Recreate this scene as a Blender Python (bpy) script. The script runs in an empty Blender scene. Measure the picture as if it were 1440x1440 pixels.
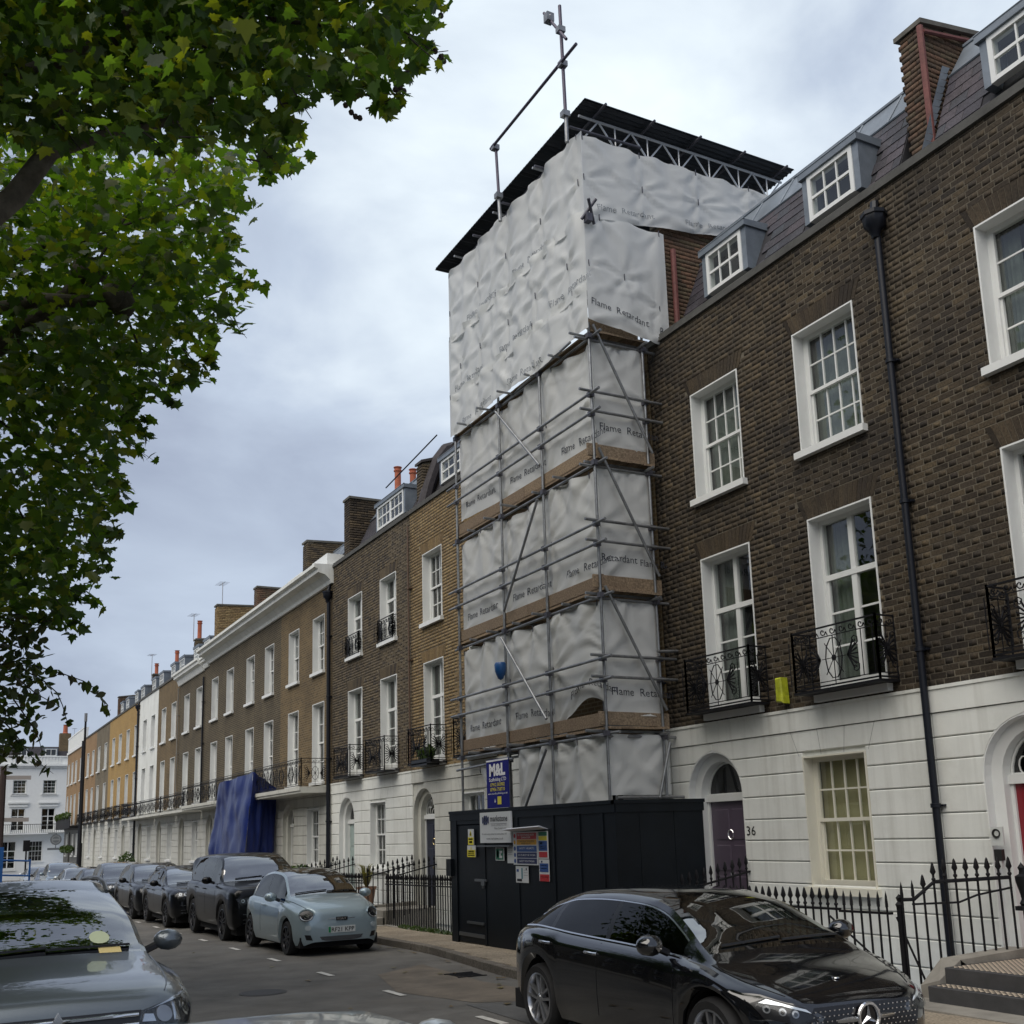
import bpy, math, random
import numpy as np
from mathutils import Vector, Matrix, noise as mnoise
from mathutils.bvhtree import BVHTree
R = math.radians
sin, cos, pi = math.sin, math.cos, math.pi
random.seed(7)
rng = np.random.default_rng(7)
SC = bpy.context.scene
COL = SC.collection
# ------------------------------------------------------------------ camera
# world: +Y runs along the street away from the camera, +X to the terrace, Z up
EYE = 1.9
YAW, PITCH, ROLL = R(28.3), R(10.9666), R(-1.7027)
def _rz(v):
    c, s = cos(YAW), sin(YAW)
    return Vector((c*v[0]+s*v[1], -s*v[0]+c*v[1], v[2]))
_F = Vector((0, cos(PITCH), sin(PITCH))); _U = Vector((0, -sin(PITCH), cos(PITCH))); _X = Vector((1, 0, 0))
CX = _rz(_X*cos(ROLL)+_U*sin(ROLL)); CU = _rz(_U*cos(ROLL)-_X*sin(ROLL)); CF = _rz(_F)
CAMLOC = Vector((0, 0, EYE))
cam = bpy.data.cameras.new('camera'); camo = bpy.data.objects.new('camera', cam); COL.objects.link(camo)
cam.sensor_width = 36; cam.lens = 37.915; cam.shift_y = 156/1440; cam.clip_end = 2000; cam.clip_start = 0.05
M = Matrix.Identity(4)
for i in range(3):
    M[i][0] = CX[i]; M[i][1] = CU[i]; M[i][2] = -CF[i]; M[i][3] = CAMLOC[i]
camo.matrix_world = M
SC.camera = camo
def px(P):
    v = Vector(P)-CAMLOC; c = v.dot(CF)
    return 720+1516.6*v.dot(CX)/c, 876-1516.6*v.dot(CU)/c, c
def ray(x, y): return CF+CX*((x-720)/1516.6)-CU*((y-876)/1516.6)
def at(x, y, D): return CAMLOC+ray(x, y)*D
def atX(x, y, X): d = ray(x, y); return CAMLOC+d*(X/d[0])
# ------------------------------------------------------------------ world: overcast sky
SC.view_settings.view_transform = 'Standard'; SC.view_settings.look = 'None'
SC.view_settings.exposure = 1.0; SC.view_settings.gamma = 1.0
SUN = ray(1120, 120).normalized()          # the brightest, thinnest patch of cloud
SUN_EL = R(53); SUN_AZ = math.atan2(-.62, -.25)
W = bpy.data.worlds.new('World'); SC.world = W; W.use_nodes = True
nt = W.node_tree; nt.nodes.clear()
def N(t, **k):
    n = nt.nodes.new(t)
    for a, b in k.items(): setattr(n, a, b)
    return n
L = nt.links.new
out = N('ShaderNodeOutputWorld'); bg = N('ShaderNodeBackground'); bg.inputs[1].default_value = 0.1
sky = N('ShaderNodeTexSky', sky_type='NISHITA', sun_disc=False, sun_elevation=SUN_EL, sun_rotation=SUN_AZ, air_density=1.0, dust_density=2.0)
bg2 = N('ShaderNodeBackground'); bg2.inputs[1].default_value = 1.0
tc = N('ShaderNodeTexCoord'); mp = N('ShaderNodeMapping'); mp.inputs['Scale'].default_value = (1.0, 1.0, 2.2); mp.inputs['Location'].default_value = (.35, .1, .2)
L(tc.outputs['Generated'], mp.inputs[0])
n1 = N('ShaderNodeTexNoise'); n1.inputs['Scale'].default_value = 2.9; n1.inputs['Detail'].default_value = 7; n1.inputs['Roughness'].default_value = .52; n1.inputs['Distortion'].default_value = .35
L(mp.outputs[0], n1.inputs['Vector'])
dot = N('ShaderNodeVectorMath', operation='DOT_PRODUCT'); dot.inputs[1].default_value = SUN
L(tc.outputs['Generated'], dot.inputs[0])
gl = N('ShaderNodeMapRange'); gl.inputs[1].default_value = .74; gl.inputs[2].default_value = 1.0; gl.inputs[3].default_value = 0; gl.inputs[4].default_value = .5
L(dot.outputs['Value'], gl.inputs[0])
mr = N('ShaderNodeMapRange'); mr.inputs[1].default_value = .3; mr.inputs[2].default_value = .72; mr.inputs[3].default_value = .02; mr.inputs[4].default_value = .56
L(n1.outputs[0], mr.inputs[0])
ad = N('ShaderNodeMath', operation='ADD'); L(mr.outputs[0], ad.inputs[0]); L(gl.outputs[0], ad.inputs[1])
# pale band of cloud near the horizon
sx = N('ShaderNodeSeparateXYZ'); L(tc.outputs['Generated'], sx.inputs[0])
hz = N('ShaderNodeMapRange'); hz.inputs[1].default_value = 0.0; hz.inputs[2].default_value = .26; hz.inputs[3].default_value = .22; hz.inputs[4].default_value = 0
L(sx.outputs[2], hz.inputs[0])
ad2 = N('ShaderNodeMath', operation='ADD'); L(ad.outputs[0], ad2.inputs[0]); L(hz.outputs[0], ad2.inputs[1])
cr = N('ShaderNodeValToRGB')
e = cr.color_ramp.elements
e[0].position = 0.0; e[0].color = (.160, .183, .235, 1)
e[1].position = 1.0; e[1].color = (.50, .55, .575, 1)
for p_, c_ in ((.3, (.196, .225, .288, 1)), (.6, (.285, .328, .395, 1))):
    q = e.new(p_); q.color = c_
L(ad2.outputs[0], cr.inputs[0]); L(cr.outputs[0], bg2.inputs[0])
mx = N('ShaderNodeMixShader'); mx.inputs[0].default_value = .94
L(sky.outputs[0], bg.inputs[0]); L(bg.outputs[0], mx.inputs[1]); L(bg2.outputs[0], mx.inputs[2]); L(mx.outputs[0], out.inputs[0])
sl = bpy.data.lights.new('sun', 'SUN'); sl.energy = 1.5; sl.angle = R(70); sl.color = (1, .925, .81)
so = bpy.data.objects.new('sun', sl); COL.objects.link(so); SUNL = Vector((-.62, -.25, .9)).normalized(); so.location = SUNL*60      # soft overcast light over the open side of the street
so.rotation_euler = SUNL.to_track_quat('Z', 'Y').to_euler()
# ------------------------------------------------------------------ materials
MATS = {}
def mat(name, col, rough=.6, metal=0., var=.0, vs=3., bump=0., bs=40., spec=.5, coat=0., trans=0., dirt=None, streak=None):
    """principled material; var = large soft colour variation, bump = fine relief, dirt=(colour, amount, scale)"""
    if name in MATS: return MATS[name]
    m = bpy.data.materials.new(name); m.use_nodes = True; t = m.node_tree; t.nodes.clear()
    o = t.nodes.new('ShaderNodeOutputMaterial'); p = t.nodes.new('ShaderNodeBsdfPrincipled')
    t.links.new(p.outputs[0], o.inputs[0])
    p.inputs['Base Color'].default_value = (*col, 1); p.inputs['Roughness'].default_value = rough
    p.inputs['Metallic'].default_value = metal; p.inputs['Specular IOR Level'].default_value = spec
    p.inputs['Coat Weight'].default_value = coat; p.inputs['Coat IOR'].default_value = 1.8 if coat > .9 else 1.5; p.inputs['Coat Roughness'].default_value = .03
    g = t.nodes.new('ShaderNodeNewGeometry')
    last = None
    if var or dirt:
        nz = t.nodes.new('ShaderNodeTexNoise'); nz.inputs['Scale'].default_value = vs; nz.inputs['Detail'].default_value = 6; nz.inputs['Roughness'].default_value = .65
        t.links.new(g.outputs['Position'], nz.inputs['Vector'])
        mm = t.nodes.new('ShaderNodeMapRange'); mm.inputs[1].default_value = .3; mm.inputs[2].default_value = .7; mm.inputs[3].default_value = 1-var; mm.inputs[4].default_value = 1+var
        t.links.new(nz.outputs[0], mm.inputs[0])
        ml = t.nodes.new('ShaderNodeVectorMath'); ml.operation = 'SCALE'; ml.inputs[0].default_value = col
        t.links.new(mm.outputs[0], ml.inputs['Scale']); last = ml.outputs[0]
        if dirt:
            nd = t.nodes.new('ShaderNodeTexNoise'); nd.inputs['Scale'].default_value = dirt[2]; nd.inputs['Detail'].default_value = 8; nd.inputs['Roughness'].default_value = .7
            t.links.new(g.outputs['Position'], nd.inputs['Vector'])
            md = t.nodes.new('ShaderNodeMapRange'); md.inputs[1].default_value = .48; md.inputs[2].default_value = .72; md.inputs[4].default_value = dirt[1]
            t.links.new(nd.outputs[0], md.inputs[0])
            mi = t.nodes.new('ShaderNodeMix'); mi.data_type = 'RGBA'; mi.inputs['B'].default_value = (*dirt[0], 1)
            t.links.new(md.outputs[0], mi.inputs['Factor']); t.links.new(last, mi.inputs['A']); last = mi.outputs['Result']
        if streak:      # run-off marks: noise drawn out downwards
            mq = t.nodes.new('ShaderNodeMapping'); mq.inputs['Scale'].default_value = (7, 7, .35); t.links.new(g.outputs['Position'], mq.inputs[0])
            ns = t.nodes.new('ShaderNodeTexNoise'); ns.inputs['Scale'].default_value = 1.0; ns.inputs['Detail'].default_value = 5; t.links.new(mq.outputs[0], ns.inputs['Vector'])
            ms = t.nodes.new('ShaderNodeMapRange'); ms.inputs[1].default_value = .52; ms.inputs[2].default_value = .75; ms.inputs[4].default_value = streak[1]; t.links.new(ns.outputs[0], ms.inputs[0])
            mi = t.nodes.new('ShaderNodeMix'); mi.data_type = 'RGBA'; mi.inputs['B'].default_value = (*streak[0], 1)
            t.links.new(ms.outputs[0], mi.inputs['Factor']); t.links.new(last, mi.inputs['A']); last = mi.outputs['Result']
        t.links.new(last, p.inputs['Base Color'])
    if bump:
        nb = t.nodes.new('ShaderNodeTexNoise'); nb.inputs['Scale'].default_value = bs; nb.inputs['Detail'].default_value = 4
        t.links.new(g.outputs['Position'], nb.inputs['Vector'])
        b = t.nodes.new('ShaderNodeBump'); b.inputs['Strength'].default_value = bump; b.inputs['Distance'].default_value = .01
        t.links.new(nb.outputs[0], b.inputs['Height']); t.links.new(b.outputs[0], p.inputs['Normal'])
    MATS[name] = m
    return m
def ramp_mat(name, cols, src='island', rough=.85, stain=.45, ss=1.1, stainc=(.02, .018, .016), bump=.5, spec=.3, pale=None):
    """each brick / slate / slab its own colour: random per mesh island or per object, with soot stains over it"""
    if name in MATS: return MATS[name]
    m = bpy.data.materials.new(name); m.use_nodes = True; t = m.node_tree; t.nodes.clear()
    A = t.nodes.new; K = t.links.new
    o = A('ShaderNodeOutputMaterial'); p = A('ShaderNodeBsdfPrincipled'); K(p.outputs[0], o.inputs[0])
    g = A('ShaderNodeNewGeometry')
    if src == 'island': s = g.outputs['Random Per Island']
    else: s = A('ShaderNodeObjectInfo').outputs['Random']
    r = A('ShaderNodeValToRGB'); r.color_ramp.interpolation = 'LINEAR'
    el = r.color_ramp.elements
    n = len(cols)
    el[0].color = (*cols[0], 1); el[1].color = (*cols[-1], 1); el[1].position = 1
    for i in range(1, n-1):
        q = el.new(i/(n-1)); q.color = (*cols[i], 1)
    K(s, r.inputs[0])
    nz = A('ShaderNodeTexNoise'); nz.inputs['Scale'].default_value = ss; nz.inputs['Detail'].default_value = 7; nz.inputs['Roughness'].default_value = .62
    K(g.outputs['Position'], nz.inputs['Vector'])
    mr_ = A('ShaderNodeMapRange'); mr_.inputs[1].default_value = .42; mr_.inputs[2].default_value = .66; mr_.inputs[4].default_value = stain
    K(nz.outputs[0], mr_.inputs[0])
    mi = A('ShaderNodeMix'); mi.data_type = 'RGBA'; mi.inputs['B'].default_value = (*stainc, 1)
    K(mr_.outputs[0], mi.inputs['Factor']); K(r.outputs[0], mi.inputs['A'])
    if pale:
        n2 = A('ShaderNodeTexNoise'); n2.inputs['Scale'].default_value = .55; n2.inputs['Detail'].default_value = 5; n2.inputs['Roughness'].default_value = .7; n2.inputs['Distortion'].default_value = .6
        K(g.outputs['Position'], n2.inputs['Vector']); m2_ = A('ShaderNodeMapRange'); m2_.inputs[1].default_value = .5; m2_.inputs[2].default_value = .68; m2_.inputs[4].default_value = .6; K(n2.outputs[0], m2_.inputs[0])
        mj = A('ShaderNodeMix'); mj.data_type = 'RGBA'; mj.inputs['B'].default_value = (*pale, 1); K(m2_.outputs[0], mj.inputs['Factor']); K(r.outputs[0], mj.inputs['A']); K(mj.outputs['Result'], mi.inputs['A'])
    nf = A('ShaderNodeTexNoise'); nf.inputs['Scale'].default_value = 38; nf.inputs['Detail'].default_value = 5
    K(g.outputs['Position'], nf.inputs['Vector'])
    mf = A('ShaderNodeMapRange'); mf.inputs[1].default_value = .3; mf.inputs[2].default_value = .7; mf.inputs[3].default_value = .6; mf.inputs[4].default_value = 1.4
    K(nf.outputs[0], mf.inputs[0])
    sc_ = A('ShaderNodeVectorMath'); sc_.operation = 'SCALE'; K(mi.outputs['Result'], sc_.inputs[0]); K(mf.outputs[0], sc_.inputs['Scale'])
    K(sc_.outputs[0], p.inputs['Base Color']); p.inputs['Roughness'].default_value = rough; p.inputs['Specular IOR Level'].default_value = spec
    b = A('ShaderNodeBump'); b.inputs['Strength'].default_value = bump; b.inputs['Distance'].default_value = .006
    K(nf.outputs[0], b.inputs['Height']); K(b.outputs[0], p.inputs['Normal'])
    MATS[name] = m; return m
def brick_tex(name, cols, mortar, stain=.35, ss=.8, stainc=(.03, .026, .022)):
    """brickwork too far away to tell single bricks apart"""
    if name in MATS: return MATS[name]
    m = bpy.data.materials.new(name); m.use_nodes = True; t = m.node_tree; t.nodes.clear()
    A = t.nodes.new; K = t.links.new
    o = A('ShaderNodeOutputMaterial'); p = A('ShaderNodeBsdfPrincipled'); K(p.outputs[0], o.inputs[0])
    g = A('ShaderNodeNewGeometry'); s = A('ShaderNodeSeparateXYZ'); c = A('ShaderNodeCombineXYZ')
    K(g.outputs['Position'], s.inputs[0]); a = A('ShaderNodeMath'); a.operation = 'ADD'; K(s.outputs[0], a.inputs[0]); K(s.outputs[1], a.inputs[1])
    K(a.outputs[0], c.inputs[0]); K(s.outputs[2], c.inputs[1])
    bk = A('ShaderNodeTexBrick'); bk.inputs['Scale'].default_value = 1; bk.inputs['Brick Width'].default_value = .225; bk.inputs['Row Height'].default_value = .075; bk.inputs['Mortar Size'].default_value = .014
    bk.inputs['Color1'].default_value = (*cols[0], 1); bk.inputs['Color2'].default_value = (*cols[1], 1); bk.inputs['Mortar'].default_value = (*mortar, 1); bk.inputs['Bias'].default_value = -.1
    K(c.outputs[0], bk.inputs['Vector'])
    nz = A('ShaderNodeTexNoise'); nz.inputs['Scale'].default_value = ss; nz.inputs['Detail'].default_value = 8; nz.inputs['Roughness'].default_value = .65
    K(g.outputs['Position'], nz.inputs['Vector'])
    mr_ = A('ShaderNodeMapRange'); mr_.inputs[1].default_value = .42; mr_.inputs[2].default_value = .66; mr_.inputs[4].default_value = stain; K(nz.outputs[0], mr_.inputs[0])
    mi = A('ShaderNodeMix'); mi.data_type = 'RGBA'; mi.inputs['B'].default_value = (*stainc, 1)
    K(mr_.outputs[0], mi.inputs['Factor']); K(bk.outputs['Color'], mi.inputs['A']); K(mi.outputs['Result'], p.inputs['Base Color'])
    p.inputs['Roughness'].default_value = .88; p.inputs['Specular IOR Level'].default_value = .25
    b = A('ShaderNodeBump'); b.inputs['Strength'].default_value = .4; b.inputs['Distance'].default_value = .01
    iv = A('ShaderNodeMath'); iv.operation = 'SUBTRACT'; iv.inputs[0].default_value = 1; K(bk.outputs['Fac'], iv.inputs[1]); K(iv.outputs[0], b.inputs['Height']); K(b.outputs[0], p.inputs['Normal'])
    MATS[name] = m; return m
def glass_mat(name, tint=(.55, .6, .6), base=.05, gain=1.0, rough=.01):
    """a pane: fresnel reflection over a tinted clear sheet"""
    if name in MATS: return MATS[name]
    m = bpy.data.materials.new(name); m.use_nodes = True; t = m.node_tree; t.nodes.clear()
    A = t.nodes.new; K = t.links.new
    o = A('ShaderNodeOutputMaterial'); x = A('ShaderNodeMixShader'); tr = A('ShaderNodeBsdfTransparent'); gl_ = A('ShaderNodeBsdfGlossy')
    tr.inputs[0].default_value = (*tint, 1); gl_.inputs['Roughness'].default_value = rough
    f = A('ShaderNodeFresnel'); f.inputs[0].default_value = 1.5
    mm = A('ShaderNodeMath'); mm.operation = 'MULTIPLY_ADD'; mm.inputs[1].default_value = gain; mm.inputs[2].default_value = base; mm.use_clamp = True
    g = A('ShaderNodeNewGeometry'); nz = A('ShaderNodeTexNoise'); nz.inputs['Scale'].default_value = 1.6; K(g.outputs['Position'], nz.inputs['Vector'])
    b = A('ShaderNodeBump'); b.inputs['Strength'].default_value = .06; b.inputs['Distance'].default_value = .02; K(nz.outputs[0], b.inputs['Height']); K(b.outputs[0], gl_.inputs['Normal'])
    K(f.outputs[0], mm.inputs[0]); bf = A('ShaderNodeMath'); bf.operation = 'SUBTRACT'; bf.inputs[0].default_value = 1; K(g.outputs['Backfacing'], bf.inputs[1]); m2 = A('ShaderNodeMath'); m2.operation = 'MULTIPLY'; K(mm.outputs[0], m2.inputs[0]); K(bf.outputs[0], m2.inputs[1]); K(m2.outputs[0], x.inputs[0]); K(tr.outputs[0], x.inputs[1]); K(gl_.outputs[0], x.inputs[2]); K(x.outputs[0], o.inputs[0])
    MATS[name] = m; return m
def leaf_mat(name, cols, trans=.45):
    m = bpy.data.materials.new(name); m.use_nodes = True; t = m.node_tree; t.nodes.clear()
    A = t.nodes.new; K = t.links.new
    o = A('ShaderNodeOutputMaterial'); x = A('ShaderNodeMixShader'); d = A('ShaderNodeBsdfPrincipled'); tr = A('ShaderNodeBsdfTranslucent')
    g = A('ShaderNodeNewGeometry'); oi = A('ShaderNodeObjectInfo'); ad_ = A('ShaderNodeMath'); ad_.operation = 'ADD'; fr = A('ShaderNodeMath'); fr.operation = 'FRACT'
    K(g.outputs['Random Per Island'], ad_.inputs[0]); K(oi.outputs['Random'], ad_.inputs[1]); K(ad_.outputs[0], fr.inputs[0])
    r = A('ShaderNodeValToRGB'); el = r.color_ramp.elements; n = len(cols)
    el[0].color = (*cols[0], 1); el[1].color = (*cols[-1], 1)
    for i in range(1, n-1):
        q = el.new(i/(n-1)); q.color = (*cols[i], 1)
    K(fr.outputs[0], r.inputs[0]); K(r.outputs[0], d.inputs['Base Color']); d.inputs['Roughness'].default_value = .5
    sc_ = A('ShaderNodeVectorMath'); sc_.operation = 'MULTIPLY'; sc_.inputs[1].default_value = (2.6, 2.6, .5); K(r.outputs[0], sc_.inputs[0]); K(sc_.outputs[0], tr.inputs[0])
    x.inputs[0].default_value = trans; K(d.outputs[0], x.inputs[1]); K(tr.outputs[0], x.inputs[2]); K(x.outputs[0], o.inputs[0])
    MATS[name] = m; return m
def sheet_mat(name, col, trans=.3, rough=.35):
    m = bpy.data.materials.new(name); m.use_nodes = True; t = m.node_tree; t.nodes.clear()
    A = t.nodes.new; K = t.links.new
    o = A('ShaderNodeOutputMaterial'); x = A('ShaderNodeMixShader'); d = A('ShaderNodeBsdfPrincipled'); tr = A('ShaderNodeBsdfTranslucent')
    d.inputs['Specular IOR Level'].default_value = .35; d.inputs['Base Color'].default_value = (*col, 1); d.inputs['Roughness'].default_value = rough; tr.inputs[0].default_value = (*col, 1)
    g = A('ShaderNodeNewGeometry'); nz = A('ShaderNodeTexNoise'); nz.inputs['Scale'].default_value = 5; nz.inputs['Detail'].default_value = 6; nz.inputs['Distortion'].default_value = 1.2
    K(g.outputs['Position'], nz.inputs['Vector']); b = A('ShaderNodeBump'); b.inputs['Strength'].default_value = .25; b.inputs['Distance'].default_value = .012
    K(nz.outputs[0], b.inputs['Height']); K(b.outputs[0], d.inputs['Normal'])
    x.inputs[0].default_value = trans; K(d.outputs[0], x.inputs[1]); K(tr.outputs[0], x.inputs[2]); K(x.outputs[0], o.inputs[0])
    MATS[name] = m; return m
# ------------------------------------------------------------------ mesh helpers
def wloc(o):
    v = Vector((0, 0, 0))
    while o: v += o.location; o = o.parent
    return v
class MB:
    """collects shapes, then links them as ONE mesh object"""
    def __init__(s): s.v = []; s.f = []; s.m = []
    def add(s, vs, fs, mi=0):
        b = len(s.v); s.v.extend([tuple(v) for v in vs]); s.f.extend([tuple(b+i for i in f) for f in fs]); s.m.extend([mi]*len(fs)); return s
    def hexa(s, p, mi=0): return s.add(p, [(3, 2, 1, 0), (4, 5, 6, 7), (0, 1, 5, 4), (1, 2, 6, 5), (2, 3, 7, 6), (3, 0, 4, 7)], mi)
    def box(s, x0, x1, y0, y1, z0, z1, mi=0):
        return s.hexa([(x0, y0, z0), (x1, y0, z0), (x1, y1, z0), (x0, y1, z0), (x0, y0, z1), (x1, y0, z1), (x1, y1, z1), (x0, y1, z1)], mi)
    def tube(s, pts, r, n=6, mi=0, r2=None, cap=True):
        pts = [Vector(p) for p in pts]; k = len(pts); rings = []
        up = None
        for i, p in enumerate(pts):
            d = (pts[min(i+1, k-1)]-pts[max(i-1, 0)])
            d = d.normalized() if d.length > 1e-9 else Vector((0, 0, 1))
            if up is None: up = Vector((0, 0, 1)) if abs(d.z) < .9 else Vector((1, 0, 0))
            a = d.cross(up)
            a = a.normalized() if a.length > 1e-6 else d.orthogonal().normalized()
            b = a.cross(d); up = b
            q = r if r2 is None else (r2[i] if isinstance(r2, (list, tuple)) else r+(r2-r)*i/max(1, k-1))
            rings.append([p+(a*cos(2*pi*j/n+pi/n)+b*sin(2*pi*j/n+pi/n))*q for j in range(n)])
        vs = [v for g in rings for v in g]
        fs = [(i*n+j, i*n+(j+1) % n, (i+1)*n+(j+1) % n, (i+1)*n+j) for i in range(k-1) for j in range(n)]
        if cap: fs += [tuple(range(n))[::-1], tuple((k-1)*n+j for j in range(n))]
        return s.add(vs, fs, mi)
    def lathe(s, prof, c, n=16, axis='z', mi=0):
        c = Vector(c); vs = []; k = len(prof)
        for r, h in prof:
            for j in range(n):
                a = 2*pi*j/n
                if axis == 'z': vs.append(c+Vector((r*cos(a), r*sin(a), h)))
                elif axis == 'x': vs.append(c+Vector((h, r*cos(a), r*sin(a))))
                else: vs.append(c+Vector((r*cos(a), h, r*sin(a))))
        fs = [(i*n+j, i*n+(j+1) % n, (i+1)*n+(j+1) % n, (i+1)*n+j) for i in range(k-1) for j in range(n)]
        return s.add(vs, fs, mi)
    def prism(s, poly, fn, a, b, mi=0):
        """poly of (u,v) extruded from w=a to w=b; fn(u,v,w) -> xyz"""
        n = len(poly)
        vs = [fn(u, v, a) for u, v in poly]+[fn(u, v, b) for u, v in poly]
        return s.add(vs, [tuple(range(n))[::-1], tuple(range(n, 2*n))]+[(i, (i+1) % n, n+(i+1) % n, n+i) for i in range(n)], mi)
    def cprism(s, poly, fn, a, b, ch, mi=0):
        """the same with a chamfer round the w=a face (the face that shows)"""
        n = len(poly); q = inset(poly, ch)
        vs = [fn(u, v, b) for u, v in poly]+[fn(u, v, a+ch) for u, v in poly]+[fn(u, v, a) for u, v in q]
        return s.add(vs, [tuple(range(2*n, 3*n))]+[(i, (i+1) % n, n+(i+1) % n, n+i) for i in range(n)]+[(n+i, n+(i+1) % n, 2*n+(i+1) % n, 2*n+i) for i in range(n)], mi)
    def build(s, name, mats, parent=None, smooth=None, local=False, loc=None, off=None):
        me = bpy.data.meshes.new(name)
        v = np.array(s.v, dtype=np.float64).reshape(-1, 3)
        if parent is not None and not local:
            v = v-np.array(wloc(parent))
        if off is not None: v = v-np.array(off)
        me.from_pydata(v.tolist(), [], s.f)
        fin(me, mats, s.m, smooth)
        return link(name, me, parent, loc if off is None else off)
def fin(me, mats, mi=None, smooth=None):
    for m in (mats if isinstance(mats, (list, tuple)) else [mats]): me.materials.append(m)
    if mi is not None and len(me.materials) > 1: me.polygons.foreach_set('material_index', mi)
    import bmesh
    bm = bmesh.new(); bm.from_mesh(me); bmesh.ops.recalc_face_normals(bm, faces=bm.faces); bm.to_mesh(me); bm.free()
    if smooth is not None:
        me.polygons.foreach_set('use_smooth', [True]*len(me.polygons))
        me.set_sharp_from_angle(angle=R(smooth))
    me.update()
def link(name, me, parent=None, loc=None):
    o = bpy.data.objects.new(name, me); COL.objects.link(o)
    if parent is not None: o.parent = parent
    if loc is not None: o.location = loc
    return o
def inset(poly, d):
    n = len(poly); ar = sum(poly[i][0]*poly[(i+1) % n][1]-poly[(i+1) % n][0]*poly[i][1] for i in range(n))
    sg = 1 if ar > 0 else -1; res = []
    for i in range(n):
        p0, p1, p2 = Vector(poly[i-1]), Vector(poly[i]), Vector(poly[(i+1) % n])
        a = (p1-p0); b = (p2-p1)
        a = a.normalized() if a.length > 1e-9 else Vector((1, 0)); b = b.normalized() if b.length > 1e-9 else a
        na = Vector((-a.y, a.x))*sg; nb = Vector((-b.y, b.x))*sg
        m = na+nb; m = m.normalized() if m.length > 1e-6 else na
        q = p1+m*min(d/max(.35, m.dot(na)), 2.5*d)
        res.append((q.x, q.y))
    return res
def thing(name, label, cat, loc, group=None):
    o = bpy.data.objects.new(name, None); COL.objects.link(o); o.location = loc; o.empty_display_size = .3
    return tag(o, label, cat, group)
def tag(o, label=None, cat=None, group=None, kind=None):
    if label: o['label'] = label
    if cat: o['category'] = cat
    if group: o['group'] = group
    if kind: o['kind'] = kind
    return o
def kids(o): return [c for c in ALLKIDS.get(o.name, [])] if False else list(o.children)
def copy_tree(o, parent=None):
    c = o.copy(); COL.objects.link(c)
    if parent is not None: c.parent = parent; c.matrix_parent_inverse = Matrix.Identity(4)
    for ch in list(o.children): copy_tree(ch, c)
    return c
def quads(name, V, F, mats, parent=None, mi=None, smooth=None, fix=True):
    """numpy verts (n,3) world, faces list/array"""
    me = bpy.data.meshes.new(name)
    if parent is not None: V = V-np.array(wloc(parent))
    F = np.asarray(F); n, k = F.shape
    me.vertices.add(len(V)); me.vertices.foreach_set('co', np.asarray(V, np.float32).ravel())
    me.loops.add(n*k); me.loops.foreach_set('vertex_index', F.ravel().astype(np.int32))
    me.polygons.add(n); me.polygons.foreach_set('loop_start', (np.arange(n)*k).astype(np.int32))
    me.update(calc_edges=True); me.validate()
    for m in (mats if isinstance(mats, (list, tuple)) else [mats]): me.materials.append(m)
    if mi is not None: me.polygons.foreach_set('material_index', mi)
    if smooth: me.polygons.foreach_set('use_smooth', [True]*n)
    me.update()
    return link(name, me, parent)
def boxes(name, A, mats, parent):
    """many boxes as one mesh: rows x0,x1,y0,y1,z0,z1 (no back face at x1)"""
    A = np.asarray(A, float); n = len(A)
    x0, x1, y0, y1, z0, z1 = A.T
    V = np.stack([np.stack(c, -1) for c in ((x0, y0, z0), (x0, y1, z0), (x0, y1, z1), (x0, y0, z1), (x1, y0, z0), (x1, y1, z0), (x1, y1, z1), (x1, y0, z1))], 1).reshape(-1, 3)
    f = np.array([(0, 3, 2, 1), (0, 1, 5, 4), (1, 2, 6, 5), (2, 3, 7, 6), (3, 0, 4, 7)])
    F = (f[None]+(np.arange(n)*8)[:, None, None]).reshape(-1, 4)
    return quads(name, V, F, mats, parent)
_unit = {}
def unit_box(name, key, x, y, z, m, ch=.004):
    """shared mesh of a small block centred on its front face"""
    k = (key, x, y, z)
    if k not in _unit:
        b = MB(); b.cprism([(-y/2, -z/2), (y/2, -z/2), (y/2, z/2), (-y/2, z/2)], lambda u, v, w: (w, u, v), 0, x, ch)
        me = bpy.data.meshes.new(name); me.from_pydata(b.v, [], b.f); fin(me, m); _unit[k] = me
    return _unit[k]
_fontc = {}
def text_verts(s, bold=0.0, res=2):
    """outline text as flat triangles in its own plane: (n,2) verts, faces, width (height of a capital = about 0.7)"""
    k = (s, bold)
    if k in _fontc: return _fontc[k]
    c = bpy.data.curves.new('lettering', 'FONT'); c.body = s; c.size = 1; c.resolution_u = res; c.offset = bold; c.fill_mode = 'BOTH'
    o = bpy.data.objects.new('lettering', c); COL.objects.link(o)
    dg = bpy.context.evaluated_depsgraph_get(); me = bpy.data.meshes.new_from_object(o.evaluated_get(dg))
    v = np.array([tuple(p.co) for p in me.vertices]).reshape(-1, 3)[:, :2]
    f = [tuple(p.vertices) for p in me.polygons]
    bpy.data.objects.remove(o); bpy.data.curves.remove(c); bpy.data.meshes.remove(me)
    if len(v): v[:, 0] -= v[:, 0].min()
    _fontc[k] = (v, f, v[:, 0].max() if len(v) else 0)
    return _fontc[k]
def add_text(mb, s, fn, u0, v0, h, width=None, bold=0., mi=0, center=False):
    """letters of cap height h starting at (u0,v0); fn(u,v)->xyz"""
    v, f, w = text_verts(s, bold)
    k = h/.7; kx = k if width is None else width/max(w, 1e-6)
    if center: u0 = u0-w*kx/2
    mb.add([fn(u0+a*kx, v0+b*k) for a, b in v], f, mi)
    return w*kx
def zg(Y): return .088-.011*Y          # the street falls gently away from the camera
def smoothstep(a, b, x):
    t = min(1, max(0, (x-a)/(b-a))); return t*t*(3-2*t)
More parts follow.
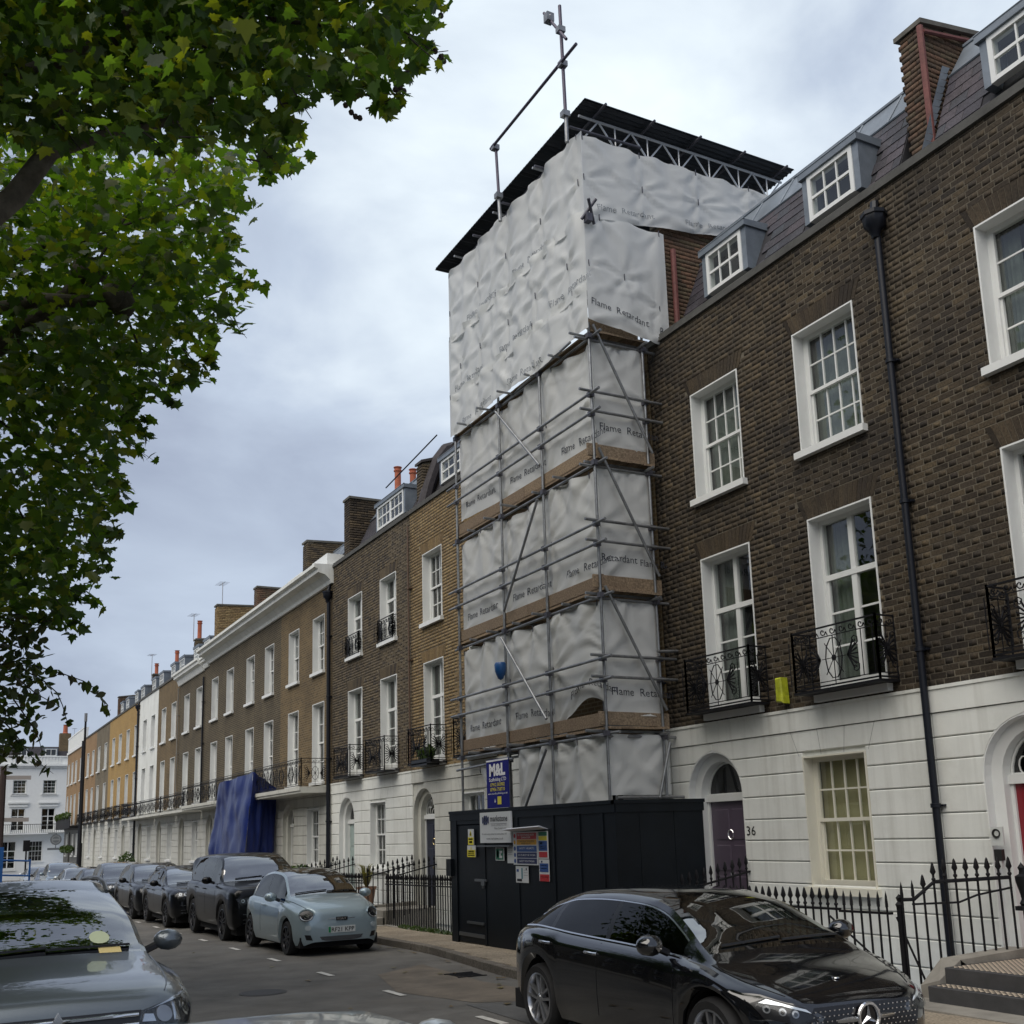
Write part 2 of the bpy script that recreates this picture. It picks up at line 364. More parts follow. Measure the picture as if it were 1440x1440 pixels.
def interp(tab, x, smooth=True):
    if x <= tab[0][0]: return tab[0][1]
    for (a, p), (b, q) in zip(tab, tab[1:]):
        if x <= b:
            t = (x-a)/(b-a); return p+(q-p)*t
    return tab[-1][1]
# ------------------------------------------------------------------ the setting
FX = 10.35            # the line of the facades
RX = 9.08             # the line of the railings
def kx(Y): return 7.12+.62*smoothstep(12.6, 18.6, Y)      # right-hand kerb
def asphalt_mat():
    m = mat('asphalt', (.155, .148, .134), rough=.82, var=.3, vs=1.3, bump=1.0, bs=150, dirt=((.175, .155, .13), .6, .5), spec=.3)
    return m
def strip(name, xs, Ys, dz, m, skirt=None):
    """a sheet between two lines running up the street; xs = (fx0, fx1)"""
    V = []; F = []
    for i, y in enumerate(Ys):
        V += [(xs[0](y), y, zg(y)+dz), (xs[1](y), y, zg(y)+dz)]
        if i: F.append((2*i-2, 2*i-1, 2*i+1, 2*i))
    b = MB(); b.add(V, F); return b.build(name, m)
YS = [-60, -20, -5, 0, 4, 8, 10, 12, 12.6, 13.5, 14.5, 15.5, 16.5, 17.5, 18.6, 20, 25, 30, 40, 60, 80, 100, 111.5]
b = MB()
for x0, x1 in ((-400, 9.2), (17, 500)):
    for (ya, yb) in ((-60, 130),):
        b.add([(x0, ya, zg(ya)-.03), (x1, ya, zg(ya)-.03), (x1, yb, zg(yb)-.03), (x0, yb, zg(yb)-.03)], [(0, 1, 2, 3)])
b.add([(-400, 130, zg(130)-.03), (500, 130, zg(130)-.03), (500, 900, zg(130)-.03), (-400, 900, zg(130)-.03)], [(0, 1, 2, 3)])
b.add([(-400, -900, zg(-60)-.03), (500, -900, zg(-60)-.03), (500, -60, zg(-60)-.03), (-400, -60, zg(-60)-.03)], [(0, 1, 2, 3)])
tag(b.build('ground', mat('ground', (.07, .068, .062), .9, var=.2)), kind='structure')
road = tag(strip('road', (lambda y: -.42, lambda y: kx(y)), YS, 0, asphalt_mat()), kind='structure')
# a brownish worn patch and a darker reinstated trench in the asphalt
b = MB(); pts = [(6.9, 11.2), (6.7, 13.6), (6.95, 16.2), (5.9, 15.4), (5.4, 13.4), (5.75, 11.9)]
b.add([(x, y, zg(y)+.004) for x, y in pts], [tuple(range(6))])
b.build('road_patch', mat('asphalt_worn', (.18, .15, .115), .85, var=.25, vs=2, bump=.9, bs=150, dirt=((.08, .072, .06), .6, 1.2)), road)
b = MB(); pts = [(6.6, 6.5), (6.85, 11.4), (5.6, 11.8), (5.35, 6.5)]
b.add([(x, y, zg(y)+.006) for x, y in pts], [(0, 1, 2, 3)])
b.build('road_patch', mat('asphalt_dark', (.105, .104, .10), .8, var=.2, vs=2, bump=.9, bs=150), road)
b = MB(); b.box(-.3, .3, -.05, .05, 0, .001); mk = None
mw = mat('road_paint', (.62, .6, .55), .7, var=.15, vs=8, dirt=((.2, .19, .17), .5, 14))
for i in range(26):
    y = 5.15+2.72*i; x = 5.32
    if mk is None:
        b = MB(); b.box(-.045, .045, -.31, .31, 0, .002); mk = b.build('bay_marking', mw, road, loc=(x, y, zg(y)+.004)); o = mk
    else:
        o = mk.copy(); COL.objects.link(o)
    o.location = (x, y, zg(y)+.009); o.rotation_euler = (-.011, 0, 0)
# pavement: bedding sheet, kerb stones, flags
pav = tag(strip('pavement', (lambda y: kx(y)+.02, lambda y: 9.2), YS, .1, mat('paving_bed', (.1, .09, .075), .9, var=.2)), kind='structure')
lpav = tag(strip('left_pavement', (lambda y: -6, lambda y: -.42), YS, .12, mat('flagstone_left', (.17, .155, .13), .85, var=.2, bump=.4)), kind='structure')
kerbm = ramp_mat('kerb_stone', [(.16, .14, .115), (.2, .18, .15), (.13, .115, .095)], 'object', stain=.5, ss=2, stainc=(.06, .05, .04))
flagm = ramp_mat('flagstone', [(.25, .21, .155), (.30, .25, .185), (.27, .23, .175), (.33, .28, .21), (.24, .20, .15)], 'object', stain=.42, ss=1.5, stainc=(.13, .098, .066), bump=.35)
y = 2.0
while y < 70:
    ln = .92; x = kx(y+ln/2)
    b = MB() if 'kerb' not in _unit else None
    if b is not None:
        b.cprism([(-.455, -.075), (.455, -.075), (.455, .075), (-.455, .075)], lambda u, v, w: (v, u, -w), 0, .25, .012)
        me = bpy.data.meshes.new('kerb_stone'); me.from_pydata(b.v, [], b.f); fin(me, kerbm); _unit['kerb'] = me
    o = link('kerb_stone', _unit['kerb'], pav, (x+.075, y+ln/2, zg(y+ln/2)+.122+random.uniform(-.003, .003)))
    o.rotation_euler = (-.011, 0, math.atan2(kx(y)-kx(y+ln), ln)); y += ln
for r in range(3):
    y = 3.0-[0, .31, .13][r]; ly = [.92, .78, .66][r]
    while y < 40:
        x0 = kx(y+ly/2)+.155; wd = (9.19-x0); xa = x0+wd*[0, .36, .66][r]; xb = x0+wd*[.36, .66, 1][r]
        key = ('flag', round(xb-xa, 2), ly)
        if key not in _unit:
            b = MB(); a = (xb-xa)/2-.004; c = ly/2-.004
            b.cprism([(-c, -a), (c, -a), (c, a), (-c, a)], lambda u, v, w: (v, u, -w), 0, .06, .004)
            me = bpy.data.meshes.new('paving_slab'); me.from_pydata(b.v, [], b.f); fin(me, flagm); _unit[key] = me
        o = link('paving_slab', _unit[key], pav, ((xa+xb)/2, y+ly/2, zg(y+ly/2)+.121+random.uniform(-.002, .002))); o.rotation_euler = (-.011, 0, 0)
        y += ly
b = MB(); b.box(9.2, 10.6, 2, 103, -2.5, -2.4); b.box(9.18, 9.22, 2, 103, -2.4, -.9)
tag(b.build('lightwell', mat('area_floor', (.09, .085, .08), .9, var=.2)), kind='structure')
# ------------------------------------------------------------------ houses
WHITE = mat('white_paint', (.74, .755, .74), .45, var=.035, vs=4, bump=.04, bs=60)
CREAM = mat('cream_frame', (.72, .70, .60), .5)
STUC = mat('stucco', (.76, .775, .735), .6, var=.06, vs=1.3, bump=.12, bs=25, dirt=((.46, .46, .41), .4, 1.1), streak=((.40, .395, .35), .4))
STUCG = mat('stucco_grey', (.55, .55, .50), .65, var=.1, vs=1, bump=.12, bs=25, dirt=((.34, .33, .28), .45, .8), streak=((.3, .29, .25), .5))
IRON = mat('iron', (.009, .009, .011), .55, spec=.22, var=.2, vs=20, bump=.15, bs=90)
PIPE = mat('pipe_paint', (.009, .011, .017), .4, spec=.3)
MORT = mat('mortar', (.125, .108, .08), .95, var=.3, vs=4, bump=.5, bs=120, dirt=((.035, .03, .026), .8, .9))
MORTY = mat('mortar_buff', (.2, .17, .12), .95, var=.25, vs=5, bump=.5, bs=120)
LEAD = mat('lead', (.17, .20, .235), .5, metal=.25, var=.2, vs=2.5, bump=.15, bs=8, dirt=((.3, .33, .37), .4, 3))
SLATEM = ramp_mat('slate', [(.042, .043, .054), (.062, .055, .068), (.05, .056, .068), (.078, .066, .078), (.045, .042, .05)], 'object', rough=.6, stain=.35, ss=2)
SLATEF = brick_tex('slate_far', [(.05, .05, .06), (.075, .07, .082)], (.025, .025, .03))
POT = mat('terracotta', (.36, .10, .05), .8, var=.2, vs=6, bump=.2)
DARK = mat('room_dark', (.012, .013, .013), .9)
ROOM = mat('room_wall', (.055, .055, .05), .9)
CURT = mat('curtain', (.17, .195, .175), .9, var=.1, vs=8)
BLIND = mat('blind', (.46, .42, .25), .8, var=.05, vs=3)
GLASS = glass_mat('window_glass', (.93, .95, .94), base=.06, gain=1.0)
DARKB = [(.024, .018, .0125), (.054, .040, .025), (.074, .055, .034), (.036, .027, .019), (.098, .073, .043), (.03, .0235, .018), (.062, .047, .032)]
BRK = {'dark': (ramp_mat('brick_dark', DARKB, 'island', stain=.55, ss=.9, stainc=(.014, .013, .013), pale=(.085, .068, .045)), ramp_mat('brick_dark_single', DARKB, 'object', stain=.55, ss=.9, stainc=(.014, .013, .013), pale=(.085, .068, .045)), MORT)}
BROWN = [(.065, .05, .033), (.10, .078, .05), (.12, .092, .056), (.075, .058, .04), (.045, .037, .03)]
BRK['brown'] = (ramp_mat('brick_brown', BROWN, 'island', stain=.3), ramp_mat('brick_brown_single', BROWN, 'object', stain=.3), MORTY)
OCHRE = [(.18, .125, .06), (.23, .16, .075), (.14, .095, .048), (.26, .19, .095), (.19, .13, .07)]
BRK['ochre'] = (ramp_mat('brick_ochre', OCHRE, 'island', stain=.25, stainc=(.07, .05, .03)), ramp_mat('brick_ochre_single', OCHRE, 'object', stain=.25, stainc=(.07, .05, .03)), MORTY)
RED = [(.125, .078, .05), (.10, .068, .045), (.15, .085, .055), (.08, .058, .042), (.13, .1, .06)]
BRK['red'] = (ramp_mat('brick_red', RED, 'island', stain=.35), ramp_mat('brick_red_single', RED, 'object', stain=.35), MORT)
TEX = {'umber': brick_tex('brick_far_umber', [(.165, .112, .054), (.10, .07, .038)], (.2, .16, .10)),
       'dark': brick_tex('brick_far_dark', [(.092, .072, .044), (.05, .04, .028)], (.17, .145, .10)),
       'gold': brick_tex('brick_far_gold', [(.40, .25, .075), (.31, .19, .06)], (.34, .25, .13), stain=.18, stainc=(.16, .1, .05)),
       'tan': brick_tex('brick_far_tan', [(.30, .18, .085), (.23, .14, .07)], (.28, .2, .12), stain=.2),
       'grey': brick_tex('brick_far_grey', [(.17, .145, .10), (.13, .11, .08)], (.2, .17, .12))}
BZ0, BZ1 = 3.13, 3.44            # band course over the ground floor
H1 = (3.56, 5.97); H2 = (6.93, 8.68); PAR = 10.05; G0 = (1.08, 2.78)
GZ = [-.1, .21, .53, .82, 1.11, 1.40, 1.68, 1.97, 2.28, 2.58, 2.84, BZ0]
WIN = {}
def P(mb, x0, x1, y0, y1, z0, z1, mi=0): mb.box(x0, x1, y0, y1, z0, z1, mi)
def window(root, yc, z0, w, h, style, rev=.17, X=None, lin=True, sill=True, dress='dark', name='window'):
    """opening yc, z0, w wide, h high: white reveal and frame (the part), panes, glazing bars, sill, what stands behind (sub-parts)"""
    X = FX if X is None else X
    key = (round(w, 3), round(h, 3), style, rev, lin, sill, dress)
    loc = Vector((X, yc, z0))-wloc(root)
    if key in WIN:
        c = copy_tree(WIN[key], root); c.location = loc; return c
    fm = CREAM if style.endswith('c') else WHITE
    st = style.rstrip('c')
    b = MB(); a = w/2; fr = .055
    if lin:       # white-painted reveal with a thin edge standing proud of the brick
        P(b, -.018, rev+.05, -a, -a+.022, 0, h); P(b, -.018, rev+.05, a-.022, a, 0, h); P(b, -.018, rev+.05, -a+.022, a-.022, h-.022, h)
    P(b, rev, rev+.08, -a+.022, -a+.022+fr, 0, h-.022); P(b, rev, rev+.08, a-.022-fr, a-.022, 0, h-.022)
    P(b, rev, rev+.08, -a+.022+fr, a-.022-fr, h-.022-fr, h-.022); P(b, rev, rev+.08, -a+.022+fr, a-.022-fr, 0, fr+.03)
    y0, y1, za, zb = -a+.022+fr, a-.022-fr, fr+.03, h-.022-fr
    bars = MB(); pans = []
    def grid(ya, yb, c0, c1, cols, rows, x, bw=.022):
        for i in range(1, cols):
            q = ya+(yb-ya)*i/cols; P(bars, x, x+.028, q-bw/2, q+bw/2, c0, c1)
        for j in range(1, rows):
            q = c0+(c1-c0)*j/rows; P(bars, x+.002, x+.026, ya, yb, q-bw/2, q+bw/2)
        for i in range(cols):
            for j in range(rows):
                pans.append((x+.013, ya+(yb-ya)*i/cols, ya+(yb-ya)*(i+1)/cols, c0+(c1-c0)*j/rows, c0+(c1-c0)*(j+1)/rows))
    xs = rev+.022
    if st.startswith('s'):        # sash: columns, rows upper, rows lower
        c, ru, rl = (int(v) for v in st[1:4]); zm = za+(zb-za)*.5
        P(b, rev+.004, rev+.05, y0, y1, zm-.02, zm+.025)
        P(b, rev+.03, rev+.07, y0, y0+.03, za, zm-.02); P(b, rev+.03, rev+.07, y1-.03, y1, za, zm-.02)
        P(b, rev+.004, rev+.05, y0, y0+.03, zm+.025, zb); P(b, rev+.004, rev+.05, y1-.03, y1, zm+.025, zb)
        grid(y0+.03, y1-.03, zm+.025, zb, c, ru, xs); grid(y0+.03, y1-.03, za, zm-.02, c, rl, xs+.03)
    else:                         # french casement with transom lights: fN rows below
        n = int(st[1:2]); zt = za+(zb-za)*.665
        P(b, rev-.006, rev+.07, y0, y1, zt-.04, zt+.035)
        P(b, rev+.004, rev+.06, -.045, .045, za, zt-.04); P(b, rev+.004, rev+.06, -.04, .04, zt+.035, zb)
        for (u, v) in ((y0, -.045), (.045, y1)):
            P(b, rev+.012, rev+.055, u, u+.035 if u < 0 else u+.002, za, zt-.04); P(b, rev+.012, rev+.055, v-(.035 if v > 0 else .002), v, za, zt-.04)
            P(b, rev+.014, rev+.054, u, v, za, za+.1)
            grid(u+.01, v-.01, za+.1, zt-.04, 1, n, xs, .026); grid(u, v, zt+.035, zb, 1, 1, xs)
    me = bpy.data.meshes.new(name); me.from_pydata(b.v, [], b.f); fin(me, fm)
    o = link(name, me, root, loc)
    if bars.v: bars.build('glazing_bar', fm, o, local=True)
    pm = {}
    for x, ya, yb, c0, c1 in pans:
        k = (round(yb-ya, 3), round(c1-c0, 3))
        if k not in pm:
            q = MB(); q.box(0, .005, -(yb-ya)/2, (yb-ya)/2, -(c1-c0)/2, (c1-c0)/2); mm = bpy.data.meshes.new('pane'); mm.from_pydata(q.v, [], q.f); fin(mm, GLASS); pm[k] = mm
        link('pane', pm[k], o, (x, (ya+yb)/2, (c0+c1)/2))
    if sill:
        q = MB(); q.box(-.10, rev+.05, -a-.06, a+.06, -.095, 0)
        q.build('sill', fm, o, local=True)
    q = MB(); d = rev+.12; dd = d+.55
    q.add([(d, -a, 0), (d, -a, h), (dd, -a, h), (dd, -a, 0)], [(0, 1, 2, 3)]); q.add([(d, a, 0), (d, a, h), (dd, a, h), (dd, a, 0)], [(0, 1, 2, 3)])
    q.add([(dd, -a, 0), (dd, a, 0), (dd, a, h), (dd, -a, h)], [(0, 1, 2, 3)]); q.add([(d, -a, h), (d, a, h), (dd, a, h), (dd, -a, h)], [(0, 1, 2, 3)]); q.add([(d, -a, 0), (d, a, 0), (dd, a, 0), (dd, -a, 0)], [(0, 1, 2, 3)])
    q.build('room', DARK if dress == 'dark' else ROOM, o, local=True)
    if dress in ('curtain', 'net', 'half'):
        q = MB()
        for s in ((-1, 1) if dress != 'half' else (1,)):
            wd = w*(.26 if dress == 'curtain' else .42 if dress == 'half' else .5); n = 14
            vs = []
            for i in range(n+1):
                yy = s*(a-.02-wd*i/n); xx = d+.06+.022*sin(i*2.3)
                vs += [(xx, yy, .02), (xx, yy, h-.03)]
            q.add(vs, [(2*i, 2*i+1, 2*i+3, 2*i+2) for i in range(n)])
        q.build('curtain', CURT, o, local=True)
    if dress == 'blind':
        q = MB(); q.box(d+.02, d+.03, -a+.03, a-.03, .03, h-.03); q.build('blind', BLIND, o, local=True)
    WIN[key] = o
    return o
def cells(y0, y1, z0, z1, ops):
    """rectangles of wall left round the openings"""
    ys = sorted({y0, y1, *[v for q in ops for v in q[:2] if y0 < v < y1]}); zs = sorted({z0, z1, *[v for q in ops for v in q[2:] if z0 < v < z1]})
    res = []
    for za, zb in zip(zs, zs[1:]):
        run = None
        for ya, yb in zip(ys, ys[1:]):
            c = ((ya+yb)/2, (za+zb)/2)
            if any(q[0] < c[0] < q[1] and q[2] < c[1] < q[3] for q in ops):
                if run: res.append((*run, za, zb)); run = None
            else: run = (run[0], yb) if run else (ya, yb)
        if run: res.append((*run, za, zb))
    return res
def brickwork(root, y0, y1, z0, z1, ops, kind, X=FX, singles=300, flats=()):
    """flemish bond laid brick by brick; the 300 that show largest are objects of their own"""
    isl, obm, mo = BRK[kind]
    rows = []; r = 0; z = z0
    while z < z1-.02:
        zt = min(z+.066, z1); y = y0-(.16 if r % 2 else 0); st = True
        while y < y1:
            ln = .217 if st else .105; st = not st
            segs = [(max(y, y0), min(y+ln, y1))]; y += ln+.0125
            for q in ops:
                if q[2] < zt-.01 and q[3] > z+.01:
                    ns = []
                    for a, c in segs:
                        if c <= q[0] or a >= q[1]: ns.append((a, c))
                        else:
                            if a < q[0]-.015: ns.append((a, q[0]))
                            if c > q[1]+.015: ns.append((q[1], c))
                    segs = ns
            for a, c in segs:
                if c-a > .03:
                    zm = (z+zt)/2; ym = (a+c)/2
                    if any(f[2] < zm < f[3] and abs(ym-f[0]) < f[1]+(zm-f[2])*.42 for f in flats): continue
                    rows.append((a, c, z, zt))
        z += .0765; r += 1
    ev = []; full = []
    for i, (a, c, za, zb) in enumerate(rows):
        if abs(c-a-.217) < .004 or abs(c-a-.105) < .004:
            if zb-za > .06:
                x_, y_, d_ = px((X, (a+c)/2, (za+zb)/2))
                if 0 < x_ < 1440 and 0 < y_ < 1440: full.append((d_*(1 if c-a > .15 else 1.25), i))
    full.sort(); pick = set(i for _, i in full[:singles])
    for i, (a, c, za, zb) in enumerate(rows):
        j = random.uniform(-.0016, .0016)
        if i in pick:
            ln = .217 if c-a > .15 else .105
            o = link('brick', unit_box('brick', kind, .03, ln, .066, obm), root, Vector((X-.008+j, (a+c)/2, (za+zb)/2))-wloc(root))
            o.rotation_euler = (random.uniform(-.006, .006), 0, random.uniform(-.01, .01))
        else: ev.append((X-.008+j, X+.02, a+random.uniform(-.002, .002), c+random.uniform(-.002, .002), za, zb))
    for f in flats:        # flat arches of rubbed bricks on end
        n = 17
        mbv = MB()
        for i in range(n):
            t0 = -1+2*i/n; t1 = -1+2*(i+1)/n; g = .006
            wb, wt = f[1]+.05, f[1]+.05+(f[3]-f[2])*.42
            mbv.prism([(f[0]+wb*t0+g, f[2]+.004), (f[0]+wb*t1-g, f[2]+.004), (f[0]+wt*t1-g, f[3]-.004), (f[0]+wt*t0+g, f[3]-.004)], lambda u, v, w: (w, u, v), X-.012+random.uniform(-.002, .002), X+.02)
        o = mbv.build('lintel_brick', isl, root); o['kind'] = 'stuff'
    o = boxes('brick', ev, isl, root); o['kind'] = 'stuff'
def circ(yc, zc, r, a0, a1, n): return [(yc+r*cos(a0+(a1-a0)*i/n), zc+r*sin(a0+(a1-a0)*i/n)) for i in range(n+1)]
def ground_floor(root, y0, y1, wins, doors, m, X=FX, fine=True, zbase=-.4):
    """stucco courses with V joints between openings; round-arched doorways"""
    fn = lambda u, v, w: (w, u, v)
    b = MB()
    ops = [(a, c, za, zb) for a, c, za, zb in wins]+[(d-r-.04, d+r+.04, -3, zc+r+.02) for d, r, zc in doors]
    for (a, c, za, zb) in cells(y0, y1, -2.6, BZ0, ops): b.box(X+.03, X+.3, a, c, za, zb)
    # fill behind the arch heads and round the doorways
    for d, r, zc in doors:
        arc = circ(d, zc, r, 0, pi, 14)
        b.prism([(d+r+.04, zc), (d+r+.04, zc+r+.02), (d, zc+r+.02)]+[(d+r*cos(t), zc+r*sin(t)) for t in [pi/2*(1-i/7) for i in range(8)]], fn, X+.03, X+.24)
        b.prism([(d-r-.04, zc), (d-r-.04, zc+r+.02), (d, zc+r+.02)]+[(d-r*cos(t), zc+r*sin(t)) for t in [pi/2*(1-i/7) for i in range(8)]], fn, X+.03, X+.24)
    b.build('wall', m, root)
    blk = []
    gz = GZ if zbase < -.3 else [g for g in GZ if g >= zbase]
    J = .0055
    for k in range(len(gz)-1):
        zl, zu = gz[k]+J, gz[k+1]-J
        top = gz[k+1] == BZ0
        edges = [(y0+.003, 'n', None)]
        its = sorted([(a, c, 'w', (za, zb)) for a, c, za, zb in wins if za < zu-.03 and zb > zl+.06]+[(d-r, d+r, 'd', (d, r, zc)) for d, r, zc in doors if zl < zc+r-.02])
        cur = y0+.003; curd = None
        spans = []
        for a, c, t, dat in its:
            spans.append((cur, curd, a, dat if t == 'd' else None)); cur = c; curd = dat if t == 'd' else None
        spans.append((cur, curd, y1-.003, None))
        for ya, da, yb, db in spans:
            if yb-ya < .05: continue
            poly = []
            def arcside(d, sgn):
                dc, r, zc = d; pts = []
                kz0 = zl; kz1 = zu
                # joints bend towards the centre of the arch near it
                n = 5
                for i in range(n+1):
                    zz = zl+(zu-zl)*i/n
                    if zz <= zc: pts.append((dc+sgn*r, zz))
                    elif zz-zc < r: pts.append((dc+sgn*math.sqrt(max(0, r*r-(zz-zc)**2)), zz))
                    else: pts.append((dc, zz))
                return pts
            lo = [(ya, zl)] if da is None else None
            left = [(ya, zl), (ya, zu)] if da is None else arcside(da, 1)
            right = [(yb, zl), (yb, zu)] if db is None else arcside(db, -1)
            poly = [left[0]]+right+left[1:][::-1]
            if top:
                for a, c, za, zb in wins:
                    pass
            pl = []
            for q in poly:
                if not pl or (abs(q[0]-pl[-1][0])+abs(q[1]-pl[-1][1])) > .004: pl.append(q)
            blk.append(pl)
    for pl in blk:
        q = MB(); q.cprism(pl, fn, X-.012, X+.03, .011 if fine else .009)
        q.build('stucco_course', m, root)
    q = MB(); q.box(X-.03, X+.3, y0, y1, BZ0+.002, BZ1-.04); q.box(X-.045, X+.3, y0, y1, BZ1-.04, BZ1)
    q.build('band_course', m, root)
    if fine:                  # fan joints over the window heads
        q = MB()
        for a, c, za, zb in wins:
            yc = (a+c)/2
            for t in (-1.28, -.42, .42, 1.28):
                w0 = (c-a)/2; q.add([(X-.0135, yc+w0*t*.86-.004, zb+.01), (X-.0135, yc+w0*t*.86+.004, zb+.01), (X-.0135, yc+w0*t*1.05+.004, BZ0), (X-.0135, yc+w0*t*1.05-.004, BZ0)], [(0, 1, 2, 3)])
        if q.v: q.build('stucco_joint', mat('stucco_joint', (.3, .31, .3), .8), root)
def doorway(root, d, r, zc, col, X=FX, zsill=.4, m=STUC, fan='plain', colname=None, knock=True):
    fn = lambda u, v, w: (w, u, v)
    b = MB(); xr = X+.2; n = 16
    # splayed outer reveal, stepped inner arch
    for rr, xa, xb, ri in ((r, X-.004, xr, r-.0), (r, xr, xr+.06, r-.13)):
        pass
    rs = r; r = r-.006
    out = [(d+r, zsill-1.2), (d+r, zc)]+circ(d, zc, r, 0, pi, n)[1:]+[(d-r, zsill-1.2)]
    r2 = r-.13
    inn = [(d+r2, zsill-1.2), (d+r2, zc)]+circ(d, zc, r2, 0, pi, n)[1:]+[(d-r2, zsill-1.2)]
    k = len(out)
    ring = lambda pts, x: [(x, u, v) for u, v in pts]
    def band(A, B):
        b.add(A+B, [(i, i+1, k+i+1, k+i) for i in range(k-1)])
    ou2 = [(d+(u-d)*(r+.03)/r, v if v <= zc else zc+(v-zc)*(r+.03)/r) for u, v in out]
    band(ring(ou2, X+.01), ring(ou2, X-.006)); band(ring(ou2, X-.006), ring(out, X-.006)); band(ring(out, X-.006), ring(out, X+.11)); band(ring(out, X+.11), ring(inn, X+.13)); band(ring(inn, X+.13), ring(inn, X+.3))
    b.build('door_surround', WHITE if m is STUC else m, root)
    dw = r2-.04; zt = zc-.1
    q = MB(); xd = X+.27
    q.box(xd-.03, xd+.05, d-r2, d-dw, zsill, zt); q.box(xd-.03, xd+.05, d+dw, d+r2, zsill, zt)
    q.box(xd-.06, xd+.05, d-r2, d+r2, zt+.002, zc-.002)
    fr_ = q.build('door_frame', WHITE, root)
    fl = MB()
    fl.prism(circ(d, zc, r2-.012, 0, pi, 14), fn, xd+.005, xd+.01); fo = fl.build('fanlight', GLASS, root)
    fb = MB()
    fb.tube([(xd, u, v) for u, v in circ(d, zc, r2-.02, 0, pi, 14)], .018, 4); fb.tube([(xd, d-r2, zc+.012), (xd, d+r2, zc+.012)], .015, 4)
    if fan == 'loops':
        for i in range(5):
            a = pi*(i+.5)/5; c = (d+r2*.66*cos(a), zc+r2*.66*sin(a))
            fb.tube([(xd, c[0]+.06*cos(t)*1.1, c[1]+.1*sin(t)) for t in [2*pi*j/10 for j in range(11)]], .009, 4)
        fb.tube([(xd, u, v) for u, v in circ(d, zc, r2*.3, 0, pi, 8)], .009, 4)
    elif fan == 'rays':
        for i in range(1, 6): fb.tube([(xd, d, zc), (xd, d+r2*cos(pi*i/6), zc+r2*sin(pi*i/6))], .008, 4)
    fb.build('fanlight_bar', WHITE, fo)
    bk = MB(); bk.box(xd+.3, xd+.32, d-r2, d+r2, zsill, zc+r2); bk.build('hall', DARK, root)
    dm = mat('door_'+(colname or 'paint'), col, .35, var=.06, vs=4, coat=.2)
    dr = MB(); dr.box(xd, xd+.045, d-dw, d+dw, zsill, zt)
    for (ya, yb) in ((-dw+.09, -.035), (.035, dw-.09)):
        for za, zb in ((.12, .42), (.46, .66), (.70, .94)):
            h = zt-zsill
            dr.cprism([(d+ya, zsill+h*za), (d+yb, zsill+h*za), (d+yb, zsill+h*zb), (d+ya, zsill+h*zb)], fn, xd-.014, xd, .013)
    do = dr.build('door', dm, root)
    BR = mat('brass', (.75, .62, .35), .25, metal=1)
    kb = MB()
    kb.lathe([(0, -.06), (.03, -.05), (.035, -.03), (.012, -.01), (.012, 0)], (xd, d, zsill+(zt-zsill)*.44), 8, 'x')
    if knock:
        kb.tube([(xd-.02-.015*sin(t), d+.045*sin(t*1.0)*1.0, zsill+(zt-zsill)*.74+.07*cos(t)) for t in [2*pi*j/10 for j in range(11)]], .009, 5)
    kb.build('door_knocker', BR if colname != 'purple' else mat('chrome', (.7, .7, .7), .15, metal=1), do)
def downpipe(root, y, z0, z1, X=FX, r=.045, hopper=True, m=PIPE):
    b = MB(); b.tube([(X-.09, y, z0), (X-.09, y, z1)], r, 10)
    z = z0+.8
    while z < z1:
        b.lathe([(r, 0), (r+.016, .005), (r+.016, .05), (r, .055)], (X-.09, y, z), 10); b.box(X-.06, X+.01, y-.085, y+.085, z+.015, z+.04); z += 1.83
    if hopper:
        b.lathe([(r, 0), (.08, .1), (.14, .16), (.15, .28), (.17, .29), (.17, .34), (.13, .34)], (X-.12, y, z1-.02), 8)
        b.tube([(X-.12, y, z1+.25), (X-.05, y+.04, z1+.5), (X+.1, y+.06, z1+.55)], .055, 8)
    return b.build('downpipe', m, root, smooth=40)
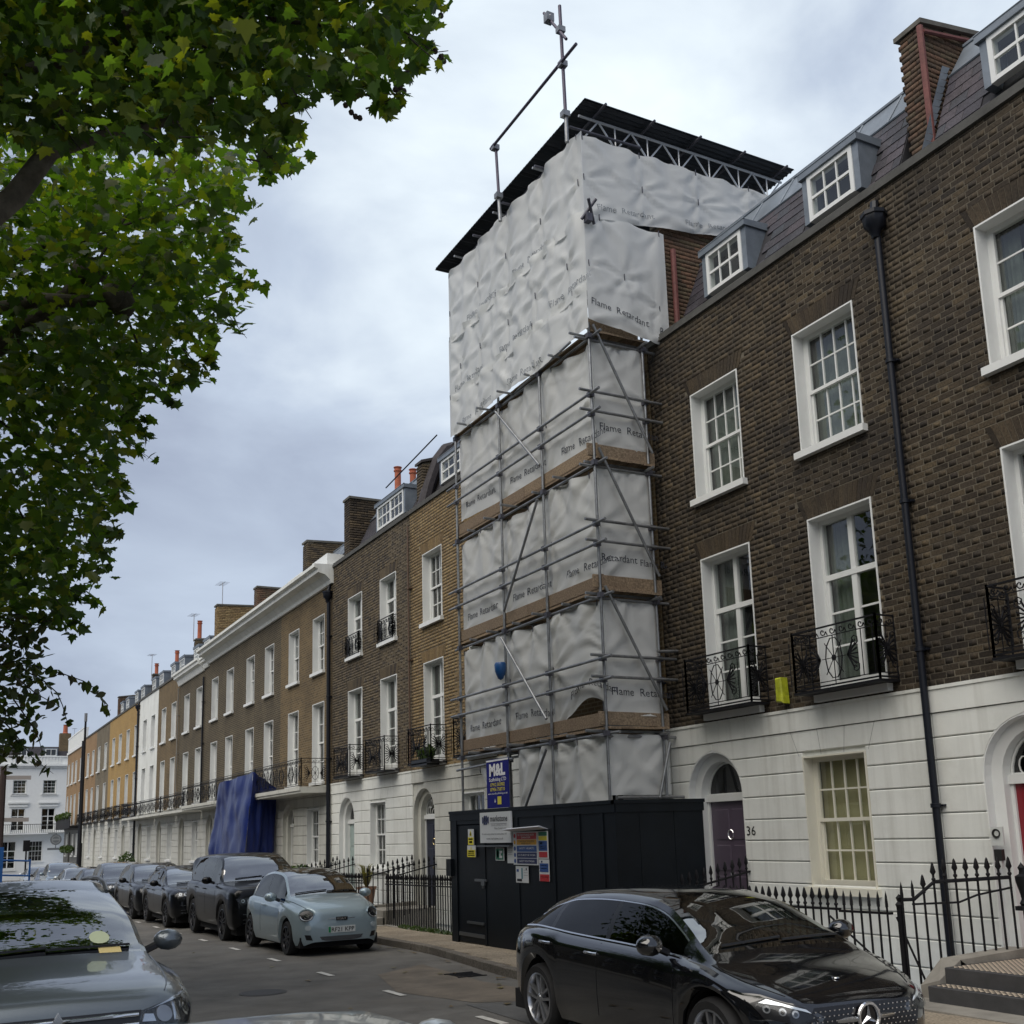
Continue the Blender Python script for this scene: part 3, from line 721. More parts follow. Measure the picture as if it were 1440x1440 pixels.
# ironwork ----------------------------------------------------------
def spiral(c, r0, turns, a0, n, sgn=1): return [(c[0]+r0*(1-.86*i/n)*cos(a0+sgn*2*pi*turns*i/n), c[1]+r0*(1-.86*i/n)*sin(a0+sgn*2*pi*turns*i/n)) for i in range(n+1)]
def iron_panel(b, w, h, fn, q=1, r=.008):
    """balcony panel: scroll band on top, a wheel in the middle, palmettes and scrolls at the sides"""
    T = lambda pts, rr=r: b.tube([fn(u, v) for u, v in pts], rr, 4, cap=False)
    T([(0, 0), (w, 0)], r*1.7); T([(0, h), (w, h)], r*1.8); T([(0, h-.13), (w, h-.13)]); T([(0, .05), (w, .05)])
    n = max(2, int(w/.16))
    for i in range(n):
        c = w*(i+.5)/n; T(spiral((c, h-.066), .055, 1.1, pi, 8*q)); 
        T([(w*i/n, h-.12), (c-.055, h-.066)], r*.8)
    hb = h-.18; zc = .05+hb/2; rc = min(hb*.40, w*.2)
    for k in ([.5] if w < 1.5 else [(i+.5)/round(w/1.0) for i in range(round(w/1.0))]):
        c = w*k
        T([(c+rc*.62*cos(t), zc+rc*1.15*sin(t)) for t in [2*pi*i/(10*q) for i in range(10*q+1)]])
        for i in range(4):
            a = pi*i/4; T([(c-rc*.9*cos(a), zc-rc*1.25*sin(a)), (c+rc*.9*cos(a), zc+rc*1.25*sin(a))], r*.7)
        T([(c, 0), (c, h-.13)], r*.8)
        b.lathe([(0, -.012), (.04, -.006), (.04, .006), (0, .012)], fn(c, zc), 8, 'x')
        for s in (-1, 1):
            e = c+s*min(w*.33, .36)
            for i in range(7):           # palmette
                a = pi/2*s*0+(-.95+1.9*i/6); T([(e-s*.12, zc), (e-s*.12+s*.17*cos(a), zc+.22*sin(a))], r*1.5)
            T(spiral((e, zc+hb*.30), .075, 1.3, -pi/2, 8*q, s)); T(spiral((e, zc-hb*.30), .075, 1.3, pi/2, 8*q, -s))
            T([(e+s*.12, .05), (e+s*.12, h-.13)], r*.8)
    for u in (0, w): T([(u, -.04), (u, h+.02)], r*2)
def balcony(root, ya, yb, z0, h=.80, dep=.42, X=FX, q=1, slab=True, name='balcony', m=IRON, sides=(1, 1)):
    b = MB(); x = X-dep
    iron_panel(b, yb-ya, h, lambda u, v: (x, ya+u, z0+v), q)
    for s, yy in zip(sides, (ya, yb)):
        if s: iron_panel(b, dep, h, lambda u, v, yy=yy: (x+u, yy, z0+v), q)
    if slab:
        b.box(x-.02, X, ya-.02, yb+.02, z0-.06, z0-.03); 
    o = b.build(name, m, root); return o
# roofs -------------------------------------------------------------
def mansard(root, y0, y1, z0=10.0, slates=True, x0=None, x1=None, z1=11.62, zt=12.2, dorm=(), flat=True):
    x0 = FX+.38 if x0 is None else x0; x1 = FX+1.05 if x1 is None else x1
    b = MB()
    b.add([(x0, y0, z0), (x0, y1, z0), (x1, y1, z1), (x1, y0, z1)], [(0, 1, 2, 3)])
    b.add([(x0, y0, z0), (x1, y0, z1), (FX+6, y0, z1), (FX+6, y0, z0)], [(0, 1, 2, 3)]); b.add([(x0, y1, z0), (x1, y1, z1), (FX+6, y1, z1), (FX+6, y1, z0)], [(0, 1, 2, 3)])
    b.add([(FX+6, y0, z0), (FX+6, y1, z0), (FX+6, y1, z1), (FX+6, y0, z1)], [(0, 1, 2, 3)])
    rf = b.build('roof', SLATEF if not slates else mat('roof_felt', (.03, .03, .035), .9), root)
    k = MB(); sl_ = (x1-x0)/(z1-z0); xt = x1+(zt-z1)*.62
    k.add([(x1-.03, y0, z1-.02), (x1-.03, y1, z1-.02), (xt, y1, zt), (xt, y0, zt)], [(0, 1, 2, 3)])
    k.add([(xt, y0, zt), (xt, y1, zt), (FX+6, y1, zt+.12), (FX+6, y0, zt+.12)], [(0, 1, 2, 3)])
    k.add([(x1-.03, y0, z1-.02), (xt, y0, zt), (FX+6, y0, zt+.12), (FX+6, y0, z1-.02)], [(0, 1, 2, 3)]); k.add([(x1-.03, y1, z1-.02), (xt, y1, zt), (FX+6, y1, zt+.12), (FX+6, y1, z1-.02)], [(0, 1, 2, 3)])
    y = y0+.5
    while y < y1-.2:
        k.tube([(x1-.02, y, z1), (xt+.01, y, zt+.01)], .022, 5); y += .75
    k.tube([(xt, y0, zt+.01), (xt, y1, zt+.01)], .035, 6)
    k.tube([(x1-.03, y0, z1-.01), (x1-.03, y1, z1-.01)], .018, 5)
    k.build('lead_flashing', LEAD, root)
    if slates:
        ang = math.atan2(x1-x0, z1-z0); ln = math.hypot(x1-x0, z1-z0); rows = int(ln/.19); n = 0
        for r in range(rows):
            y = y0+.02-(.14 if r % 2 else 0); t = (r+.0)/rows
            while y < y1-.05:
                a, c = max(y, y0+.01), min(y+.275, y1-.01); y += .283
                if c-a < .08: continue
                zz = z0+(z1-z0)*t; ym = (a+c)/2
                if any(d0-.22 < ym < d1+.22 and zz < 11.25 for d0, d1 in dorm): continue
                wd = round(c-a, 2); key = ('slate', wd)
                if key not in _unit:
                    q = MB(); q.cprism([(-wd/2, 0), (wd/2, 0), (wd/2, .215), (-wd/2, .215)], lambda u, v, w: (w, u, v), -.012, .0, .004)
                    me = bpy.data.meshes.new('slate'); me.from_pydata(q.v, [], q.f); fin(me, SLATEM); _unit[key] = me
                o = link('slate', _unit[key], root, Vector((x0+(x1-x0)*t-.012, ym, zz))-wloc(root))
                o.rotation_euler = (random.uniform(-.012, .012), ang+.05+random.uniform(-.012, .012), 0); n += 1
def dormer(root, y0, y1, z0, z1, style='s321', xf=None, sag=.1, dress='dark', lead=LEAD, deep=1.0):
    xf = FX+.45 if xf is None else xf
    b = MB()
    for ya, yb in ((y0-.11, y0), (y1, y1+.11)):
        b.hexa([(xf, ya, z0), (xf+deep, ya, z0), (xf+deep, yb, z0), (xf, yb, z0), (xf, ya, z1), (xf+deep, ya, z1), (xf+deep, yb, z1), (xf, yb, z1)])
    b.hexa([(xf-.05, y0-.14, z1), (xf+deep+.2, y0-.14, z1), (xf+deep+.2, y1+.14, z1), (xf-.05, y1+.14, z1), (xf-.05, y0-.14, z1+.1), (xf+deep+.2, y0-.14, z1+.16), (xf+deep+.2, y1+.14, z1+.16), (xf-.05, y1+.14, z1+.1)])
    b.box(xf+.32, xf+deep, y0, y1, z0-.1, z1)
    b.tube([(xf-.04, y0-.14, z1+.1), (xf-.04, y1+.14, z1+.1)], .02, 5)
    o = b.build('dormer', lead, root)
    f = MB(); f.box(xf-.015, xf+.1, y0, y0+.07, z0, z1); f.box(xf-.015, xf+.1, y1-.07, y1, z0, z1); f.box(xf-.015, xf+.1, y0+.07, y1-.07, z1-.07, z1); f.box(xf-.02, xf+.1, y0+.07, y1-.07, z0, z0+.06)
    f.build('window_frame', WHITE, o)
    n = 3 if style != 'w' else 6; a, c = y0+.07, y1-.07; za, zb = z0+.06, z1-.07; zm = (za+zb)/2
    g = MB()
    for i in range(1, n): g.box(xf+.0, xf+.03, a+(c-a)*i/n-(.011 if not (style == 'w' and i == 3) else .06), a+(c-a)*i/n+(.011 if not (style == 'w' and i == 3) else .06), za, zb)
    g.box(xf-.003, xf+.035, a, c, zm-.02, zm+.02); g.build('glazing_bar', WHITE, o)
    for i in range(n):
        for (u, v) in ((za, zm), (zm, zb)):
            q = MB(); q.box(xf+.014, xf+.019, a+(c-a)*i/n, a+(c-a)*(i+1)/n, u, v); q.build('pane', GLASS, o)
    q = MB(); q.box(xf+.25, xf+.3, a, c, za, zb); q.build('room', DARK, o)
    return o
def chimney_wall(root, y0, y1, xf, z0, zf, zb, depth=4.5, kind='red', singles=0, pots=(), lean=0.18, capm=None, front=None):
    """party wall with stack, rising from the front to the back"""
    isl, obm, mo = BRK[kind]
    b = MB(); b.hexa([(xf+.02, y0+.02, z0), (xf+depth, y0+.02, z0), (xf+depth, y1-.02, z0), (xf+.02, y1-.02, z0), (xf+.02, y0+.02, zf), (xf+depth, y0+.02, zb), (xf+depth, y1-.02, zb), (xf+.02, y1-.02, zf)])
    o = b.build('chimney', mo, root)
    ev = []
    rows = int((max(zf, zb)-z0)/.0765)
    for r in range(rows):
        z = z0+.0765*r
        # front face
        y = y0-(.1 if r % 2 else 0)
        if z+.06 < zf:
            while y < y1:
                a, c = max(y, y0), min(y+.217, y1); y += .228
                if c-a > .03: ev.append((xf-.006+random.uniform(-.003, .003), xf+.05, a, c, z, z+.066))
        # side facing the camera
        x = xf-(.1 if r % 2 else 0)+.0
        while x < xf+depth:
            a, c = max(x, xf+.002), min(x+.217, xf+depth); x += .228
            zl = zf+(zb-zf)*((a+c)/2-xf)/depth
            if c-a > .03 and z+.06 < zl: ev.append((a, c, y0-.004+random.uniform(-.003, .003), y0+.05, z, z+.066))
    q = boxes('brick', ev, isl, o); q['kind'] = 'stuff'
    k = MB(); k.hexa([(xf-.04, y0-.04, zf), (xf+depth, y0-.04, zb), (xf+depth, y1+.04, zb), (xf-.04, y1+.04, zf), (xf-.04, y0-.04, zf+.07), (xf+depth, y0-.04, zb+.07), (xf+depth, y1+.04, zb+.07), (xf-.04, y1+.04, zf+.07)])
    k.build('coping', capm or mat('coping', (.11, .105, .09), .9, var=.3, vs=4), o)
    for (dx, z, h) in pots:
        k = MB(); k.lathe([(.14, 0), (.12, .06), (.105, .1), (.1, h-.16), (.13, h-.14), (.13, h-.1), (.105, h-.09), (.105, h-.03), (.135, h-.02), (.135, h), (.09, h)], (xf+dx, (y0+y1)/2, z), 12)
        k.build('chimney_pot', POT, o, smooth=40)
    return o
def aerial(root, p, h=1.6, k=1):
    b = MB(); x, y, z = p
    b.tube([(x, y, z), (x, y, z+h)], .018, 5); b.tube([(x, y-.5, z+h-.06), (x, y+.7, z+h+.02)], .012, 4)
    for i in range(6):
        t = -.4+.2*i; b.tube([(x-.22, y+t, z+h-.05+.06*(t+.4)), (x+.22, y+t, z+h-.05+.06*(t+.4))], .006, 4)
    b.build('aerial', mat('aerial_metal', (.3, .3, .31), .4, metal=.8), root)
def house(label, y0, y1, kind, brick, wins, gw, door, dcol, dname, far=0, par=PAR, gmat=None, w2='s422', w1='f3', wg='s422', dress2='dark', dress1='dark', dressg='dark', sing=300, fan='plain', top='coping', flats=True, z2=H2, z1=H1, ww=1.15, rev=.17, group='brick terraced houses of the street', zsill=None):
    gmat = gmat or STUC
    zs = zg((y0+y1)/2)+.12
    root = thing('terraced_house', label, 'house', (FX, (y0+y1)/2, zs), group)
    ops = []; fl = []
    for yc in wins:
        ops += [(yc-ww/2, yc+ww/2, z1[0], z1[1]), (yc-ww/2, yc+ww/2, z2[0], z2[1])]; fl += [(yc, ww/2, z1[1], z1[1]+.29), (yc, ww/2, z2[1], z2[1]+.27)]
    b = MB()
    for (a, c, za, zb) in cells(y0, y1, BZ1, par-.12, ops): b.box(FX-.0048, FX+.3, a, c, za, zb)
    tm = TEX.get(kind)
    wallm = BRK[kind][2] if brick else (tm or STUC)
    b.build('wall', wallm, root)
    # the body of the house behind the front
    b = MB(); b.box(FX+.9, FX+6, y0+.02, y1-.02, -2.4, 9.9)
    b.build('house_body', DARK, root)
    if brick: brickwork(root, y0, y1, BZ1+.003, par-.14, ops, kind, singles=sing, flats=fl if flats else ())
    for yc in wins:
        window(root, yc, z2[0], ww, z2[1]-z2[0], w2, rev=rev, dress=dress2)
        window(root, yc, z1[0], ww, z1[1]-z1[0], w1, rev=rev, dress=dress1)
    gops = [(g-1.13/2, g+1.13/2, *G0) for g in gw]
    ground_floor(root, y0, y1, gops, [(d, .63, 2.36) for d in door], gmat, fine=not far)
    for g in gw: window(root, g, G0[0], 1.13, G0[1]-G0[0], wg, rev=.14, dress=dressg)
    for d in door: doorway(root, d, .63, 2.36, dcol, m=gmat, fan=fan, colname=dname, zsill=zsill if zsill is not None else zg(d)+.42, knock=not far)
    if top == 'coping':
        b = MB(); b.box(FX-.05, FX+.36, y0, y1, par-.13, par-.06); b.box(FX-.025, FX+.34, y0, y1, par-.06, par)
        b.build('parapet_coping', mat('coping_stone', (.075, .075, .07), .85, var=.3, vs=3, bump=.3), root)
    b = MB(); b.box(FX+.3, FX+.5, y0, y1, par-.3, par-.16); b.build('gutter', LEAD, root)
    return root
# ------------------------------------------------------------------ the terrace, from the near end
A = house('nearest dark brick house with the dark red door, cut off by the right edge', 3.55, 8.86, 'dark', True, [6.96, 4.55], [5.2], [7.6], (.22, .012, .022), 'red',
          w2='s222', dress2='curtain', dress1='dark', fan='loops', zsill=.42)
B = house('dark brick house numbered 36 with purple door and cream blind', 8.86, 14.02, 'dark', True, [10.03, 12.38], [10.5], [12.98], (.10, .078, .11), 'purple',
          w2='s422', wg='s422c', dress2='net', dress1='half', dressg='blind', fan='plain')
Cc = house('house wrapped in white sheeting behind the scaffold', 14.06, 19.38, 'umber', False, [15.2, 17.75], [15.9], [18.3], (.05, .05, .06), 'dark', flats=False)
D = house('narrow ochre brick house with navy door beside the scaffold', 19.4, 24.55, 'ochre', True, [20.65, 23.2], [21.2], [23.9], (.012, .016, .04), 'navy', gmat=STUCG, fan='loops', dress1='half', dress2='dark')
E_ = house('brown brick house with small window grilles and a wide roof dormer', 24.57, 30.6, 'brown', True, [26.08, 28.62], [26.9], [29.35], (.30, .38, .36), 'sage', w2='f3', dress1='half', dress2='net')
F_ = house('warm brown brick house with white cornice next to the black drainpipe', 30.66, 36.06, 'umber', False, [31.92, 34.53], [32.4], [35.0], (.45, .45, .42), 'pale', far=1, gmat=STUCG, top=None, par=9.7, dress2='net', w1='s322')
G_ = house('dark brick house with a blue tarpaulin hung over its balcony', 36.06, 41.7, 'dark', False, [37.5, 40.1], [37.6], [40.6], (.3, .3, .3), 'grey', far=1, gmat=STUCG, top=None, par=9.7, w1='s322', dress2='dark')
H_ = house('dark brick house under the far end of the big white cornice', 41.7, 47.9, 'dark', False, [43.26, 45.9], [43.6], [46.4], (.3, .3, .3), 'grey', far=1, gmat=STUCG, top=None, par=9.7, w1='s322')
I_ = house('dark brick house with a smaller cornice past the drainpipe', 47.95, 53.4, 'dark', False, [48.95, 51.6], [49.2], [52.1], (.2, .2, .2), 'slate', far=1, gmat=STUCG, top=None, par=9.75, w1='s222', w2='s222')
J_ = house('brown brick house between the dark houses and the white one', 53.4, 58.95, 'umber', False, [54.7, 57.3], [54.9], [57.7], (.2, .2, .2), 'slate', far=1, gmat=STUCG, w1='s222', w2='s222')
K_ = house('white painted house in the middle of the brick terrace', 59.0, 64.9, 'white', False, [60.35, 62.9], [60.5], [63.4], (.2, .2, .2), 'slate', far=1, w1='s222', w2='s222', gmat=STUCG)
L_ = []
for y0, y1, k, ws, lab in ((64.95, 70.6, 'gold', [65.85, 68.75], 'bright yellow brick house adjoining the white painted one'), (70.6, 76.6, 'gold', [71.8, 74.6], 'second yellow brick house beyond the white painted one'),
                           (76.6, 83.0, 'grey', [78.2, 81.5], 'grey brick house among the yellow ones'), (83.0, 90.7, 'tan', [84.6, 87.5], 'yellow brick house behind the tall lamp post')):
    L_.append(house(lab, y0, y1, k, False, ws, [ws[0]+.2], [ws[1]+.5], (.2, .2, .2), 'slate', far=1, w1='s222', w2='s222', gmat=STUCG))
M_ = house('last brick house of the terrace with white parapet and hanging baskets', 90.75, 101.6, 'tan', False, [91.9, 95.1, 97.7, 100.3], [92.5, 95.2, 99.5], [97.5], (.02, .02, .02), 'black', far=1, w1='s222', w2='s222', gmat=mat('pub_front', (.09, .09, .085), .5), par=9.7)
# thin details on the near houses
for rt, yy in ((A, 8.86),): downpipe(rt, yy, -.6, 9.25)
downpipe(F_, 30.72, -.3, 8.9, r=.06); downpipe(D, 24.5, 3.5, 9.6, r=.022, hopper=False, m=mat('brown_pipe', (.1, .06, .04), .6))
downpipe(H_, 47.8, 3.4, 9.0, r=.04, hopper=False); downpipe(K_, 64.85, -.8, 9.4, r=.06); downpipe(L_[3], 90.6, -1, 9.9, r=.07, hopper=False); downpipe(I_, 53.3, 3.4, 9.2, r=.03, hopper=False, m=mat('grey_pipe', (.2, .19, .17), .6))
downpipe(Cc, 14.14, -.3, 9.6, r=.05, hopper=False)
# first-floor sills / balconettes
for rt, ys in ((A, (6.96, 4.55)), (B, (10.03, 12.38))):
    for yc in ys:
        balcony(rt, yc-.74, yc+.72, 3.62, h=.76, dep=.32, q=1)
for rt, ys in ((D, (20.65, 23.2)), (E_, (26.08, 28.62))):
    for yc in ys: balcony(rt, yc-.66, yc+.66, 3.56, h=.8, dep=.4)
for yc in (26.08, 28.62): balcony(E_, yc-.52, yc+.52, 6.95, h=.58, dep=.1, slab=False)
b = MB(); b.box(FX-.42, FX-.1, 22.75, 23.65, 3.46, 3.6); b.build('window_box', mat('planter_black', (.015, .017, .022), .5), D)
# continuous balconies further on
for rt, y0, y1 in ((F_, 30.9, 36.0), (G_, 36.06, 41.6), (H_, 41.75, 47.8)):
    balcony(rt, y0, y1, 3.42, h=.78, dep=.85, sides=(1 if rt is F_ else 0, 0), slab=False)
    b = MB(); b.box(FX-.9, FX-.03, y0, y1, 3.27, 3.38); b.box(FX-.86, FX-.03, y0, y1, 3.2, 3.27); b.build('balcony_slab', STUCG, rt)
for rt, y0, y1 in ((I_, 48, 53.3), (J_, 53.45, 58.9), (K_, 59.1, 64.7)):
    balcony(rt, y0, y1, 3.3, h=.72, dep=.75, sides=(0, 0), slab=False)
    b = MB(); b.box(FX-.8, FX-.03, y0, y1, 3.16, 3.27); b.build('balcony_slab', STUCG, rt)
for i, rt in enumerate(L_):
    for yc in ([65.85, 68.75], [71.8, 74.6], [78.2, 81.5], [84.6, 87.5])[i]: balcony(rt, yc-1.1, yc+1.1, 3.4, h=.75, dep=.5, slab=True)
b = MB(); b.box(FX-.75, FX-.02, 91, 101.4, 3.2, 3.35); b.box(FX-.74, FX-.7, 91, 101.4, 3.35, 4.1); b.build('balcony', IRON, M_)
LV = leaf_mat('shrub_leaf', [(.03, .06, .02), (.06, .1, .03), (.05, .08, .025)], .25)
def bush(name, parent, c, r, n, lm, s=.06, squash=1.0, loc=None):
    c = np.array(c); V = []
    d = rng.normal(size=(n, 3)); d /= np.linalg.norm(d, axis=1)[:, None]
    P_ = c+d*np.array(r)*(rng.random((n, 1))**.4)
    a = rng.normal(size=(n, 3)); a /= np.linalg.norm(a, axis=1)[:, None]; t = np.cross(a, rng.normal(size=(n, 3))); t /= np.linalg.norm(t, axis=1)[:, None]
    q = s*(.6+.8*rng.random((n, 1)))
    V = np.stack([P_-a*q, P_+t*q*.55, P_+a*q, P_-t*q*.55], 1).reshape(-1, 3)
    o = quads(name, V, np.arange(4*n).reshape(-1, 4), lm, parent); return o
for i in range(4): o = bush('hanging_plant', M_, (FX-.75, 92.5+2.6*i, 4.2), (.2, .9, .25), 220, LV, .12); o['kind'] = 'stuff'
for i in range(3): o = bush('hanging_plant', M_, (FX-.3, 94+2.6*i, 1.6), (.25, .7, .3), 160, LV, .12); o['kind'] = 'stuff'
o = bush('window_box_plant', D, (FX-.22, 23.2, 3.75), (.14, .42, .18), 240, LV, .07); o['kind'] = 'stuff'
# roofs
mansard(A, 3.55, 8.38, dorm=((6.5, 7.4),)); dormer(A, 6.3, 7.38, 10.62, 11.25)
mansard(B, 8.95, 13.75, dorm=((9.62, 10.5), (12.0, 12.88))); dormer(B, 9.62, 10.5, 10.5, 11.22); dormer(B, 12.0, 12.88, 10.5, 11.22)
ch = chimney_wall(B, 8.46, 8.84, 11.02, 9.9, 12.34, 12.70, 1.9, 'red')
b = MB(); b.tube([(10.98, 8.44, 9.95), (10.98, 8.44, 12.28)], .045, 8); b.tube([(11.0, 8.41, 12.2), (12.8, 8.41, 12.55)], .03, 6); b.build('red_pipe', mat('red_pipe', (.16, .055, .048), .7, var=.3, vs=8), ch)
b = MB()
for i in range(15): 
    z = 10.05+.115*i; x = 10.56+.414*(z-10); b.add([(x, 8.405, z), (x+.13, 8.405, z+.02), (x+.2, 8.405, z+.13), (x+.05, 8.405, z+.115)], [(0, 1, 2, 3)])
b.build('stepped_flashing', LEAD, ch)
ch = chimney_wall(A, 3.5, 4.0, 11.5, 10, 13.2, 13.2, 2.5, 'red')
b = MB()
for j, yy in enumerate((8.55, 8.85)):
    pass
pt = chimney_wall(A, 8.05, 8.62, 13.3, 10, 12.6, 12.7, 1.6, 'red', pots=((.35, 12.6, 1.25), (.85, 12.6, 1.25)))
ch = chimney_wall(B, 13.77, 14.04, 10.62, 9.9, 12.25, 12.4, 1.6, 'red')
b = MB(); b.tube([(10.78, 13.72, 10.0), (10.78, 13.72, 11.75)], .05, 8); b.build('red_pipe', MATS['red_pipe'], ch)
b = MB()
for i in range(14):
    z = 10.08+.115*i; x = 10.9+.36*(z-10); b.add([(x-.06, 13.755, z), (x+.09, 13.755, z+.02), (x+.16, 13.755, z+.13), (x, 13.755, z+.115)], [(0, 1, 2, 3)])
b.build('stepped_flashing', LEAD, ch)
mansard(D, 19.45, 24.5, slates=False); dormer(D, 22.4, 23.55, 10.5, 11.1)
ch = chimney_wall(D, 24.35, 24.7, 10.62, 9.9, 11.3, 11.7, 1.2, 'brown', capm=mat('dark_coping', (.05, .045, .045), .8))
b = MB()       # curved lead-covered party-wall edge by the scaffold
pts = [(10.62, 24.35, 10.05), (10.8, 24.35, 10.7), (11.05, 24.35, 11.4), (11.3, 24.35, 11.75), (11.7, 24.35, 11.9), (12.3, 24.35, 11.9)]
b.tube(pts, .17, 8); b.build('parapet_edge', mat('dark_tile', (.045, .04, .045), .8, var=.3, vs=12, bump=.4, bs=30), D)
mansard(E_, 24.7, 30.3, slates=False, zt=11.9, z1=11.4); dormer(E_, 26.05, 28.0, 10.45, 11.15, style='w', deep=1.4)
ch = chimney_wall(E_, 30.1, 30.62, 10.72, 9.9, 12.05, 12.05, 2.6, 'dark', pots=((1.68, 12.1, 1.25), (2.2, 12.1, 1.25)))
b = MB(); b.tube([(11.3, 24.9, 12.35), (11.3, 28.6, 12.0)], .02, 5); b.build('roof_rail', IRON, E_)
ch = chimney_wall(F_, 35.9, 36.4, 11.2, 9.7, 12.2, 12.3, 2.2, 'brown')
mansard(F_, 30.75, 36.0, z0=9.8, slates=False, x0=11.3, x1=11.8, z1=11.3, zt=11.9)
b = MB()
for y0, y1 in ((31.0, 32.5), (33.6, 35.2)): b.box(FX-.05, 11.6, y0, y1, 10.0, 10.5)
b.build('dormer', WHITE, F_)
ch = chimney_wall(G_, 41.4, 41.9, 10.9, 9.7, 11.7, 11.7, 2.4, 'red')
b = MB(); b.box(FX+.3, FX+1.6, 37.2, 39.0, 10.0, 10.7); b.build('dormer', WHITE, G_)
ch = chimney_wall(H_, 47.6, 48.1, 10.75, 9.7, 12.2, 12.3, 2.6, 'ochre'); aerial(H_, (11.0, 47.8, 12.2), 1.1)
for rt, y0, y1 in ((G_, 36.2, 41.4), (H_, 42, 47.6)): mansard(rt, y0, y1, z0=9.8, slates=False, x0=11.0, x1=11.6, z1=10.7, zt=11.0)
# white cornices
def cornice(root, y0, y1, z0, z1, dep, ret=True):
    n = 6; prof = [(0, z0), (.08, z0), (.12, z0+.1), (dep*.45, z0+(z1-z0)*.45), (dep*.8, z0+(z1-z0)*.55), (dep*.82, z0+(z1-z0)*.75), (dep, z0+(z1-z0)*.82), (dep, z1), (-.4, z1+.06), (-.4, z0)]
    b = MB(); b.prism(prof, lambda u, v, w: (FX-u, w, v), y0, y1); return b.build('cornice', STUC, root)
cornice(F_, 30.5, 36.06, 9.45, 10.0, .62); cornice(G_, 36.06, 41.7, 9.45, 10.0, .62); cornice(H_, 41.7, 47.0, 9.45, 10.0, .62); cornice(H_, 47.0, 47.9, 9.35, 9.8, .3)
cornice(I_, 47.95, 53.4, 9.3, 9.85, .4)
for rt, y0, y1 in ((I_, 48, 53.2), (J_, 53.6, 58.7), (K_, 59.1, 64.7), (L_[0], 65, 70.4), (L_[1], 70.7, 76.4)):
    mansard(rt, y0, y1, z0=9.9, slates=False, z1=11.2, zt=11.5, x0=10.9, x1=11.5)
    dormer(rt, y0+1.2, y0+2.3, 10.3, 11.0, style='s'); dormer(rt, y0+3.5, y0+4.5, 10.3, 11.0, style='s')
chimney_wall(I_, 53.1, 53.6, 11.0, 9.8, 11.6, 11.8, 3.0, 'brown', pots=((.2, 11.6, 1.0),)); aerial(I_, (10.9, 53.3, 11.6), 1.3)
chimney_wall(J_, 58.6, 59.1, 11.0, 9.8, 11.2, 11.4, 3.0, 'brown', pots=((.2, 11.2, .8),))
chimney_wall(K_, 64.6, 65.1, 11.0, 9.8, 11.5, 11.5, 3.0, 'dark', pots=((.2, 11.5, .7),)); aerial(K_, (11.2, 66.5, 11.4), 1.6)
chimney_wall(L_[1], 76.3, 76.8, 10.8, 9.8, 11.6, 12, 3.0, 'red')
b = MB(); b.box(FX-.1, FX+.3, 90.75, 101.6, 9.55, 9.75); b.box(FX-.02, FX+.3, 90.75, 101.6, 9.75, 10.9); b.box(FX-.06, FX+.34, 90.75, 101.6, 10.9, 11.0)
for i in range(22): b.box(FX-.05, FX-.02, 90.9+.48*i, 91.05+.48*i, 9.85, 10.8)
b.build('parapet', WHITE, M_)
# ---- the white building across the end of the street
WY = 112
wh = thing('corner_house', 'white stucco house facing up the street at its far end', 'house', (7, WY, zg(111)))
fw = [(4.7, 1.2), (7.3, 1.2), (9.9, 1.2), (2.1, 1.2)]
b = MB(); ops = []
for x, w in fw: ops += [(x-.6, x+.6, 6.75, 8.05), (x-.6, x+.6, 3.25, 5.4)]
ops += [(8.3, 9.6, .5, 2.4), (5.9, 7.3, -.2, 2.4)]
for (a, c, za, zb) in cells(-3, 12.6, -1.5, 10.3, ops): b.box(a, c, WY, WY+.3, za, zb)
b.build('wall', WHITE, wh)
b = MB()
b.box(-3, 12.7, WY-.35, WY-.02, 9.35, 9.5); b.box(-3, 12.65, WY-.2, WY-.02, 9.2, 9.35); b.box(-3, 12.6, WY-.08, WY-.01, 10.2, 10.32)
for x, w in fw:
    b.box(x-.9, x+.9, WY-.2, WY-.01, 5.85, 6.0); b.box(x-.8, x+.8, WY-.12, WY-.01, 5.55, 5.7); b.box(x-.75, x+.75, WY-.1, WY-.01, 6.6, 6.72)
    for i in range(7): b.box(x-.9+.28*i, x-.78+.28*i, WY-.06, WY-.01, 9.6, 10.2)
for z in (.6, 1.0, 1.4, 1.8, 2.2): pass
b.build('cornice', WHITE, wh)
b = MB(); b.box(-3, 11.6, WY-.9, WY-.01, 3.0, 3.12); b.build('balcony_slab', WHITE, wh)
b = MB()
for i in range(90): x = -3+.162*i; b.box(x, x+.03, WY-.88, WY-.85, 3.12, 3.9)
b.box(-3, 11.6, WY-.89, WY-.84, 3.88, 3.93); b.build('balcony', IRON, wh)
def wwin(x, z, w, h, st, dress='dark'):
    o = window(wh, 0, z, w, h, st, X=WY, name='window', dress=dress); o.rotation_euler = (0, 0, pi/2); o.location = Vector((x, WY, z))-wloc(wh)
for x, w in fw: wwin(x, 6.75, 1.2, 1.3, 's322', 'curtain'); wwin(x, 3.25, 1.2, 2.15, 'f3')
wwin(8.95, .5, 1.3, 1.9, 's422'); wwin(6.6, -.2, 1.4, 2.6, 'f3')
b = MB(); b.add([(-3, WY+.4, 10.2), (12.5, WY+.4, 10.2), (12.5, WY+1.4, 11.3), (-3, WY+1.4, 11.3)], [(0, 1, 2, 3)]); b.box(-3, 12.5, WY+1.4, WY+8, 11.2, 11.3); b.build('roof', SLATEF, wh)
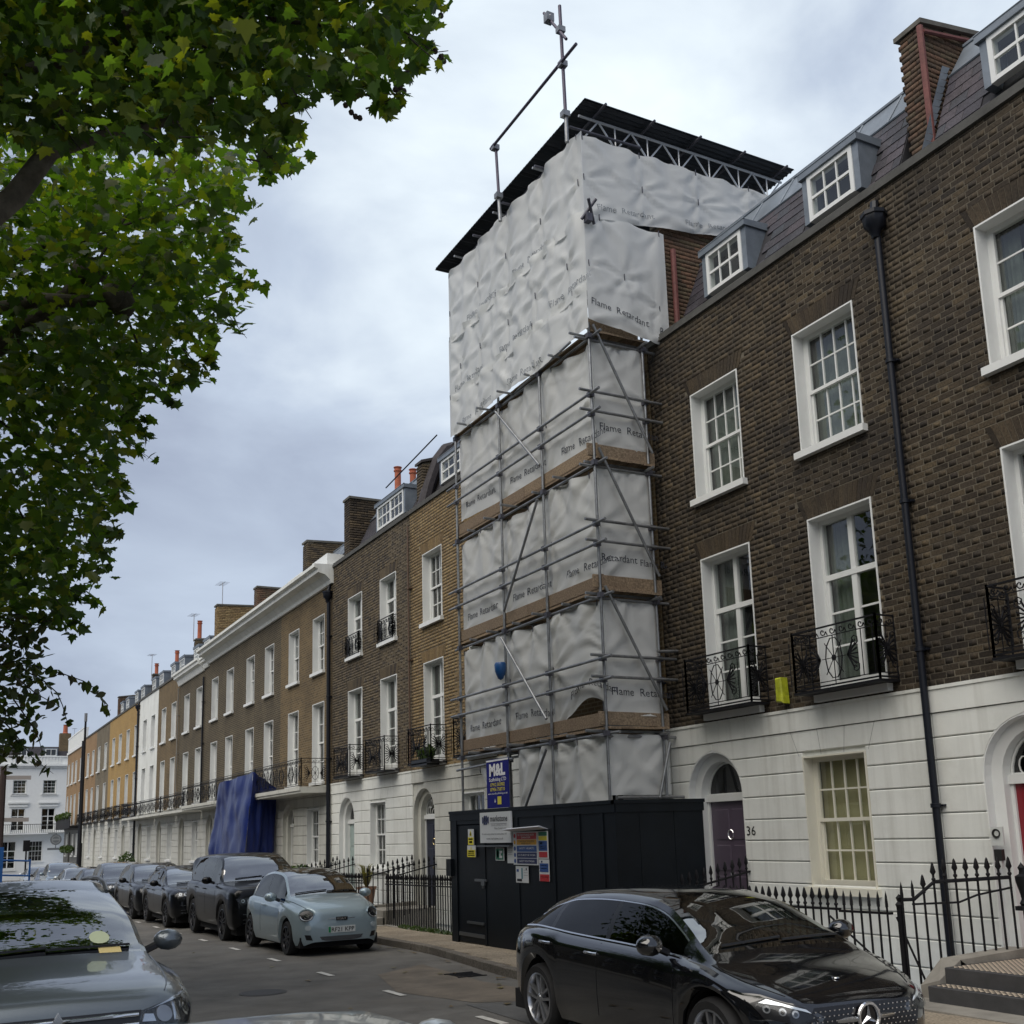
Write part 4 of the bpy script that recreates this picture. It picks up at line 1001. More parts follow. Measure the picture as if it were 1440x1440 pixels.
for x in (7.3, 9.9, 4.7):
    b = MB(); b.box(x-.6, x+.6, WY+.4, WY+1.6, 10.25, 11.1); d_ = b.build('dormer', LEAD, wh)
    b = MB(); b.box(x-.5, x+.5, WY+.38, WY+.4, 10.35, 11.0); b.build('window', WHITE, d_)
    b = MB(); b.box(x-.42, x-.03, WY+.36, WY+.38, 10.42, 10.95); b.box(x+.03, x+.42, WY+.36, WY+.38, 10.42, 10.95); b.build('pane', mat('far_glass', (.03, .035, .04), .1), d_)
b = MB(); b.box(10.7, 11.7, WY+1, WY+2, 10.3, 12.6); c_ = b.build('chimney', TEX['umber'], wh)
b = MB(); b.lathe([(.3, 0), (.22, .1), (.2, .8), (.26, .85)], (11.2, WY+1.4, 12.6), 10); b.build('chimney_pot', POT, c_); aerial(wh, (12.0, WY+1.2, 11.3), 1.8)
# hanging sign on its corner
sg = thing('hanging_sign', 'round dark sign hung from the corner of the white house', 'sign', (10.6, WY-1.0, 2.8))
b = MB(); b.lathe([(0, -.04), (.5, -.04), (.5, .04), (0, .04)], (10.6, WY-1.0, 2.45), 18, 'y'); b.box(9.9, 11.3, WY-1.05, WY-.95, 1.5, 1.7); b.box(9.9, 11.5, WY-1.03, WY-.97, 3.02, 3.1); b.tube([(10.6, WY-1, 3.05), (10.6, WY-1, 1.6)], .04, 5); b.build('board', mat('sign_grey', (.12, .13, .13), .6), sg)
b = MB(); b.lathe([(.3, -.055), (.38, -.055)], (10.6, WY-1.0, 2.45), 16, 'y'); b.box(10.3, 10.9, WY-1.06, WY-1.04, 2.38, 2.52); b.build('emblem', mat('sign_pale', (.25, .25, .24), .6), sg)
# ------------------------------------------------------------------ scaffold, sheeting, temporary roof
SX, SXI = 9.0, 10.05
SY = [13.78, 15.43, 17.0, 18.9]
LIFT = [3.42, 5.57, 7.73, 9.9]
GALV = mat('galvanised', (.26, .27, .28), .42, metal=.65, var=.3, vs=5, dirt=((.1, .09, .08), .5, 7))
TUBED = mat('tube_dark', (.10, .10, .12), .5, metal=.5, var=.3, vs=5)
BOARD = ramp_mat('scaffold_board', [(.23, .17, .11), (.28, .21, .14), (.19, .14, .095), (.25, .195, .135)], 'object', rough=.8, stain=.35, ss=2, stainc=(.14, .10, .075))
sc = thing('scaffold', 'galvanised tube scaffold with timber toe boards standing behind the dark hoarding', 'scaffold', (9.5, 16.3, zg(16)+.12))
def tube1(name, pts, r=.0242, m=GALV, par=sc, n=8):
    b = MB(); b.tube(pts, r, n); return b.build(name, m, par, smooth=50)
coup = MB()
def coupler(p): 
    x, y, z = p; coup.box(x-.045, x+.045, y-.045, y+.045, z-.04, z+.04)
for i, y in enumerate(SY):
    top = [10.05, 9.98, 9.98, 10.1][i]
    tube1('standard', [(SX, y, zg(y)+.12), (SX+random.uniform(-.01, .01), y+random.uniform(-.01, .01), top)])
    tube1('standard', [(SXI, y, zg(y)+.12), (SXI, y, 10.0)])
for z in LIFT:
    tube1('ledger', [(SX+.05, SY[0]-.28, z-.09), (SX+.05, SY[-1]+.3, z-.09)]); tube1('ledger', [(SXI-.05, SY[0]-.2, z-.09), (SXI-.05, SY[-1]+.2, z-.09)])
    tube1('ledger', [(SX-.25, SY[0]+.05, z-.13), (SXI+.28, SY[0]+.05, z-.13)])
    y = SY[0]+.12; k = 0
    while y < SY[-1]+.1:
        tube1('transom', [(SX-random.choice([.12, .2, .3]), y, z-.045), (SXI+.2, y, z-.045)], n=6); y += .86; k += 1
    for y in SY: coupler((SX, y, z-.09)); coupler((SXI, y, z-.13))
for z in LIFT[:3]:
    for dz in (.73, 1.06):
        tube1('guard_rail', [(SX-.05, SY[0]-.3, z+dz), (SX-.05, SY[-1]+.35, z+dz)])
        tube1('guard_rail', [(SX-.26, SY[0]-.05, z+dz+.04), (SXI+.33, SY[0]-.05, z+dz+.04)])
        for y in SY: coupler((SX-.02, y, z+dz))
        coupler((SXI, SY[0], z+dz+.04))
tube1('guard_rail', [(SX+.1, SY[0]-.05, 2.36), (SXI+.3, SY[0]-.05, 2.36)]); tube1('guard_rail', [(SX-.02, 16.8, 3.16), (SX-.02, SY[-1]+.2, 3.1)])
tube1('ledger', [(SXI-.1, SY[0]-.1, 4.62), (SXI+.5, SY[0]-.1, 4.66)])
for a, c in (((16.95, 9.66), (15.38, 8.1)), ((15.49, 7.52), (16.84, 5.81)), ((16.98, 5.35), (15.45, 3.72)), ((15.48, 3.23), (16.27, 2.3))):
    tube1('brace', [(SX-.09, a[0], a[1]), (SX-.09, c[0], c[1])])
for z1, z0 in ((9.98, 7.92), (7.87, 5.85), (5.61, 3.7)): tube1('brace', [(SX+.03, SY[0]-.09, z1), (SXI+.03, SY[0]-.09, z0)])
tube1('brace', [(SXI-.2, SY[0]-.09, 2.35), (SXI+.05, SY[0]-.09, 3.2)])
coup.build('coupler', TUBED, sc)['kind'] = 'stuff'
bm_ = {}
def board(p, size, name='board', rot=0):
    key = ('board', size)
    if key not in _unit:
        b = MB(); x, y, z = size; b.cprism([(-x/2, -y/2), (x/2, -y/2), (x/2, y/2), (-x/2, y/2)], lambda u, v, w: (u, v, -w), 0, z, .004)
        me = bpy.data.meshes.new(name); me.from_pydata(b.v, [], b.f); fin(me, BOARD); _unit[key] = me
    o = link(name, _unit[key], sc, Vector(p)-wloc(sc)); o.rotation_euler = (random.uniform(-.003, .003), random.uniform(-.01, .01), rot); return o
for z in LIFT:
    for i in range(5):
        for a, c in ((SY[0]-.05, 16.4), (16.41, SY[-1]+.1)):
            board((SX+.13+.225*i, (a+c)/2, z+.02+random.uniform(-.004, .004)), (.22, round(c-a, 2), .038))
for z in LIFT[:3]:
    for a, c in ((SY[0]-.02, 16.15), (16.16, SY[-1]+.05)):
        o = board((SX+.045, (a+c)/2, z+.04), (.038, round(c-a, 2), .205), 'toe_board'); o.location.z += .205
    o = board((9.55, SY[0]+.045, z+.245), (1.3, .038, .205), 'toe_board')
board((9.5, SY[0]+.045, LIFT[3]+.25), (1.0, .038, .2), 'toe_board'); 
tube1('ledger', [(SX-.1, 14.2, 9.86), (SX+.1, 17.1, 9.86)])
# ---- plastic sheeting
SHEET = sheet_mat('sheeting_plastic', (.74, .755, .745), .36, .32)
PRINT = mat('sheet_print', (.03, .035, .05), .6)
PRINTF = mat('sheet_print_faint', (.26, .28, .30), .6)
def sheet(label, base, w, h, ties, texts=(), amp=.07, seed=0, res=.055, edge=None, group='white plastic sheets on the scaffold', fold=.02, mask=None, crs=1.0, ribs=(), hrib=()):
    """base(u,v)->(point, normal); ties = points where the sheet is pulled in"""
    amp *= .62
    def disp(u, v):
        d = amp; tn = 9; tu = 0; tvv = 0
        for a, c in ties:
            r = math.hypot(u-a, v-c)
            d -= amp*1.05*math.exp(-(r/.42)**1.3)
            if r < tn: tn = r; tu, tvv = u-a, v-c
        th = math.atan2(tvv, tu)
        d += .03*math.exp(-tn/.42)*(sin(6*th+seed)+.6*sin(11*th+2*seed))*min(1, tn/.12)
        n = mnoise.noise(Vector((u*.7+seed*7, v*.7, seed)))
        d += .022*n+.003*mnoise.noise(Vector((u*3.1, v*2.6, seed+5)))
        for k_, (ca, sa, f1, wd, am) in enumerate(((.8, .6, .42, .03, .02), (.35, -.94, .45, .035, .018), (.97, -.25, .6, .03, .012))):
            a_ = (u*ca+v*sa)*f1; b_ = (-u*sa+v*ca)*.22
            q = abs(mnoise.noise(Vector((a_*2+seed*3, b_*2, seed+11+k_*7)))); d += am*crs*math.exp(-(q/wd)**2)   # long sharp creases
        d += fold*sin(u*9+2.2*mnoise.noise(Vector((u*.8, 0, seed))))*math.exp(-max(0, (h-v))/.55)
        for r_ in ribs: d += .022*math.exp(-((u-r_)/.035)**2)
        for r_ in hrib: d += .02*math.exp(-((v-r_)/.035)**2)
        ed_ = min(u, w-u); d *= smoothstep(-.02, .22, ed_)
        return d
    def fn(u, v, e=0):
        vv = v
        if edge: vv = v+edge(u, v)
        p, n = base(u, vv); return p+n*(disp(u, v)+e)
    nu, nv = max(2, int(w/res)), max(2, int(h/res))
    V = [fn(w*i/nu, h*j/nv) for j in range(nv+1) for i in range(nu+1)]
    F = []
    for j in range(nv):
        for i in range(nu):
            if mask and mask(w*(i+.5)/nu, h*(j+.5)/nv): continue
            F.append((j*(nu+1)+i, j*(nu+1)+i+1, (j+1)*(nu+1)+i+1, (j+1)*(nu+1)+i))
    c, _ = base(w/2, h/2)
    root = bpy.data.objects.new('plastic_sheeting', bpy.data.meshes.new('plastic_sheeting')); 
    o = quads('plastic_sheeting', np.array([tuple(v-c) for v in V]), F, SHEET, None, smooth=True); o.location = c
    bpy.data.objects.remove(root)
    tag(o, label, 'sheeting', group)
    q = MB()
    for a, c_ in ties:
        if 0 <= a <= w and .02 <= c_ <= h:
            p = fn(min(max(a, .02), w-.02), min(c_, h-.02), .01); q.tube([p+Vector((.0, .0, .05)), p, p+Vector((.01, .01, -.06))], .009, 4)
    if q.v: q.build('tie', TUBED, o)['kind'] = 'stuff'
    for (s, u0, v0, hh, sl, m_) in texts:
        b = MB(); add_text(b, s, lambda u, v: fn(u0+u*1.0, v0+v+sl*u, .008), 0, 0, hh, bold=-.004)
        b.build('lettering', m_, o)
    return o
def tiegrid(w, h, nu, nv, j=.12): return [(w*(i+.5*(k % 2))/nu+random.uniform(-j, j), h*k/nv+random.uniform(-j/2, j/2)) for k in range(nv+1) for i in range(nu+1)]
Yv = Vector
def frontbase(x, y1, z0): return lambda u, v: (Yv((x, y1-u, z0+v)), Yv((-1, 0, 0)))
def sidebase(y, x0, z0): return lambda u, v: (Yv((x0+u, y, z0+v)), Yv((0, -1, 0)))
FR = 'Flame  Retardant'
def line(u0, u1, v, h, sl=0, m_=PRINT, gap=.55, first=None):
    res = []; u = u0; ln = h/.7*7.6
    while u < u1-ln*.5: res.append((FR, u, v, h, sl, m_)); u += ln+gap
    return res
W_ = 18.98-13.72
# upper wrap, hung outside the tubes: three overlapping widths
def eg(u, v): return .05*sin(u*1.9)*(v < .1)
sheet('topmost white sheet on the street side just under the black roof', frontbase(8.96, 19.02, 11.85), 5.36, 1.62, [(a, c) for a in (.05, 1.4, 2.6, 3.9, 5.2) for c in (0, .75, 1.62)], line(.9, 5.2, .18, .13, 0, PRINTF), amp=.06, seed=1, fold=.035, ribs=(.12, 2.02, 3.59), hrib=(.75,))
sheet('heavily creased middle white sheet of the upper wrap on the street side', frontbase(8.94, 19.02, 10.55), 5.36, 1.45, [(a+.4*(k % 2), c) for k, c in enumerate((0, .7, 1.45)) for a in (.1, 1.1, 2.2, 3.3, 4.4)], line(.3, 5.1, .2, .13, 0, PRINTF), amp=.09, seed=2, fold=.05, crs=1.2, ribs=(.12, 2.02, 3.59), hrib=(.7,))
sheet('lowest white sheet of the upper wrap with its hem over the top lift', frontbase(8.93, 19.0, 9.86), 5.33, .85, [(a, c) for a in (.1, 1.3, 2.5, 3.6, 4.9) for c in (0, .85)], line(.6, 5.2, .1, .13, 0, PRINT if False else PRINTF), amp=.07, seed=3, fold=.04, ribs=(.1, 2.0, 3.57), edge=lambda u, v: -.04*sin(u*2.1)*(1-v/.85))
sheet('upper white sheet on the near side running back over the slate roof', sidebase(13.66, 8.94, 11.86), 4.2, 1.52, [(a, c) for a in (.02, 1.2, 2.4, 3.6) for c in (0, .75, 1.52)], line(.25, 3.6, .16, .12, 0, PRINTF), amp=.06, seed=4, fold=.03, hrib=(.75,), crs=.8, edge=lambda u, v: .13*u*(1-v/1.52))
sheet('white sheet at the near corner below it, with its hem pulled to a point', sidebase(13.66, 8.93, 10.05), 1.62, 1.9, [(0, 0), (.05, 1.0), (.75, .95), (1.5, 1.9), (.3, 1.9), (1.45, .6), (1.2, 0)], [(FR, .07, .28, .115, -.06, PRINT), ('Re', 1.42, .16, .115, 0, PRINT)], amp=.07, seed=5, fold=.03, edge=lambda u, v: -.12*u*(1-v/1.9))
# one sheet per lift, tied inside the tubes
lab = ['bottom white sheet on the street side, above the hoarding beside the blue banner', 'white street-side sheet of the lowest full lift, hem lifted over a gap', 'white sheet of the middle lift on the street side', 'white sheet of the top scaffold lift on the street side, below the wrap']
labs = ['bottom white sheet on the near side, just above the hoarding', 'white sheet of the lowest full lift on the near side', 'white sheet of the middle lift on the near side', 'white sheet of the top scaffold lift on the near side']
for i, z in enumerate(LIFT):
    zb, zt = (z-1.15 if i == 0 else LIFT[i-1]+.17), z-.13
    h = zt-zb
    if i == 0:
        sheet(lab[0], frontbase(9.07, 16.75, 2.3), 16.75-13.82, 1.0, [(a, 1.0) for a in (0, .7, 1.4, 2.1, 2.9)]+[(0, 0), (1.4, 0), (2.9, 0)], amp=.05, seed=9, fold=.05)
        sheet(labs[0], sidebase(13.83, 9.05, 2.4), 1.12, .92, [(0, 0), (0, .9), (1.1, .9), (1.1, 0)], amp=.05, seed=19, fold=.04)
    else:
        def ed(u, v, i=i, h=h):
            e = -.05*sin(u*2.4+i)*(v/h)**2
            if i == 1: e += (.30*math.exp(-((u-4.55)/.55)**2)-.08*math.exp(-((u-3.3)/.3)**2)+(-.04+.02*u))*(1-v/h)
            if i == 3: e += (.16-.045*u)*(1-v/h)
            return e
        sheet(lab[i], frontbase(9.08, 18.88, zb), 18.88-13.82, h, [(a+.2*k, h) for k, a in enumerate((0, .75, 1.5, 2.2, 3.0, 3.8, 4.3))]+[(a, .95) for a in (0, 1.9, 3.5, 5.0)]+[(0, 0), (1.9, 0), (3.5, 0), (5.05, 0)],
              line(.25, 4.9, .24, .135, 0, PRINT, .42), amp=.05, seed=10+i, fold=.045, edge=ed)
        sheet(labs[i], sidebase(13.84, 9.06, zb+.02), 1.06, h-.03, [(0, h), (.5, h), (1.05, h), (0, .9), (1.05, .95), (1.05, 0), (0, 0)], [(FR, .1, .32, .125, -.02, PRINT)] if i != 2 else [('Retardant', .03, .3, .12, 0, PRINT), ('Flame Re', .76, .27, .11, 0, PRINT)],
              amp=.045, seed=20+i, fold=.02)
# loose flap of sheet beside the banner
def fl(u, v): return Yv((9.03, 18.2-u*(1.15), 2.36+v*.72)), Yv((-1, 0, 0))
sheet('loose flap of white sheet hanging left of the blue banner', lambda u, v: (Yv((9.05, 18.25-u-(.62-.0)*(1-v/.72)*(1-u/.55), 2.36+v)), Yv((-1, 0, 0))), .55, .72, [(0, .72), (.5, .72)], amp=.03, seed=31, fold=.02)
# ---- temporary roof
tr = thing('temporary_roof', 'flat black corrugated roof on white lattice beams on top of the scaffold', 'roof', (11, 16.5, 13.5))
CORR = mat('corrugated_black', (.022, .028, .036), .5, var=.25, vs=3)
V = []; F = []; n = 240; y0, y1 = 13.5, 19.7
for i in range(n+1):
    y = y0+(y1-y0)*i/n; dz = .022*sin(2*pi*y/.11)
    for x in (8.95, 13.6): V.append((x, y, 13.96+dz+(.02 if x > 10 else 0)))
    if i: F.append((2*i-2, 2*i, 2*i+1, 2*i-1))
b = MB(); b.add(V, F)
b.build('roof_sheet', CORR, tr, smooth=60)
b = MB(); b.box(8.97, 13.6, 13.52, 19.68, 13.985, 14.0); b.build('roof_underlay', CORR, tr)
LAT = mat('aluminium', (.56, .58, .60), .4, metal=.5)
for y in (13.78, 15.4, 17.0, 18.8):
    b = MB(); b.tube([(9.0, y, 13.84), (13.5, y, 13.84)], .024, 6); b.tube([(9.0, y, 13.40), (13.5, y, 13.40)], .024, 6)
    x = 9.05; k = 0
    while x < 13.2:
        b.tube([(x, y, 13.40), (x+.34, y, 13.84)] if k % 2 == 0 else [(x, y, 13.84), (x+.34, y, 13.40)], .017, 5)
        if k % 2: b.tube([(x+.34, y, 13.40), (x+.34, y, 13.84)], .015, 5)
        x += .34; k += 1
    b.build('lattice_beam', LAT, tr)
for x in (9.3, 10.3, 11.3, 12.3, 13.3): tube1('purlin', [(x, 13.38, 13.895), (x, 19.5, 13.895)], m=TUBED, par=tr)
for y in (13.7, 14.9, 16.16, 17.4): tube1('purlin', [(8.75, y, 13.5), (10.2, y, 13.54)], m=TUBED, par=tr)
b = MB()
for i in range(5): b.box(9.3+.0*i, 9.34, 14.6+.5*i, 14.7+.5*i, 13.55, 13.6)
# tall tubes of the hoist above the roof edge
hz_ = thing('hoist_frame', 'dark scaffold tubes rising above the left edge of the black roof', 'frame', (8.65, 15.4, 13.7))
PUR = mat('tube_purple', (.075, .065, .095), .45, metal=.4)
tube1('standard', [(8.7, 13.71, 13.3), (8.7, 13.76, 15.86)], .03, PUR, hz_); tube1('standard', [(8.7, 16.15, 13.2), (8.7, 16.24, 14.72)], .028, PUR, hz_)
tube1('sleeve', [(8.7, 13.71, 13.2), (8.7, 13.71, 13.75)], .036, GALV, hz_); tube1('sleeve', [(8.7, 16.15, 13.1), (8.7, 16.18, 13.7)], .036, GALV, hz_)
tube1('rail', [(8.64, 16.34, 14.7), (8.64, 13.2, 14.68)], .028, PUR, hz_)
tube1('arm', [(8.64, 14.19, 16.02), (8.66, 13.53, 15.02)], .026, PUR, hz_)
b = MB(); b.lathe([(.05, -.06), (.085, 0), (.05, .06)], (8.62, 14.02, 15.78), 8, 'x'); b.box(8.56, 8.7, 13.95, 14.08, 15.7, 15.86); b.build('pulley', GALV, hz_)
for y, z in ((13.74, 15.36), (16.24, 14.68), (13.72, 14.68), (13.71, 13.72), (16.16, 13.62)):
    b = MB(); b.box(8.62, 8.75, y-.06, y+.06, z-.05, z+.05); b.build('coupler', GALV, hz_)
# crossed tube ends poking out at the corner
for p, q in (((8.86, 13.62, 11.78), (9.05, 13.45, 12.1)), ((9.1, 13.62, 11.75), (8.88, 13.42, 12.05))): tube1('transom', [p, q], .026, TUBED)
b = MB(); b.box(8.9, 9.0, 13.5, 13.62, 11.72, 11.86); b.build('coupler', TUBED, sc)
# banner, lantern
bn = thing('banner', 'blue scaffolding company banner with white and yellow lettering above the hoarding', 'banner', (8.93, 17.35, 2.3))
BLUE = mat('banner_blue', (.012, .014, .17), .6, spec=.15); WH = mat('print_white', (.78, .78, .8), .6); YEL = mat('print_yellow', (.72, .62, .05), .6)
bx, by = 8.94, 17.76
b = MB(); b.box(bx, bx+.01, 16.9, 17.76, 2.33, 3.2); b.build('cloth', BLUE, bn)
f = lambda u, v: (bx-.004, by-u, 2.33+v)
b = MB(); add_text(b, 'M&L', f, .43, .58, .2, .62, .05, center=True); add_text(b, 'Scaffolding LTD', f, .44, .475, .062, .66, .012, center=True); add_text(b, 'www.mandlscaffolding.co.uk', f, .43, .24, .035, .76, 0, center=True)
b.add([f(.3, .1), f(.35, .1), f(.325, .17)], [(0, 1, 2)]); b.add([f(0, .86), f(.86, .86), f(.86, .83), f(0, .83)], [(0, 1, 2, 3)]); b.build('lettering', WH, bn)
b = MB(); add_text(b, '07912 503902', f, .43, .385, .06, .56, .015, center=True); add_text(b, '07956 758710', f, .43, .3, .06, .56, .015, center=True)
b.build('lettering_yellow', YEL, bn); b = MB(); b.add([f(.42, .06), f(.57, .06), f(.57, .2), f(.42, .2)], [(0, 1, 2, 3)]); b.build('emblem', YEL, bn)
hl = bpy.data.objects.new; b = MB(); b.lathe([(.0, -.18), (.05, -.15), (.1, -.02), (.11, .1), (.09, .14), (.0, .15)], (8.9, 17.02, 4.76), 12)
o = b.build('alarm_box', mat('alarm_blue', (.01, .07, .22), .35), None, smooth=40, off=(8.9, 17.02, 4.76)); tag(o, 'small blue bell box fixed to a scaffold pole', 'alarm')
# ---- hoarding
NAVY = mat('hoarding_paint', (.0045, .007, .0105), .5, var=.3, vs=2, bump=.12, bs=25, spec=.22)
ho = thing('hoarding', 'dark navy plywood site hoarding with a padlocked door on the pavement', 'hoarding', (8.6, 15.6, zg(15.6)+.12))
HX, HY0, HY1, HT = 8.45, 12.82, 18.32, 2.27
ys = [12.82, 13.17, 13.8, 14.56, 15.72, 16.93, 18.07, 18.32]
for i, (a, c) in enumerate(zip(ys, ys[1:])):
    z0 = min(zg(a), zg(c))+.1
    b = MB()
    if i == 5: continue
    b.cprism([(a+.003, z0), (c-.003, z0), (c-.003, HT-.02), (a+.003, HT-.02)], lambda u, v, w: (w, u, v), HX, HX+.03, .004); b.build('panel', NAVY, ho)
b = MB(); z0 = zg(17.5)+.14; b.cprism([(16.94, z0), (18.06, z0), (18.06, 2.04), (16.94, 2.04)], lambda u, v, w: (w, u, v), HX+.01, HX+.04, .004)
dr = b.build('door', NAVY, ho)
b = MB(); b.box(HX-.004, HX+.03, 16.93, 18.07, 2.06, 2.26); b.build('panel', NAVY, ho)
b = MB(); b.box(HX-.02, HX+.01, 17.0, 17.65, z0+.32, z0+.36); b.box(HX-.01, HX+.01, 16.98, 18.0, z0+.1, z0+.16); b.build('kick_plate', mat('steel_dull', (.14, .15, .16), .4, metal=.7), dr)
b = MB(); b.box(HX-.025, HX+.01, 16.85, 17.3, 1.08, 1.12); b.box(HX-.04, HX, 16.9, 17.02, 1.02, 1.1); b.tube([(HX-.03, 16.95, 1.02), (HX-.03, 16.95, .97)], .03, 6); b.build('bolt', MATS['steel_dull'], dr)
for y in (13.17, 13.8, 14.56, 15.72, 16.93, 18.07):
    b = MB(); b.box(HX-.012, HX-.001, y-.035, y+.035, zg(y)+.12, 2.2); b.build('batten', NAVY, ho)
xs = [8.46, 8.85, 9.45, 9.98]
for a, c in zip(xs, xs[1:]):
    b = MB(); b.cprism([(a+.003, zg(12.8)+.1), (c-.003, zg(12.8)+.1), (c-.003, HT-.02), (a+.003, HT-.02)], lambda u, v, w: (u, w, v), HY0, HY0+.03, .004); b.build('panel', NAVY, ho)
b = MB(); b.box(HX-.03, HX+.07, HY0-.02, HY1, HT-.02, HT+.03); b.box(HX-.03, 10.0, HY0-.03, HY0+.06, HT-.02, HT+.03); b.box(HX-.015, HX-.001, HY0, HY1, HT-.14, HT-.02); b.box(HX, 9.99, HY0-.015, HY0-.001, HT-.14, HT-.02); b.build('capping', NAVY, ho)
b = MB(); b.box(HX, HX+.04, HY1-.03, HY1, zg(18.3)+.1, HT-.02); b.box(HX+.04, 9.6, HY1-.03, HY1, zg(18.3)+.1, HT-.02); b.build('panel', NAVY, ho)
b = MB(); b.box(HX-.06, HX, 18.2, 18.4, 1.15, 1.45); b.build('meter_box', NAVY, ho)
# signs
STEEL = mat('sign_edge', (.4, .4, .4), .5)
def sign(label, y1, y0, z0, z1, col, bits, name='sign', x=None, th=.012, group='signs on the hoarding'):
    """bits: list of (rect u0,v0,u1,v1 in metres from the top left, colour material) and texts"""
    x = HX-.014 if x is None else x
    o = thing(name, label, 'sign', (x, (y0+y1)/2, (z0+z1)/2), group)
    b = MB(); b.box(x-th, x, y0, y1, z0, z1); b.build('board', col, o)
    by = {}
    for q in bits:
        if q[0] == 'r': _, u0, v0, u1, v1, m_ = q; d = by.setdefault(m_.name, (MB(), m_))[0]; d.box(x-th-.003, x-th+.001, y1-u1, y1-u0, z1-v1, z1-v0)
        elif q[0] == 'p': _, pts, m_ = q; d = by.setdefault(m_.name, (MB(), m_))[0]; d.add([(x-th-.005, y1-u, z1-v) for u, v in pts], [tuple(range(len(pts)))])
        else: _, s, uc, v, h, wd, bo, m_ = q; d = by.setdefault(m_.name+'t', (MB(), m_))[0]; add_text(d, s, lambda u, w: (x-th-.007, y1-u, z1-v+w), uc, 0, h, wd, bo, center=True)
    for k, (d, m_) in by.items(): d.build('print', m_, o)
    return o
RED_ = mat('print_red', (.42, .02, .025), .5); ORA = mat('print_orange', (.62, .32, .02), .5); BLU = mat('print_blue', (.02, .07, .25), .5); GRN = mat('print_green', (.01, .15, .08), .5); BLK = mat('print_black', (.02, .02, .025), .6); NVY = mat('print_navy', (.01, .018, .09), .5); WB = mat('sign_white', (.62, .64, .65), .5); GRY = mat('print_grey', (.2, .2, .22), .6)
tri = lambda u, v, s: [(u, v), (u+s/2, v+s), (u-s/2, v+s)]
sign('tall narrow yellow and white warning sign on the hoarding door', 17.52, 17.30, 1.7, 1.97, WB, [('r', 0, .14, .22, .27, YEL), ('p', tri(.11, .015, .1), YEL), ('p', tri(.11, .045, .06), BLK), ('r', .03, .16, .19, .185, BLK), ('r', .05, .205, .17, .24, BLK)])
sign('square yellow warning sign below the other on the hoarding door', 17.56, 17.24, 1.49, 1.69, WB, [('r', 0, .075, .32, .2, YEL), ('p', tri(.16, .008, .06), YEL), ('r', .05, .09, .27, .115, BLK), ('r', .03, .13, .29, .145, BLK), ('r', .03, .16, .29, .18, BLK)])
mk_ = [('t', 'markstone', .72, .155, .1, .62, .008, BLK), ('r', .42, .19, 1.0, .196, GRY), ('t', 'DEVELOPMENTS LTD', .72, .235, .03, .56, 0, GRY), ('t', 'Main Contractor', .78, .285, .03, .44, 0, BLK), ('t', 'For information about our work please call', .54, .375, .028, .9, 0, BLK), ('t', 'www.markstone.co.uk', .56, .455, .036, .62, 0, BLK)]
for i in range(4): mk_.append(('p', [(.1+.065*i, .06+.02*(i in (0, 3))), (.155+.065*i, .05+.02*(i in (0, 3))), (.155+.065*i, .2-.01*(i in (0, 3))), (.1+.065*i, .21-.03*(i in (0, 3)))], NVY))
mk_ += [('p', [(.1, .06), (.13, .06), (.36, .2), (.33, .2)], WB), ('p', [(.33, .06), (.36, .06), (.13, .2), (.1, .2)], WB)]
sign('large white markstone board at the top of the hoarding'.replace('markstone', 'contractor'), 17.0, 15.86, 1.73, 2.24, WB, mk_, th=.03)
b = MB()
o = sign('green and white first aid sign below the white contractor board', 16.47, 16.17, 1.44, 1.65, WB, [('r', .02, .015, .28, .195, GRN), ('r', .05, .06, .12, .15, WB), ('r', .075, .03, .1, .18, WB), ('p', [(.15, .05), (.25, .05), (.25, .09), (.2, .09), (.2, .13), (.25, .13), (.25, .17), (.15, .17)], WB)])
sign('white paper notice pinned right of the green sign', 16.06, 15.85, 1.4, 1.69, WB, [('r', .03, .04, .18, .05, GRY), ('r', .03, .08, .18, .085, GRY), ('r', .03, .11, .15, .115, GRY), ('r', .03, .15, .18, .155, GRY)], th=.004)
bits = [('r', .13, .02, .78, .12, RED_), ('r', .13, .125, .78, .205, ORA), ('r', .13, .22, .78, .315, BLU), ('r', .13, .325, .78, .41, NVY), ('r', .13, .42, .78, .5, NVY)]
bits += [('t', 'NO UNAUTHORISED ENTRY', .45, .065, .03, .55, .004, WB), ('t', 'DANGER', .45, .105, .03, .3, .004, WB), ('t', 'CONSTRUCTION SITE', .45, .165, .026, .52, .004, BLK), ('t', 'KEEP OUT', .45, .197, .022, .3, .004, BLK), ('t', 'SAFETY HELMETS', .46, .275, .03, .5, .003, WB), ('t', 'HI-VIS MUST BE WORN', .46, .38, .028, .56, .003, WB), ('t', 'SAFETY FOOTWEAR', .46, .475, .028, .5, .003, WB)]
for v in (.065, .165, .265, .365, .46): bits.append(('p', [(.065+.036*cos(t), v+.036*sin(t)) for t in [2*pi*i/10 for i in range(10)]], RED_ if v < .1 else ORA if v < .2 else BLU))
sign('big multicoloured site safety board in the middle of the hoarding', 15.82, 15.02, 1.38, 1.9, WB, bits, th=.02)
sign('narrow column of coloured safety labels right of the safety board', 15.0, 14.7, 1.48, 1.9, WB, [('r', .02, .01, .28, .07, GRN), ('r', .02, .075, .28, .14, YEL), ('r', .02, .15, .28, .3, BLU), ('r', .02, .315, .28, .40, RED_), ('r', .05, .17, .13, .2, WB), ('r', .05, .23, .25, .24, WB), ('r', .05, .26, .25, .27, WB)], th=.012)
